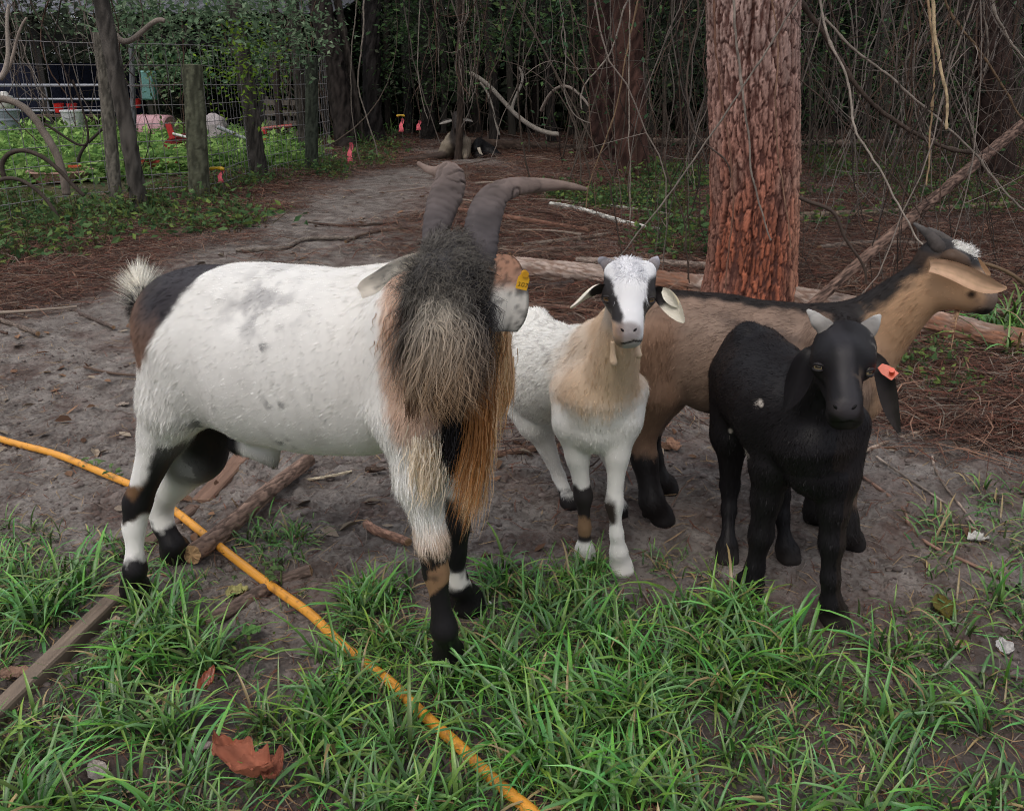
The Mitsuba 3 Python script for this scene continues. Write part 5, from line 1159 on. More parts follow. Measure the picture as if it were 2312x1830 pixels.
    for a, y in spots:
        x = a * y
        if m >= 90: break
        path_l, path_r = np.interp(y, *zip(*XL)), np.interp(y, *zip(*XR))
        if path_l - .5 < x < path_r + 1.6 or (x < -4.5 and y > 9): continue
        k = r.integers(3); M = xf((x, y, gz(x, y)), r.uniform(0, 6.28), r.uniform(.7, 1.4))
        inst('undergrowth', f'brush_stems_{"abc"[k]}', M)
        if r.random() < .6: inst('undergrowth', f'brush_leaves_{"abc"[k]}', M)
        m += 1
make_trees()

def vine_path(pix, y0, y1, n=None):
    ys = np.linspace(y0, y1, len(pix)); pts = [at(u, v, y) for (u, v), y in zip(pix, ys)]
    return spline(pts, n or max(8, 6 * len(pix)))
def make_vines():
    r = np.random.default_rng(33)
    pale, tanv, dk = lin(150, 140, 130), lin(132, 110, 88), lin(70, 60, 54)
    G1 = [('woody_vine', [(1780, -40), (1812, 11), (1876, 105), (1933, 192), (2019, 271), (2100, 318), (2198, 345)], 5.9, 5.7, .019, .014, dk * 1.2, 'thick dark woody vine curving down to the leaning pole'),
          ('vine', [(1850, -20), (1876, 94), (1914, 196), (1933, 301), (1982, 376), (2034, 470), (2089, 555)], 4.9, 4.4, .0085, .006, pale, 'pale vine slanting down behind the brown goat head'),
          ('vine', [(1780, 165), (1876, 241), (1970, 339), (2064, 459), (2120, 560)], 5.3, 5.3, .006, .005, dk * 1.5, 'thin dark vine crossing under the woody vine'),
          ('vine', [(1860, 40), (1884, 68), (2008, 173), (2087, 241), (2196, 339), (2275, 436), (2340, 490)], 5.4, 5.2, .010, .008, pale * .8, 'long pale vine slanting across the leaning pole'),
          ('vine', [(2128, -30), (2155, 45), (2215, 120), (2264, 196), (2330, 290)], 5.6, 5.6, .010, .008, tanv * .8, 'brown vine slanting to the right edge'),
          ('vine', [(2244, -30), (2275, 86), (2312, 139), (2350, 190)], 5.2, 5.2, .010, .009, pale, 'pale vine in the top right corner'),
          ('vine', [(2216, -30), (2226, 40), (2232, 94), (2222, 160)], 5.8, 5.8, .007, .005, pale * .8, 'short hanging vine near the top right corner'),
          ('vine', [(1830, -40), (1801, 4), (1681, 192), (1570, 355), (1458, 507), (1388, 600)], 4.55, 4.7, .0065, .0055, pale * .7, 'straight pale vine slanting across the thick pine trunk'),
          ('vine', [(1655, -20), (1662, 75), (1677, 218), (1696, 369), (1714, 470), (1741, 542)], 4.86, 4.72, .009, .006, pale * .8, 'grey vine hanging down the front of the thick pine'),
          ('vine', [(1612, -20), (1620, 150), (1639, 301), (1650, 376), (1650, 523), (1640, 650)], 4.90, 4.72, .008, .006, lin(120, 88, 74), 'brown vine hanging on the left of the thick pine trunk'),
          ('vine', [(1572, -20), (1560, 132), (1549, 203), (1575, 309), (1624, 350), (1650, 400)], 4.85, 4.80, .008, .006, dk * 1.4, 'dark vine bending onto the left side of the thick pine'),
          ('straw_strand', [(2098, -30), (2108, 20), (2117, 109), (2136, 203), (2138, 295)], 4.9, 4.9, .012, .007, lin(206, 184, 148), 'bright dead straw coloured strand hanging at the upper right'),
          ('straw_strand', [(2086, -30), (2106, 60), (2110, 180), (2104, 300), (2095, 420)], 5.0, 5.0, .007, .005, lin(176, 150, 118), 'second, thinner straw coloured strand beside the bright one'),
          ('vine', [(1740, -20), (1752, 120), (1750, 260), (1768, 420), (1782, 560)], 5.0, 5.0, .006, .005, lin(140, 110, 92), 'thin vine down the right edge of the thick pine'),
          ('vine', [(826, -30), (822, 0), (820, 75), (809, 187), (839, 300), (852, 350)], 13.5, 13.5, .017, .012, pale * .8, 'pale bent vine hanging in front of the paired dark trunks'),
          ('vine', [(806, -30), (805, 0), (794, 112), (796, 262), (812, 362)], 13.8, 13.8, .012, .010, pale * .7, 'straight grey vine left of the pale bent vine'),
          ('vine', [(952, -30), (944, 94), (947, 195), (966, 268)], 12.5, 12.5, .010, .007, pale * .8, 'grey vine left of the resting goats'),
          ('vine', [(1420, 0), (1400, 49), (1374, 124), (1344, 161), (1314, 247)], 10.2, 10.2, .013, .010, pale, 'pale crooked vine across the dark trunk'),
          ('vine', [(1270, 60), (1277, 112), (1284, 240), (1333, 280)], 10, 10, .010, .008, pale * .8, 'pale looping vine left of the dark trunk'),
          ('vine', [(1420, -10), (1422, 130), (1419, 262), (1423, 450), (1420, 500)], 6.6, 6.6, .007, .006, pale, 'straight pale vine dropping in front of the red brown pine'),
          ('vine', [(1440, -10), (1408, 165), (1374, 300), (1333, 405), (1322, 470)], 6.9, 6.9, .009, .007, tanv, 'brown vine slanting left from the red brown pine'),
          ('vine', [(1500, 330), (1512, 410), (1535, 470), (1548, 560), (1555, 640)], 4.7, 4.8, .006, .005, dk * 1.4, 'dark upright stem at the left foot of the thick pine'),
          ('vine', [(1376, 410), (1392, 500), (1405, 570), (1412, 620)], 5.0, 5.0, .006, .005, dk, 'dark stem rising behind the white goat head')]
    for nm, pix, y0, y1, r0, r1, c, lab in G1:
        p = vine_path(pix, y0, y1); p = p + (np.stack([fbm(p, 5, 2, s) for s in (1, 2, 3)], 1) - .5) * .03
        p = spline(p, len(p) * 4); rr_ = np.linspace(r0, r1, len(p)) * (.72 if nm == 'vine' else .85) * (1 + .45 * np.maximum(0, fbm(p, 14, 2, 9) - .62) * 6)
        p = p + (np.stack([fbm(p, 16, 2, s) for s in (4, 5, 6)], 1) - .5) * .010
        v, f = tube(p, rr_, 7, wob=.3, wf=60)
        put(nm, mikit.ply((v, f), 'mat_matte', smooth=True, color=c * (.35 + 1.15 * fbm(v, 24, 4, 2))[:, None]), lab, 'strand' if nm == 'straw_strand' else 'vine')
    # leaning pole
    lo, hi = at(1822, 700, 4.75), at(2345, 252, 6.3); lo[2] = max(lo[2], .02)
    v, f, c = bark_tube([lo, lo * .6 + hi * .4 + [0, 0, .02], hi, hi + (hi - lo) * .6], [.029, .034, .036, .03], 28, 160, .02, .004, lin(50, 38, 34), lambda q: np.tile(lin(132, 108, 96), (len(q), 1)), 91)
    put('leaning_pole', mikit.ply((v, f), 'mat_matte', smooth=True, color=c), 'dead leaning pole of bare wood slanting up to the right edge', 'pole')
    for pix, y, c, lab in (([(1806, 445), (1846, 462), (1884, 482), (1905, 530), (1938, 580), (1955, 640)], 4.6, dk * 1.2, 'dark bent branch arching in front of the leaning pole'), ([(2312, 640), (2240, 600), (2160, 590), (2060, 610)], 4.7, tanv * .7, 'twiggy branch beside the brown goat head')):
        v, f = tube(vine_path(pix, y, y), np.linspace(.011, .006, 6 * len(pix)), 7, wob=.25, wf=30)
        put('bent_branch', mikit.ply((v, f), 'mat_matte', smooth=True, color=c * (.7 + .6 * fbm(v, 30, 3, 2))[:, None]), lab, 'branch')
    # uncounted fine vines and twigs of the thicket
    mb = MB()
    def wander(p, q, n, amp, rad, col, sd, kids=0):
        pts = spline([p, p * .66 + q * .34 + r.normal(size=3) * amp, p * .33 + q * .67 + r.normal(size=3) * amp, q], n)
        pts = pts + (np.stack([fbm(pts + sd, 3, 2, s) for s in (1, 2, 3)], 1) - .5) * amp * 1.2
        v, f = tube(pts, np.linspace(rad, rad * .6, n), 4, cap=False); mb.add(v, f, col * (.7 + .6 * fbm(v, 12, 2, 1))[:, None])
        for _ in range(kids):
            i = r.integers(2, n - 2); d = unit(r.normal(size=3) + [0, 0, -.2]); L = r.uniform(.12, .5) * (1 + .04 * p[1])
            kp = spline([pts[i], pts[i] + d * L * .5 + r.normal(size=3) * .04, pts[i] + d * L + r.normal(size=3) * .08], 6); v, f = tube(kp, np.linspace(rad * .55, rad * .25, 6), 4, cap=False); mb.add(v, f, col * r.uniform(.7, 1.2))
    tones = [lin(112, 104, 98), lin(88, 78, 72), lin(66, 58, 54), lin(136, 126, 118), lin(92, 74, 64)]
    def field(n, x0, x1, y0, y1, zt0, zt1, zb, slant, amp, rad, kids=1):
        for _ in range(n):
            y = r.uniform(y0, y1); x = r.uniform(x0, x1) * y
            zt = r.uniform(zt0, zt1); z0 = 0.0 if r.random() < zb else r.uniform(.5, 1.5)
            p = np.array([x + r.normal() * slant * zt, y + r.normal() * slant * zt * .6, zt]); q = np.array([x, y, z0 + gz(x, y)])
            wander(p, q, 16, amp, r.uniform(.5, 1.4) * rad * (y / 6) ** .6, tones[r.integers(5)] * r.uniform(.6, 1.2), r.random() * 50, kids)
    field(100, .30, .66, 4.6, 9, 1.6, 3.2, .7, .35, .10, .0048, 3)         # right of the pine
    field(70, .30, .66, 8, 15, 2.0, 4.5, .7, .25, .15, .006, 2)
    field(34, .10, .28, 5.6, 8, 1.2, 3.0, .7, .25, .08, .0045, 2)          # between the white goat and the pine
    field(48, -.08, .28, 11, 22, 2.5, 5, .6, .15, .15, .006, 2)           # middle
    field(24, -.10, -.03, 15.2, 15.9, 3, 5, .0, .05, .12, .006, 2)            # bunch over the resting goats
    field(64, -.60, -.40, 9.2, 12.5, 2.5, 4.5, .2, .12, .14, .0055, 2)   # over the fence, left
    field(26, -.40, -.16, 13, 21, 2.5, 5, .4, .12, .12, .006, 2)
    put('vine_thicket', mb.shape('mat_matte'), 'tangle of thin hanging vines and bare twigs through the woods', 'vines', kind='stuff')
    # leafy sprays over the fence, upper left
    mb = MB(); rr = np.random.default_rng(35)
    def spray(n, u0, u1, v0, v1, y0, y1, size, cols):
        c = np.array([at(rr.uniform(u0, u1), rr.uniform(v0, v1), rr.uniform(y0, y1)) for _ in range(max(3, n // 26))])
        leaves_mesh(rr, n, 0, size, cols, .2, mb, lambda q, m: c[q.integers(0, len(c), m)] + q.normal(size=(m, 3)) * [.22, .3, .16])
    GG = [lin(118, 142, 112), lin(104, 130, 100), lin(136, 156, 126), lin(92, 118, 90)]
    spray(2600, 230, 560, -60, 90, 10.0, 13, .085, GG); spray(1500, 560, 720, -40, 130, 11, 15, .08, GG); spray(900, 0, 240, -60, 60, 10, 12, .075, DARKG + GG[:1])
    spray(2600, 300, 640, 100, 190, 17, 24, .12, GG + GREENS)
    spray(500, 500, 590, 60, 240, 10.4, 11.2, .06, [lin(130, 160, 60), lin(110, 146, 60)])
    spray(2000, 1060, 1320, -20, 130, 15, 22, .13, GREENS + DARKG); spray(2200, 860, 1080, 0, 220, 18, 24, .13, DARKG + GREENS[:2]); spray(1200, 640, 900, -20, 240, 21, 25, .14, GREENS + DARKG); spray(900, 1480, 1580, 0, 200, 12, 20, .10, DARKG)
    spray(1600, 1800, 2312, 120, 330, 13, 20, .11, DARKG + GREENS[:1])
    put('leaf_sprays', mb.shape('mat_leaf', smooth=False), 'leafy sprays of small leaves hanging among the vines', 'leaves', kind='stuff')
make_vines()

def log(name, pix, rpx, lab, cat, tone, seed, up=0.0, sides=24, plate=None, depth=.12, furrow=.45, zs=None, pt=None, ends=True, cw=None, taper=.85):
    """a piece of fallen wood lying on the ground along photo pixels"""
    pts = []
    for i, (u, v) in enumerate(pix):
        p = gnd(u, v); z = gz(p[0], p[1]); rr = msize(rpx, p) * .5
        p = gnd(u, v, z + rr); p[2] = z + rr * .85 + (zs[i] if zs else 0) + up; pts.append(p)
    rad = msize(rpx, pts[len(pts) // 2]) * .5
    L = sum(np.linalg.norm(np.diff(np.array(pts), axis=0), axis=1)); n = int(np.clip(L / max(rad * .22, .006), 20, 260))
    v, f, c = bark_tube(pts, [rad, rad * taper], sides, n, plate or max(rad * .7, .008), rad * depth, np.asarray(tone) * furrow, pt or (lambda q: np.tile(tone, (len(q), 1)) * 1.15), seed, stretch=4)
    m = MB().add(v, f, c)
    for end in (0, n - 1):                                                  # broken ends
        ring = v[end * sides:(end + 1) * sides]; ctr = ring.mean(0)
        inner = ctr + (ring - ctr) * .5 + np.random.default_rng(seed + end).normal(size=(sides, 3)) * rad * .12
        j = np.arange(sides); col = (cw if cw is not None else lin(150, 120, 92))
        fv = np.vstack([ring, inner, ctr]); ff = np.vstack([np.stack([j, (j + 1) % sides, sides + j], 1), np.stack([(j + 1) % sides, sides + (j + 1) % sides, sides + j], 1), np.stack([sides + j, sides + (j + 1) % sides, j * 0 + 2 * sides], 1)])
        m.add(fv, ff if end else ff[:, ::-1], col * np.random.default_rng(seed).uniform(.6, 1.1, (2 * sides + 1, 1)))
    return put(name, m.shape('mat_matte', smooth=40 if False else True), lab, cat)
def make_fallen():
    pink = lambda q: (lin(172, 156, 146) + (lin(138, 98, 78) - lin(172, 156, 146)) * sstep(.5, .62, fbm(q * [.4, 1, 1], 5, 3, 8))[:, None]) * (.15 + .9 * fbm(q * [.4, 1, 1], 16, 4, 6) + .7 * fbm(q * [.3, 1, 1], 60, 3, 7))[:, None]
    log('fallen_log', [(1080, 590), (1300, 612), (1560, 638), (1900, 686), (2200, 745), (2420, 790)], 60, 'long pale fallen pine log behind the white goat and the thick pine', 'log', lin(186, 152, 134), 201, sides=64, plate=.03, depth=.10, pt=pink)
    log('fallen_log', [(1050, 322), (1190, 330), (1350, 338)], 26, 'dark mossy log beyond the resting goats', 'log', lin(84, 70, 62), 202, sides=24)
    log('fallen_log', [(1462, 318), (1700, 322), (2110, 318)], 19, 'straight log lying far back behind the thick pine', 'log', lin(140, 122, 110), 203)
    log('fallen_log', [(1780, 488), (1960, 480), (2290, 460)], 18, 'weathered log in the undergrowth below the leaning pole', 'log', lin(128, 112, 96), 204)
    log('fallen_log', [(1110, 652), (1200, 650), (1292, 640)], 24, 'short dark log in front of the long pale log', 'log', lin(72, 62, 58), 205)
    log('fallen_log', [(1300, 590), (1450, 592), (1600, 600)], 22, 'thin bleached log just beyond the long pale log', 'log', lin(150, 134, 124), 221)
    log('fallen_log', [(1130, 690), (1260, 694), (1380, 712)], 17, 'brown log piece lowest of the pile left of the white goat', 'log', lin(112, 88, 76), 222)
    log('fallen_log', [(1150, 575), (1230, 566), (1360, 560)], 16, 'dark thin log beyond the log pile left of the pine', 'log', lin(92, 76, 68), 223)
    log('fallen_log', [(1010, 470), (1150, 490), (1330, 520)], 13, 'reddish stick log lying behind the horns of the billy goat', 'log', lin(120, 88, 74), 224)
    log('fallen_log', [(1380, 528), (1290, 540), (1180, 552)], 12, 'greyish forked log on the needles left of the pine', 'log', lin(128, 116, 106), 225)
    log('fallen_log', [(1850, 560), (2000, 548), (2200, 560)], 15, 'grey log crossing behind the brown goat neck', 'log', lin(122, 108, 98), 226)
    log('birch_branch', [(1242, 460), (1317, 474), (1394, 497), (1493, 520)], 14, 'white spotted birch branch on the forest floor', 'branch', lin(206, 204, 196), 206, plate=.05, depth=.06, furrow=.3)
    log('birch_branch', [(1360, 462), (1480, 478), (1590, 498)], 7, 'thinner whitish branch behind the spotted one', 'branch', lin(180, 176, 166), 207)
    log('bare_branch', [(533, 564), (600, 562), (648, 556), (684, 540), (740, 536), (801, 536)], 11, 'crooked grey branch on the dirt behind the billy goat back', 'branch', lin(124, 114, 106), 208)
    # foreground
    log('broken_branch', [(434, 1258), (505, 1205), (590, 1130), (650, 1080), (700, 1042)], 40, 'barked broken branch lying across the yellow hose', 'branch', lin(128, 106, 94), 211, sides=40, up=.014, depth=.10, cw=lin(190, 156, 116))
    log('broken_branch', [(462, 1398), (560, 1345), (640, 1302), (702, 1280)], 34, 'dark knotty branch passing under the yellow hose', 'branch', lin(112, 96, 88), 212, sides=36, up=-.008)
    log('broken_branch', [(828, 1180), (850, 1196), (884, 1208), (922, 1222)], 22, 'short pinkish branch beside the billy goat front leg', 'branch', lin(160, 124, 106), 213)
    log('stick', [(696, 1082), (745, 1074), (793, 1063)], 7, 'pale thin stick on the dirt under the billy goat belly', 'stick', lin(196, 182, 158), 214)
    log('stick', [(1086, 1030), (1160, 1018), (1235, 1008)], 16, 'brown stick on the dirt left of the white goat legs', 'stick', lin(122, 96, 82), 215)
    log('stick', [(0, 722), (40, 735), (85, 752)], 12, 'grey stick at the left edge behind the billy goat', 'stick', lin(110, 98, 90), 216)
    log('stick', [(60, 660), (140, 690), (200, 715), (256, 738)], 9, 'dark crooked stick near the billy goat tail', 'stick', lin(92, 80, 74), 217)
    log('stick', [(-20, 1800), (50, 1768), (120, 1745)], 9, 'dark twig in the grass at the bottom left corner', 'stick', lin(70, 60, 56), 218)
    tw = [([(1937, 1027), (2040, 985), (2180, 950), (2330, 920)], 8, 'long pale twig slanting to the right edge above the bare dirt', lin(176, 156, 140)), ([(1943, 1072), (1990, 1105), (2045, 1158), (2056, 1190), (2079, 1214), (2170, 1262), (2270, 1312)], 8, 'long bent brown twig on the dirt right of the black kid', lin(140, 112, 98)),
          ([(1980, 1030), (2060, 1085), (2140, 1140), (2200, 1195)], 6, 'straight pale twig pointing at the white leaf', lin(160, 146, 134)), ([(2105, 1030), (2120, 1075), (2160, 1130), (2205, 1190)], 6, 'thin twig meeting the white leaf', lin(150, 134, 122)),
          ([(2068, 770), (2120, 800), (2200, 826), (2330, 836)], 9, 'arched dark branch at the right edge below the brown goat head', lin(104, 90, 80)), ([(2200, 1020), (2260, 985), (2330, 970)], 10, 'dark twig on the needles at the right edge', lin(96, 78, 68)),
          ([(1416, 1254), (1480, 1258), (1560, 1290), (1602, 1310)], 6, 'thin curved twig beside the white goat hoof', lin(128, 108, 96)), ([(1120, 668), (1230, 676), (1310, 690)], 9, 'grey stick below the long pale log', lin(140, 128, 118)), ([(1180, 700), (1280, 716), (1300, 706)], 8, 'thin stick left of the white goat ear', lin(120, 100, 90)),
          ([(1980, 1490), (2080, 1478), (2130, 1455), (2145, 1430)], 6, 'thin twig on the dark soil at the right', lin(150, 132, 116)), ([(760, 1438), (860, 1428), (1000, 1450), (1110, 1505)], 5, 'reddish dry stem lying over the billy goat front hoof', lin(160, 118, 88)), ([(840, 1510), (900, 1440), (958, 1392)], 5, 'dry stem crossing the reddish one', lin(168, 132, 98)),
          ([(2020, 700), (2150, 740), (2312, 770)], 10, 'brown stick behind the brown goat chest', lin(120, 100, 88)), ([(1830, 640), (1960, 660), (2050, 668)], 9, 'grey stick under the leaning pole', lin(128, 116, 106)), ([(690, 500), (800, 508), (900, 500)], 7, 'dark stick on the path behind the billy goat', lin(84, 74, 68)), ([(780, 545), (860, 520), (960, 512)], 7, 'brown stick on the path left of the horns', lin(110, 92, 82))]
    for i, (pix, w, lab, tone) in enumerate(tw): log('twig', pix, w, lab, 'twig', tone, 230 + i, sides=10, plate=.03)
    r = np.random.default_rng(36); mb = MB()
    for i in range(300):                                                    # small fallen sticks, uncounted
        y = 4.0 + 14 * r.random() ** 1.4; x = r.uniform(-.62, .66) * y
        m = float(needle_mask(x, y, 0.0))
        if r.random() > .12 + .88 * m or (x < -4.4 and y > 9): continue
        L, az = r.uniform(.15, .9), r.normal() * .5 + (np.pi if r.random() < .5 else 0); d = np.array([math.cos(az), math.sin(az)]) * L / 2
        p = [np.array([x - d[0], y - d[1], 0]), np.array([x + r.normal() * .05, y + r.normal() * .05, 0]), np.array([x + d[0], y + d[1], 0])]
        rad = r.uniform(.003, .011) * (1 + .04 * y)
        for q in p: q[2] = gz(q[0], q[1]) + rad + abs(r.normal()) * .02
        v, f = tube(spline(p, 9), np.linspace(rad, rad * .6, 9), 6, wob=.2, wf=20); mb.add(v, f, [lin(128, 112, 102), lin(104, 86, 76), lin(84, 66, 58), lin(150, 136, 124)][r.integers(4)] * r.uniform(.7, 1.15))
    put('fallen_sticks', mb.shape('mat_matte'), 'many short sticks scattered on the needle covered ground', 'sticks', kind='stuff')
    # far bent pale branch
    k = 'fallen_branch'
    mb = MB(); 
    for pix, r0, r1 in (([(1060, 165), (1105, 195), (1157, 251), (1185, 275), (1236, 300), (1262, 303)], .035, .045), ([(1157, 251), (1166, 215), (1180, 172), (1168, 150)], .03, .02), ([(1084, 186), (1105, 220), (1118, 270), (1128, 305)], .022, .018)):
        y = 17.0; v, f = tube(vine_path(pix, y, y), np.linspace(r0, r1, 6 * len(pix)), 9, wob=.15, wf=10); mb.add(v, f, lin(176, 168, 158) * (.7 + .5 * fbm(v, 6, 3, 2))[:, None])
    put(k, mb.shape('mat_matte'), 'pale forked branch resting on the far mossy log', 'branch')
    v, f = tube(vine_path([(1330, 240), (1270, 195), (1222, 250)], 15, 16), np.linspace(.02, .03, 18), 8); put(k, mikit.ply((v, f), 'mat_matte', smooth=True, color=np.tile(lin(140, 130, 122), (len(v), 1))), 'grey slanting branch right of the pale forked one', 'branch')
make_fallen()
# ---------------------------------------------------------------- hose, boards, leaves, fence, shed and what stands there
def make_hose():
    pts = []
    for u, v in HOSE:
        p = gnd(u, v, .02); p[2] = gz(p[0], p[1]) + .013; pts.append(p)
    p = spline(pts, 420); g_ = height(p[:, 0], p[:, 1]); k_ = np.hanning(61); k_ /= k_.sum()
    p[:, 2] = np.convolve(np.pad(np.maximum(g_, np.convolve(np.pad(g_, 20, mode='edge'), np.ones(41) / 41, 'valid')), 30, mode='edge'), k_, 'valid') + .015
    v, f = tube(p, .0125, 20)
    d = fbm(v, 28, 4, 3); c = lin(226, 158, 62) + (lin(150, 104, 54) - lin(226, 158, 62)) * sstep(.56, .80, d)[:, None]
    c = c + (lin(120, 74, 44) - c) * (.6 * sstep(.72, .80, fbm(v, 90, 2, 8)))[:, None]
    put('garden_hose', mikit.ply((v, f), 'mat_gloss', smooth=True, color=c), 'yellow orange hose lying diagonally through the grass', 'hose')
def board(pix, wpx, th, lab, seed, tone, split=True):
    a, b = on_gnd(*pix[0]), on_gnd(*pix[1]); d = b - a; L = np.linalg.norm(d); x = d / L
    s = unit(np.cross([0, 0, 1], x)); n = np.cross(x, s); w = msize(wpx, (a + b) / 2)
    nx, ny = int(L / .008), 16
    r = np.random.default_rng(seed); u = np.linspace(0, 1, nx); t = np.linspace(-1, 1, ny)
    U, Tt = np.meshgrid(u, t, indexing='ij'); base = a + U[..., None] * d + s * (Tt * w * .5 * (1 + .12 * (fbm(np.stack([U * L, 0 * U + np.sign(Tt), 0 * U], -1), 12, 2, seed) - .5)))[..., None]
    q = np.stack([U * L * .6, Tt * w * .5 * 9, 0 * U], -1); gr = fbm(q, 9, 4, seed)
    top = base + n * (th + .006 * (gr - .5) - .006 * (np.abs(Tt) > .9))[..., None]; bot = base - n * .012
    V = np.vstack([top.reshape(-1, 3), bot.reshape(-1, 3)]); i, j = np.meshgrid(np.arange(nx - 1), np.arange(ny - 1), indexing='ij'); m = nx * ny
    Q = np.stack([i * ny + j, (i + 1) * ny + j, (i + 1) * ny + j + 1, i * ny + j + 1], -1).reshape(-1, 4); F = [Q, Q[:, ::-1] + m]
    for j0 in (0, ny - 1):
        k = np.arange(nx - 1); e = np.stack([k * ny + j0, (k + 1) * ny + j0, (k + 1) * ny + j0 + m, k * ny + j0 + m], 1); F.append(e if j0 else e[:, ::-1])
    for i0 in (0, nx - 1):
        k = np.arange(ny - 1); e = np.stack([i0 * ny + k, i0 * ny + k + 1, i0 * ny + k + 1 + m, i0 * ny + k + m], 1); F.append(e[:, ::-1] if i0 else e)
    c = tone * (.4 + 1.1 * gr.reshape(-1, 1)); c = np.vstack([c, c * .6])
    put('wooden_board', MB().add(V, np.vstack(F), c).shape('mat_matte', smooth=False), lab, 'board')
def curled_leaf(pix, up, W, L, roll, seed, tone, lab, name='dead_leaf', z=.01, mat='mat_gloss', rim=.07, ax=None, crumple=1.0):
    r = np.random.default_rng(seed); p = on_gnd(*pix); n, m = 30, 16
    t = np.linspace(0, 1, n); s = np.linspace(-1, 1, m); Tt, S = np.meshgrid(t, s, indexing='ij')
    w = W * .5 * np.sin(np.pi * Tt ** .8) ** .7 * (1 + rim * np.sin(Tt * 17 + np.sign(S) * 2) * np.abs(S)) + .001
    a = S * roll; R = w / max(roll, .05)
    lat = np.sin(a) * R; hgt = (1 - np.cos(a)) * R
    wav = (fbm(np.stack([Tt * 5, S * 1.2, 0 * S], -1), 1.3, 3, seed) - .5) * W * .4 + (np.abs(fbm(np.stack([Tt * 9, S * 3, 0 * S], -1), 1.2, 3, seed + 3) - .5)) * W * .35
    wav = wav * crumple; x = (Tt - .5) * L; bendz = up * (Tt - .4) ** 2 * L * 1.6
    az = ax if ax is not None else r.uniform(0, 6.28); D, E = np.array([math.cos(az), math.sin(az), 0]), np.array([-math.sin(az), math.cos(az), 0])
    v = p + D * x[..., None] + E * lat[..., None] + np.array([0, 0, 1.0]) * (hgt + bendz + wav + z)[..., None]
    i, j = np.meshgrid(np.arange(n - 1), np.arange(m - 1), indexing='ij'); q = np.stack([i * m + j, (i + 1) * m + j, (i + 1) * m + j + 1, i * m + j + 1], -1).reshape(-1, 4)
    c = tone * (.55 + .9 * fbm(np.stack([Tt * 4, S * 3, 0 * S], -1), 1.6, 3, seed + 1).reshape(-1, 1)); c = c * (1 - .35 * (np.abs(S) < .08).reshape(-1, 1))
    put(name, MB().add(v.reshape(-1, 3), q, c).shape(mat, smooth=True), lab, 'leaf')
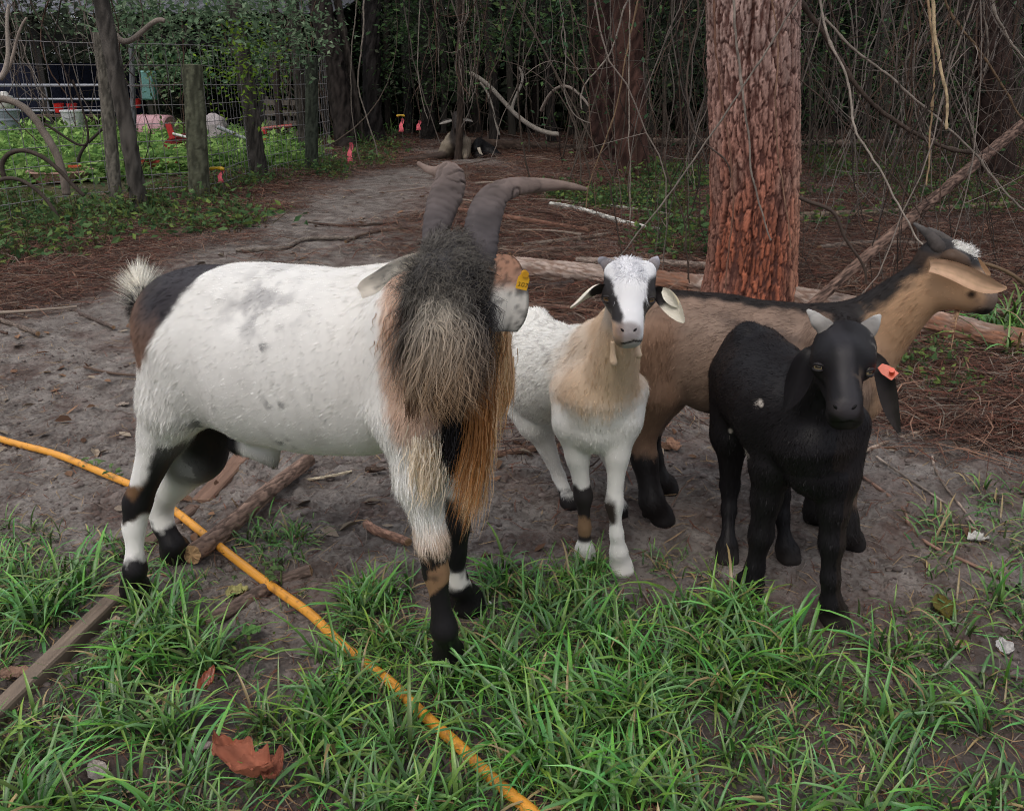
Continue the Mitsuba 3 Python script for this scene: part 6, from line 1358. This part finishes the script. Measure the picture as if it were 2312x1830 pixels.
def make_small():
    board([(-30, 1640), (286, 1338)], 40, .026, 'weathered plank lying in the grass at the left, under the billy goat hind hoof', 71, lin(124, 110, 98))
    board([(452, 1135), (556, 1024)], 42, .012, 'flat weathered board behind the billy goat hind legs', 72, lin(126, 100, 86))
    board([(330, 1235), (440, 1150)], 34, .012, 'old board lying under the far hind hoof of the billy goat', 73, lin(104, 86, 76))
    curled_leaf((562, 1800), .45, .078, .175, 1.15, 81, lin(142, 86, 66), 'big curled rust brown leaf in the foreground grass', ax=-.62, z=.06, mat='mat_matte', rim=.22, crumple=1.7)
    curled_leaf((628, 1822), 1.0, .045, .06, 1.3, 82, lin(138, 84, 66), 'small curled rust brown piece touching the big brown leaf', ax=1.2, z=.07, mat='mat_matte', rim=.2, crumple=1.5)
    curled_leaf((465, 1715), .2, .03, .05, .9, 83, lin(128, 112, 108), 'grey brown leaf tip beside the big brown leaf', ax=.2, z=.02)
    curled_leaf((470, 1575), .7, .045, .07, 1.4, 84, lin(136, 76, 54), 'small rust brown leaf standing in the grass', ax=1.3, z=.035)
    curled_leaf((535, 1335), .1, .06, .06, .5, 85, lin(150, 146, 96), 'yellow green round leaf beside the dark branch', mat='mat_matte')
    curled_leaf((568, 1442), .1, .05, .05, .4, 86, lin(92, 132, 74), 'fresh green leaf on the bare soil', mat='mat_matte', z=.03)
    curled_leaf((2205, 1222), .1, .055, .075, .5, 87, lin(180, 178, 172), 'pale grey leaf on the dirt at the right', mat='mat_matte')
    curled_leaf((2266, 1466), .3, .045, .06, .9, 88, lin(176, 174, 172), 'crumpled white leaf at the right edge', mat='mat_matte')
    curled_leaf((2165, 1452), .3, .03, .045, .8, 89, lin(160, 124, 108), 'small tan leaf left of the crumpled white one', mat='mat_matte')
    curled_leaf((222, 1756), .3, .04, .06, .8, 90, lin(170, 160, 152), 'pale crumpled leaf in the lower left grass', mat='mat_matte')
    curled_leaf((1520, 1010), .3, .06, .09, 1.0, 91, lin(150, 116, 96), 'tan leaf on the dirt between the brown goat and the black kid', mat='mat_matte')
    curled_leaf((278, 916), .1, .05, .05, .4, 92, lin(158, 146, 136), 'pale round leaf on the dirt left of the billy goat', mat='mat_matte')
    curled_leaf((848, 1072), .3, .05, .075, 1.1, 93, lin(84, 70, 62), 'dark curled leaf under the billy goat belly', mat='mat_matte')
    curled_leaf((2130, 1372), .3, .07, .09, 1.0, 94, lin(92, 84, 40), 'olive withered leaf on the dirt at the right', mat='mat_matte')
    curled_leaf((30, 1528), .3, .05, .08, .9, 95, lin(140, 112, 96), 'tan leaf at the left edge beyond the plank', mat='mat_matte')
    for i, (u, v, lab) in enumerate(((1100, 1240 + 130, 'tiny white shell on the soil in front of the white goat'), (905, 1338, 'white pebble between the billy goat front legs and the grass'), (842, 1360, 'tiny white chip left of the billy goat front legs'))):
        m = trimesh.creation.icosphere(2, .009); vv = np.array(m.vertices) * [1.3, 1, .7]; vv = vv * (1 + .3 * (fbm(vv + i, 90, 2, 1)[:, None] - .5)) + on_gnd(u, v, .008)
        put('pebble', mikit.ply((vv, m.faces), 'mat_matte', smooth=True, color=np.tile(lin(226, 224, 220), (len(vv), 1))), lab, 'pebble')
    # clover-like sprigs along the hose
    for i, (u, v, lab) in enumerate(((215, 1065, 'small green sprig growing over the left end of the hose'), (255, 1090, 'green sprig beside the billy goat hock'), (425, 1110, 'green sprig between the two boards'), (600, 1310, 'leafy sprig growing over the middle of the hose'), (635, 1318, 'second leafy sprig right of the one on the hose'), (800, 1492, 'blue green sprig by the lower bend of the hose'))):
        r = np.random.default_rng(95 + i); k = thing('green_sprig', lab, 'plant'); p = on_gnd(u, v, .0)
        mb = MB(); st = MB()
        for j in range(7):
            az = r.uniform(0, 6.28); e = p + np.array([math.cos(az) * .03, math.sin(az) * .03, r.uniform(.02, .05)])
            tv, tf_ = tube(spline([p, (p + e) / 2 + [0, 0, .008], e], 5), .001, 4); st.add(tv, tf_, lin(90, 110, 60)); leaf_bit(mb, r, e, .014, lin(112, 140, 92), .25)
        put(f'{k}__stem', st.shape()); put(f'{k}__leaves', mb.shape('mat_leaf', smooth=False), kind='stuff')
make_hose(); make_small()

def wood_post(b, top, rad, seed, tone, sides=28):
    v, f, c = bark_tube([b, (b + top) / 2 + [.008, 0, 0], top], [rad * 1.04, rad, rad * .97], sides, 110, rad * .35, rad * .07, tone * .45, lambda q: np.tile(tone, (len(q), 1)) * 1.1, seed, stretch=9)
    m = MB().add(v, f, c); ring = v[-sides:]; ctr = ring.mean(0) + [0, 0, rad * .06]; j = np.arange(sides)
    m.add(np.vstack([ring, ctr]), np.stack([j, (j + 1) % sides, j * 0 + sides], 1), tone * 1.1)
    return m.shape('mat_matte', smooth=True)
def make_fence():
    fk = thing('wire_fence', 'rusty woven wire fence on wooden posts along the left of the path', 'fence')
    posts = [((262, 470), (224, 74), 28, lin(104, 100, 92)), ((450, 458), (433, 146), 44, lin(92, 94, 78)), ((702, 388), (703, 130), 28, lin(66, 72, 62)), ((585, 415), None, 0, None)]
    P_ = []
    for i, (b, t, w, tone) in enumerate(posts[:3]):
        a = gnd(*b); a[2] = gz(a[0], a[1]) - .1; q = at(t[0], t[1], a[1]); P_.append(a)
        put(f'{fk}__post', wood_post(a, q, msize(w, a) * .5, 601 + i, tone * 1.15))
    # woven wire: along the line of the posts, towards the camera and away
    line = [np.array([-6.1, 6.8]), np.array([-4.95, 8.4]), np.array([-4.36, 9.7]), P_[1][:2] + [-.12, 0], np.array([-3.42, 12.1]), P_[2][:2] + [-.1, 0], np.array([-2.98, 15.2])]
    L2 = spline(np.array([np.append(q, 0) for q in line]), 400)[:, :2]
    s = np.concatenate([[0], np.cumsum(np.linalg.norm(np.diff(L2, axis=0), axis=1))])
    mb = MB(); r = np.random.default_rng(61)
    H = [.04, .18, .33, .5, .68, .86, 1.05, 1.25, 1.45, 1.66]
    def pos(d, h):
        x, y = np.interp(d, s, L2[:, 0]), np.interp(d, s, L2[:, 1]); sag = .02 * np.sin(d * 3) + .03 * (fbm(np.stack([d, 0 * d + h, 0 * d], -1), 1.2, 2, 3) - .5)
        hh = h * np.interp(d, [0, 2.3, 3.2, 6], [1, 1, 1, 1])               # trampled low at the near end
        return np.stack([x + sag + .0 * h, y, hh + .02 * (fbm(np.stack([d * .7, 0 * d + h, 0 * d], -1), 1, 2, 9) - .5) - .0], -1)
    for h in H:
        d = np.linspace(0, s[-1], 130); v, f = tube(pos(d, h + 0 * d), .0042, 4, cap=False); mb.add(v, f, lin(142, 140, 142) * r.uniform(.6, 1.1))
    for d in np.arange(0, s[-1], .15):
        hh = np.linspace(.03, H[-1], 9); v, f = tube(pos(d + 0 * hh + r.normal() * .01, hh), .0034, 4, cap=False); mb.add(v, f, lin(136, 134, 136) * r.uniform(.6, 1.1))
    put(f'{fk}__woven_wire', mb.shape('mat_matte'), kind='stuff')
    # insulators with pink ribbons
    for u, v0, v1, yl, lab in ((500, 380, 412, (472, 506, 382), 'yellow cross piece with a pink ribbon beside the squat fence post'), (792, 322, 368, None, 'pink ribbon marking the fence line below the paired trunks'), (908, 268, 297, (895, 914, 262), 'yellow cross piece with a pink ribbon on the far fence line'), (947, 272, 294, None, 'short pink ribbon, farthest along the fence line')):
        k = thing('marker_flag', lab, 'flag'); y = {500: 10.4, 792: 15.3, 908: 18.5, 947: 19}[u]
        a, b = at(u, v0, y), at(u - 3, v1, y); w = .05 if u != 500 else .032
        z = np.linspace(0, 1, 12); c = a + (b - a) * z[:, None] + np.stack([.012 * np.sin(z * 9), .02 * np.sin(z * 6), 0 * z], 1); dx = np.stack([w * (.5 + .5 * z), .3 * w * np.cos(z * 5), 0 * z], 1)
        V = np.vstack([c - dx + [0, -.002, 0], c + dx + [0, -.002, 0], c - dx + [0, .002, 0], c + dx + [0, .002, 0]]); i = np.arange(11); n = 12
        F = np.vstack([np.stack([i, i + n, i + n + 1, i + 1], 1), np.stack([i + 2 * n, i + 2 * n + 1, i + 3 * n + 1, i + 3 * n], 1), np.stack([i, i + 1, i + 1 + 2 * n, i + 2 * n], 1), np.stack([i + n, i + 3 * n, i + 3 * n + 1, i + n + 1], 1)])
        put(f'{k}__ribbon', MB().add(V, F, lin(250, 120, 132) * np.tile(.8 + .3 * np.abs(np.sin(z * 6)), 4)[:, None]).shape('mat_matte', smooth=False))
        g0 = gnd(u, 400); st = np.array([a[0], y + .01, gz(a[0], y) - .05]); v, f = tube(np.array([st, [a[0], y + .01, a[2] + .03]]), .006, 6); put(f'{k}__stake', mikit.ply((v, f), 'mat_matte', smooth=True, color=np.tile(lin(90, 84, 80), (len(v), 1))))
        if yl:
            p0, p1 = at(yl[0], yl[2], y), at(yl[1], yl[2], y); v, f = tube(spline([p0, (p0 + p1) / 2 + [0, 0, .012], p1], 8), [.016, .022, .02, .016, .016, .02, .022, .016], 10)
            put(f'{k}__insulator', mikit.ply((v, f), 'mat_gloss', smooth=True, color=np.tile(lin(206, 168, 44), (len(v), 1))))
    # saplings leaning over the fence at the far left
    SN = iter(('bent_sapling', 'arching_vine', 'arching_vine', 'forked_twig', 'forked_twig', 'broken_limb', 'crooked_branch', 'hooked_stem'))
    for pix, y, r0, r1, c, lab in (([(-20, 226), (43, 236), (74, 262), (93, 290), (118, 330), (136, 372), (150, 440)], 8.6, .030, .038, lin(122, 112, 104), 'bent pale sapling leaning over the fence at the left'), ([(10, 400), (15, 352), (50, 340), (98, 356), (150, 402), (190, 442)], 8.2, .020, .018, lin(70, 62, 56), 'dark arching vine at the left edge, upper of two'),
                                     ([(-20, 416), (65, 416), (98, 444), (132, 492)], 7.8, .018, .015, lin(72, 64, 58), 'dark arching vine at the left edge, lower of two'), ([(0, 178), (18, 110), (16, 50), (20, 10)], 8.4, .022, .012, lin(160, 150, 140), 'pale forked twig at the top left edge'),
                                     ([(0, 178), (28, 130), (42, 75), (60, 40)], 8.5, .018, .009, lin(150, 138, 128), 'second pale twig beside the forked one'), ([(262, 78), (275, 92), (320, 72), (372, 48)], 9.6, .028, .022, lin(130, 120, 112), 'broken grey limb sticking out from the leaning trunk'),
                                     ([(176, 366), (192, 330), (222, 300), (240, 280)], 11, .02, .014, lin(64, 58, 54), 'dark crooked branch behind the first fence post'), ([(100, 280), (140, 305), (160, 318), (164, 180)], 9, .013, .009, lin(58, 50, 46), 'thin dark stem hooking upward behind the bent sapling')):
        p = vine_path(pix, y, y); v, f = tube(p, np.linspace(r0, r1, len(p)), 10, wob=.2, wf=14)
        put(next(SN), mikit.ply((v, f), 'mat_matte', smooth=True, color=c * (.6 + .8 * fbm(v, 16, 3, 4))[:, None]), lab, 'branch')
make_fence()

def box(mb, c, s, col, rot=0.0, tilt=0.0, bev=.0):
    m = trimesh.creation.box(s)
    if bev:
        import manifold3d as m3
        q = np.array(s) / 2 - bev; pts = np.array([[x, y, z] for x in (-q[0], q[0]) for y in (-q[1], q[1]) for z in (-q[2], q[2])])
        al = np.vstack([pts + d for d in np.vstack([np.eye(3), -np.eye(3)]) * bev]); m = trimesh.convex.convex_hull(al)
    M = trimesh.transformations.rotation_matrix(rot, [0, 0, 1]) @ trimesh.transformations.rotation_matrix(tilt, [0, 1, 0])
    v = np.array(m.vertices) @ M[:3, :3].T + np.asarray(c); mb.add(v, m.faces, np.asarray(col) * (.7 + .6 * fbm(v * 1.0, 3, 2, 3))[:, None]); return mb
def lathe(prof, c, col, n=28, tilt=None):
    m = trimesh.creation.revolve(np.array(prof), sections=n); v = np.array(m.vertices)
    if tilt is not None: v = v @ trimesh.transformations.rotation_matrix(*tilt)[:3, :3].T
    v = v + np.asarray(c); return v, m.faces, np.asarray(col) * (.65 + .7 * fbm(v, 5, 3, 5))[:, None]
def make_yard():
    k = thing('pole_barn', 'open pole barn with dark roof beyond the fence', 'barn'); Y = 22.0
    X = lambda u, y=Y: at(u, 300, y)[0]; Z = lambda v, y=Y: at(100, v, y)[2]
    x0, x1 = X(-160), X(760); dkw = lin(50, 48, 48)
    for u, y in ((-100, Y), (118, Y), (352, Y), (600, Y), (740, Y), (60, Y + 5), (330, Y + 5), (620, Y + 5)):
        mb = MB(); box(mb, [X(u, y), y, 1.4], [.16, .16, 2.9], dkw * 1.1, bev=.01); put(f'{k}__post', mb.shape(smooth=False))
    mb = MB(); box(mb, [(x0 + x1) / 2, Y, Z(102) + .1], [x1 - x0, .10, .26], dkw * .8); put(f'{k}__beam', mb.shape(smooth=False))
    rm = MB(); n = 90; xs = np.linspace(x0 - .4, x1 + .4, n); zz = .03 * np.sign(np.sin(np.arange(n) * np.pi / 2 + .1))
    for dz in (0, -.01):
        V = np.vstack([np.stack([xs, 0 * xs + Y - .7, 2.72 + zz + dz], 1), np.stack([xs, 0 * xs + Y + 6, 3.9 + zz + dz], 1)]); i = np.arange(n - 1); rm.add(V, np.stack([i, i + 1, i + n + 1, i + n], 1) if dz == 0 else np.stack([i, i + n, i + n + 1, i + 1], 1), lin(96, 98, 104))
    put(f'{k}__roof', rm.shape(smooth=False))
    mb = MB(); xa, xb = X(-160, Y + 4.6), X(330, Y + 4.6)
    for i, x in enumerate(np.arange(xa, xb, .32)): box(mb, [x, Y + 4.6 + .01 * (i % 2), .88], [.31, .03, 1.76], lin(34, 38, 58))
    put(f'{k}__back_wall', mb.shape(smooth=False), 'low dark blue back wall of boards')
    # cattle gate of pipes
    k = thing('pipe_gate', 'galvanised pipe gate standing in front of the barn', 'gate'); y = 20.6
    for vv in (192, 224, 250): 
        v, f = tube(np.array([[X(-120, y), y, Z(vv, y)], [X(268, y), y, Z(vv, y)]]), .024, 8); put(f'{k}__rail', mikit.ply((v, f), 'mat_gloss', smooth=True, color=np.tile(lin(150, 154, 164), (len(v), 1))))
    for u in (-110, 118, 262):
        v, f = tube(np.array([[X(u, y), y + .03, .0], [X(u, y), y + .03, Z(190, y)]]), .026, 8); put(f'{k}__upright', mikit.ply((v, f), 'mat_gloss', smooth=True, color=np.tile(lin(110, 112, 120), (len(v), 1))))
    # what stands in the yard
    y = 19.6; c = np.array([X(18, y), y, .0]); k = thing('metal_bin', 'ribbed galvanised bin at the left edge beyond the fence', 'bin')
    v, f, col = lathe([(0, 0), (.24, 0), (.25, .06), (.245, .2), (.262, .22), (.262, .24), (.25, .26), (.262, .5), (.28, .52), (.27, .56), (.29, .70), (.305, .71), (.30, .73), (.28, .72), (.23, .03), (0, .03)], c, lin(140, 148, 160), 40); put(f'{k}__body', mikit.ply((v, f), 'mat_gloss', smooth=35, color=None) if False else MB().add(v, f, col).shape('mat_gloss', smooth=False))
    for sx in (-1, 1):
        v, f = tube(spline([c + [sx * .28, -.06, .5], c + [sx * .35, -.06, .48], c + [sx * .35, .06, .48], c + [sx * .28, .06, .5]], 10), .01, 6); put(f'{k}__handle', MB().add(v, f, lin(120, 126, 136)).shape('mat_gloss'))
    c2 = np.array([X(170, 20), 20.0, .25]); k = thing('feed_bin', 'white plastic feed bin by the pipe gate', 'bin')
    v, f, col = lathe([(0, 0), (.16, 0), (.23, .42), (.25, .43), (.245, .46), (.22, .45), (.15, .02), (0, .02)], c2, lin(208, 208, 212)); put(f'{k}__tub', MB().add(v, f, col).shape('mat_gloss', smooth=False)); v, f = tube(spline([c2 + [-.24, 0, .42], c2 + [0, -.24, .30], c2 + [.24, 0, .42]], 14), .008, 6); put(f'{k}__handle', MB().add(v, f, lin(120, 120, 124)).shape('mat_gloss'))
    for u, cc, lab in ((142, lin(200, 40, 40), 'red feed cup on the shelf by the white feed bin'), (172, lin(186, 44, 48), 'second red feed cup behind the white feed bin'), (316, lin(176, 36, 40), 'red cup beside the pink barrel')):
        v, f, col = lathe([(0, 0), (.08, 0), (.11, .19), (.12, .19), (.10, .17), (.075, .01), (0, .01)], [X(u, 20.3), 20.3, Z(254 if u < 300 else 244, 20.3)], cc, 18); put('feed_cup', MB().add(v, f, col).shape('mat_gloss', smooth=False), lab, 'cup')
    mb = MB(); box(mb, [X(155, 20.3), 20.35, Z(258, 20.3) - .03], [1.4, .35, .05], lin(96, 84, 74)); [box(mb, [X(155, 20.3) + s * .6, 20.35, (Z(258, 20.3) - .05) / 2], [.07, .3, Z(258, 20.3) - .06], lin(80, 70, 62)) for s in (-1, 1)]; put('low_shelf', mb.shape(smooth=False), 'low wooden shelf carrying the red feed cups', 'shelf')
    mb = MB(); [box(mb, [X(108, 19.3) + dx, 19.3 + dy, .14], [a, b, .2], lin(214, 216, 216), bev=.02) for dx, dy, a, b in ((0, -.22, .9, .05), (0, .22, .9, .05), (-.43, 0, .05, .44), (.43, 0, .05, .44))]; box(mb, [X(108, 19.3), 19.3, .06], [.88, .42, .03], lin(200, 202, 204)); put('white_trough', mb.shape('mat_gloss', smooth=False), 'white plastic trough on the weeds by the metal bin', 'trough')
    v, f, col = lathe([(0, 0), (.10, 0), (.14, .02), (.16, .12), (.15, .24), (.08, .26), (.07, .31), (.03, .33), (0, .33)], [X(25, 18.4), 18.4, Z(246, 18.4)], lin(196, 194, 190), 20); put('plastic_jug', MB().add(v, f, col).shape('mat_gloss', smooth=True), 'pale jug standing on the metal bin', 'jug')
    # pink barrel on its side
    k = thing('plastic_barrel', 'faded pink barrel lying on its side beyond the fence', 'barrel'); bc = np.array([X(346, 19.5), 19.5, .33])
    v, f, col = lathe([(0, -.45), (.27, -.45), (.30, -.42), (.30, -.2), (.315, -.18), (.315, -.14), (.30, -.12), (.30, .12), (.315, .14), (.315, .18), (.30, .2), (.30, .42), (.27, .45), (0, .45)], bc, lin(176, 136, 142), 32, (math.pi / 2, [.25, 1, 0])); put(f'{k}__body', MB().add(v, f, col).shape('mat_gloss', smooth=False))
    # teal feeder on a post
    k = thing('teal_feeder', 'tall teal plastic feeder standing by a dark barn post', 'feeder'); mb = MB(); box(mb, [X(350, 20.6), 20.6, (Z(160, 20.6) + Z(226, 20.6)) / 2], [.30, .26, Z(160, 20.6) - Z(226, 20.6)], lin(104, 150, 146), tilt=.03, bev=.03); put(f'{k}__body', mb.shape('mat_gloss', smooth=False)); mb = MB(); box(mb, [X(350, 20.6), 20.6, Z(226, 20.6) / 2], [.08, .08, Z(226, 20.6)], lin(70, 66, 62)); put(f'{k}__stand', mb.shape(smooth=False))
    # red machine parts
    k = thing('red_scoop', 'dark red metal scoop tilted on the weeds', 'scoop'); a = np.array([X(330, 15.5), 15.5, .05]); b_ = np.array([X(425, 15.5), 15.5, .05])
    poly = Polygon([(0, 0), (.72, 0), (.72, .33), (.60, .42), (.50, .36), (.40, .38), (.12, .14)]); m = trimesh.creation.extrude_polygon(poly, .5); v = np.array(m.vertices)[:, [0, 2, 1]] + a; put(f'{k}__shell', MB().add(v, m.faces[:, ::-1], lin(128, 48, 52) * (.6 + .8 * fbm(v, 6, 3, 2))[:, None]).shape('mat_matte', smooth=False))
    mb = MB(); box(mb, a + [.42, -.03, .46], [.10, .03, .26], lin(176, 50, 52), tilt=-.2, bev=.006); put(f'{k}__bracket', mb.shape('mat_gloss', smooth=False)); v, f = tube(np.array([a + [.46, -.05, .42], a + [.85, -.1, .33]]), .022, 8); put(f'{k}__bar', MB().add(v, f, lin(206, 206, 204)).shape('mat_gloss'))
    k = thing('red_plough', 'bright red bent metal plough part at the foot of a tree', 'plough part'); mb = MB(); cx = np.array([X(598, 17.5), 17.5, 0]); p2 = spline([cx + [-.10, 0, .44], cx + [-.06, 0, .25], cx + [.06, 0, .02]], 10)
    v, f = tube(p2, np.full(10, .13), 10, flat=.25, ref=[1, 0, 0]); put(f'{k}__blade', MB().add(v, f, lin(190, 52, 58)).shape('mat_gloss')); v, f = tube(np.array([cx + [-.1, .02, .44], cx + [.5, .1, .50]]), .035, 8); put(f'{k}__beam', MB().add(v, f, lin(150, 60, 56)).shape('mat_gloss'))
    k = thing('red_channel', 'long rusty red metal channel lying in the weeds', 'metal channel'); y = 13.6; a, b_ = np.array([X(285, y), y, gz(X(285, y), y) + .16]), np.array([X(398, y), y - .2, gz(X(398, y), y) + .10])
    mb = MB(); d = b_ - a; L = np.linalg.norm(d); c = (a + b_) / 2; rz = math.atan2(d[1], d[0]); [box(mb, c + [0, dy, dz], [L, ty, tz], lin(164, 74, 62), rot=rz, tilt=-math.asin(d[2] / L)) for dy, dz, ty, tz in ((0, 0, .22, .02), (-.11, .05, .02, .12), (.11, .05, .02, .12))]; put(f'{k}__body', mb.shape('mat_matte', smooth=False)); mb = MB(); box(mb, b_ + [.02, 0, .02], [.02, .2, .12], lin(140, 60, 52), rot=rz); put(f'{k}__end_plate', mb.shape(smooth=False))
    k = thing('rusty_tub', 'shallow rusty pale red tub half hidden in the weeds', 'tub'); v, f, col = lathe([(0, 0), (.36, 0), (.42, .12), (.44, .13), (.43, .15), (.40, .14), (.34, .02), (0, .02)], [X(122, 12.8), 12.8, gz(X(122, 12.8), 12.8) + .03], lin(186, 150, 138)); put(f'{k}__bowl', MB().add(v, f, col).shape('mat_matte', smooth=False)); mb = MB(); box(mb, [X(160, 12.8), 12.75, .18], [.16, .06, .03], lin(190, 92, 66)); put(f'{k}__handle', mb.shape(smooth=False))
    k = thing('pallet', 'grey wooden pallet stood on edge behind the trees', 'pallet'); pc = np.array([X(655, 19), 19.0, .5])
    for i in range(5): mb = MB(); box(mb, pc + [0, 0, -.42 + i * .2], [.95, .02, .10], lin(112, 104, 98)); put(f'{k}__slat', mb.shape(smooth=False))
    for dx in (-.42, 0, .42): mb = MB(); box(mb, pc + [dx, .05, 0], [.06, .08, 1.0], lin(96, 90, 86)); put(f'{k}__bearer', mb.shape(smooth=False))
    k = thing('folded_tarp', 'crumpled pale grey tarp between the squat post and the leaning trunk', 'tarp'); m = trimesh.creation.icosphere(3, 1.0); v = np.array(m.vertices); v = v * (1 + .9 * (fbm(v, 1.8, 4, 2)[:, None] - .5)) * [.30, .22, .30] + [X(478, 17), 17, .42]; put(f'{k}__cloth', MB().add(v, m.faces, lin(168, 160, 162)).shape('mat_matte')); mb = MB(); box(mb, [X(478, 17), 17, .10], [.5, .4, .2], lin(80, 72, 68)); put(f'{k}__crate', mb.shape(smooth=False))
    v, f = tube(np.array([[X(492, 16), 16, .55], [X(560, 16), 16.3, .28]]), .035, 8); put('white_pipe', MB().add(v, f, lin(176, 178, 184)).shape('mat_gloss'), 'pale plastic pipe leaning beside the crumpled tarp', 'pipe')
    # weeds
    r = np.random.default_rng(71)
    for j in range(4):
        rr = np.random.default_rng(720 + j); mb = leaves_mesh(rr, 70, [.16, .16, .07], .075, [lin(132, 166, 92), lin(116, 154, 82), lin(150, 180, 106), lin(106, 140, 84)], -.1); v, f, c = mb.get(); v[:, 2] = np.abs(v[:, 2]) + .02
        group(f'weed_{"abcd"[j]}', mikit.ply((v, f), 'mat_leaf', smooth=False, color=c))
        rr = np.random.default_rng(730 + j); mb = leaves_mesh(rr, 46, [.15, .15, .08], .07, [lin(84, 110, 72), lin(70, 98, 66), lin(98, 124, 80), lin(110, 130, 70)], .1); v, f, c = mb.get(); v[:, 2] = np.abs(v[:, 2]) + .03
        st = MB()
        for _ in range(8):
            q = rr.normal(size=3) * [.1, .1, 0]; tv, tf_ = tube(np.array([q * .4, q + [0, 0, rr.uniform(.08, .22)]]), .0025, 4, cap=False); st.add(tv, tf_, lin(96, 92, 66))
        st.add(v, f, c); group(f'sprig_{"abcd"[j]}', st.shape('mat_leaf', smooth=False))
    tag('weeds', 'bright low green weeds covering the yard beyond the fence', 'weeds', kind='stuff'); tag('ground_plants', 'leafy green plants along the fence and over the forest floor', 'plants', kind='stuff')
    def sow(owner, pre, poly, n, s0, s1, dens=None):
        for q in inside(mapped(poly), n, r, dens): inst(owner, f'{pre}_{"abcd"[r.integers(4)]}', xf((q[0], q[1], gz(*q)), r.uniform(0, 6.28), r.uniform(s0, s1)))
    sow('weeds', 'weed', [(-60, 300), (300, 305), (640, 325), (690, 370), (600, 385), (420, 400), (180, 405), (-60, 425)], 1500, 1.0, 2.2)
    sow('ground_plants', 'sprig', [(-60, 440), (330, 472), (560, 480), (600, 515), (560, 535), (330, 545), (180, 585), (-60, 600)], 80, .6, 1.4)
    sow('ground_plants', 'sprig', [(-40, 1330), (800, 1420), (1500, 1400), (1950, 1560), (2300, 1500), (2300, 1850), (-40, 1850)], 34, .16, .30)
    sow('ground_plants', 'sprig', [(300, 425), (620, 400), (760, 370), (700, 410), (480, 470), (330, 470)], 38, .6, 1.2, lambda q: .6)
    sow('ground_plants', 'sprig', [(820, 330), (880, 330), (930, 352), (760, 420), (700, 440), (740, 390)], 26, .6, 1.2)
    sow('ground_plants', 'sprig', [(1440, 380), (1580, 380), (1570, 590), (1470, 570)], 60, .7, 1.3)
    sow('ground_plants', 'sprig', [(1800, 350), (2330, 330), (2330, 560), (2150, 520), (1800, 520)], 90, .7, 1.3)
    sow('ground_plants', 'sprig', [(1960, 820), (2330, 760), (2330, 900), (2000, 900)], 14, .4, .7)
    sow('ground_plants', 'sprig', [(1240, 430), (1480, 450), (1480, 490), (1260, 470)], 40, .6, 1.0)
    sow('ground_plants', 'sprig', [(1050, 270), (2330, 262), (2330, 330), (1250, 300)], 160, 1.0, 2.2)
make_yard()

# ---------------------------------------------------------------- the goats resting far back
def make_resting():
    def goat(name, lab, pts, cols, h, L, N):
        g = thing(name, lab, 'goat'); B = Flesh(.02); r = np.random.default_rng(15)
        for a, b, ra, rb, nm in pts: B.cone(a, b, ra, rb, nm)
        finish(g, B, lambda v, w, n: sum(w[k][:, None] * cols[k] for k in w) * (.7 + .6 * fbm(v, 7, 3, 2))[:, None], lambda v, w, n: np.full(len(v), L), N, .006, h, r=r)
        return g
    y = 16.3; A = lambda u, v, dy=0.0: at(u, v, y + dy)
    pale, dark = lin(146, 134, 118), lin(52, 46, 44)
    g = goat('resting_goat', 'pale goat with dark head and white striped ears resting behind a thin trunk', [(A(1028, 322, .15), A(1030, 338, .6), .20, .22, 'body'), (A(1010, 330), A(1000, 350), .12, .10, 'body'), (A(1050, 322), A(1052, 350), .11, .09, 'body'), (A(1033, 305), A(1032, 322), .12, .15, 'neck'),
              (A(1032, 262), A(1032, 290, -.12), .085, .055, 'head'), (A(1032, 270), A(1033, 308), .08, .11, 'neck'), (A(1000, 350, -.1), A(960, 357, -.2), .07, .05, 'leg'), (A(1052, 348, -.1), A(1050, 356, -.3), .06, .05, 'hoof'), (A(960, 357, -.2), A(915, 360, -.25), .05, .045, 'leg')],
             {'body': pale, 'neck': dark, 'head': dark, 'leg': lin(72, 60, 54), 'hoof': pale}, .018, .03, 6000)
    for pix in ([(1020, 272), (1006, 276), (992, 280)], [(1044, 270), (1056, 270), (1068, 274)]):
        ev, ef, *_ = ear_mesh([A(*q) for q in pix], [.03, .045, .015], [0, -.3, 1], cup=.3, th=.01); t = np.abs(np.linspace(-1, 1, 11)); c = np.tile(np.where((t < .5)[:, None], lin(214, 210, 202), dark), (len(ev) // 11, 1))
        put(f'{g}__ear', mikit.ply((ev, ef), 'mat_fur', smooth=True, color=c), 'dark ear with a white stripe')
    for s in (1022, 1042):
        v, f = tube(spline([A(s, 262), A(s + (s - 1032) * .4, 250, .08)], 6), np.linspace(.022, .008, 6), 8); put(f'{g}__horn', mikit.ply((v, f), 'mat_matte', smooth=True, color=np.tile(lin(60, 54, 50), (len(v), 1))))
    g = goat('resting_goat', 'black goat with one white stripe lying curled beside the pale resting goat', [(A(1085, 340, .2), A(1100, 346, .2), .19, .17, 'body'), (A(1110, 346, .1), A(1128, 356, 0), .11, .07, 'body'), (A(1128, 357), A(1142, 358), .045, .03, 'body'), (A(1078, 352, -.1), A(1088, 356, -.15), .06, .05, 'body'), (A(1082, 322, .1), A(1076, 335, -.05), .085, .06, 'body')], {'body': lin(26, 24, 26)}, .02, .03, 4000)
    v, f = tube(spline([A(1081, 332, .0) + [0, -.13, 0], A(1086, 345, -.0) + [0, -.14, 0], A(1091, 355, -.0) + [0, -.12, 0]], 10), np.linspace(.03, .022, 10), 8, flat=.5, ref=[1, 0, 0]); put(f'{g}__stripe', mikit.ply((v, f), 'mat_fur', smooth=True, color=np.tile(lin(206, 196, 180), (len(v), 1))), 'white stripe of fur')
make_resting()
make_buck(); make_white(); make_brown(); make_black()
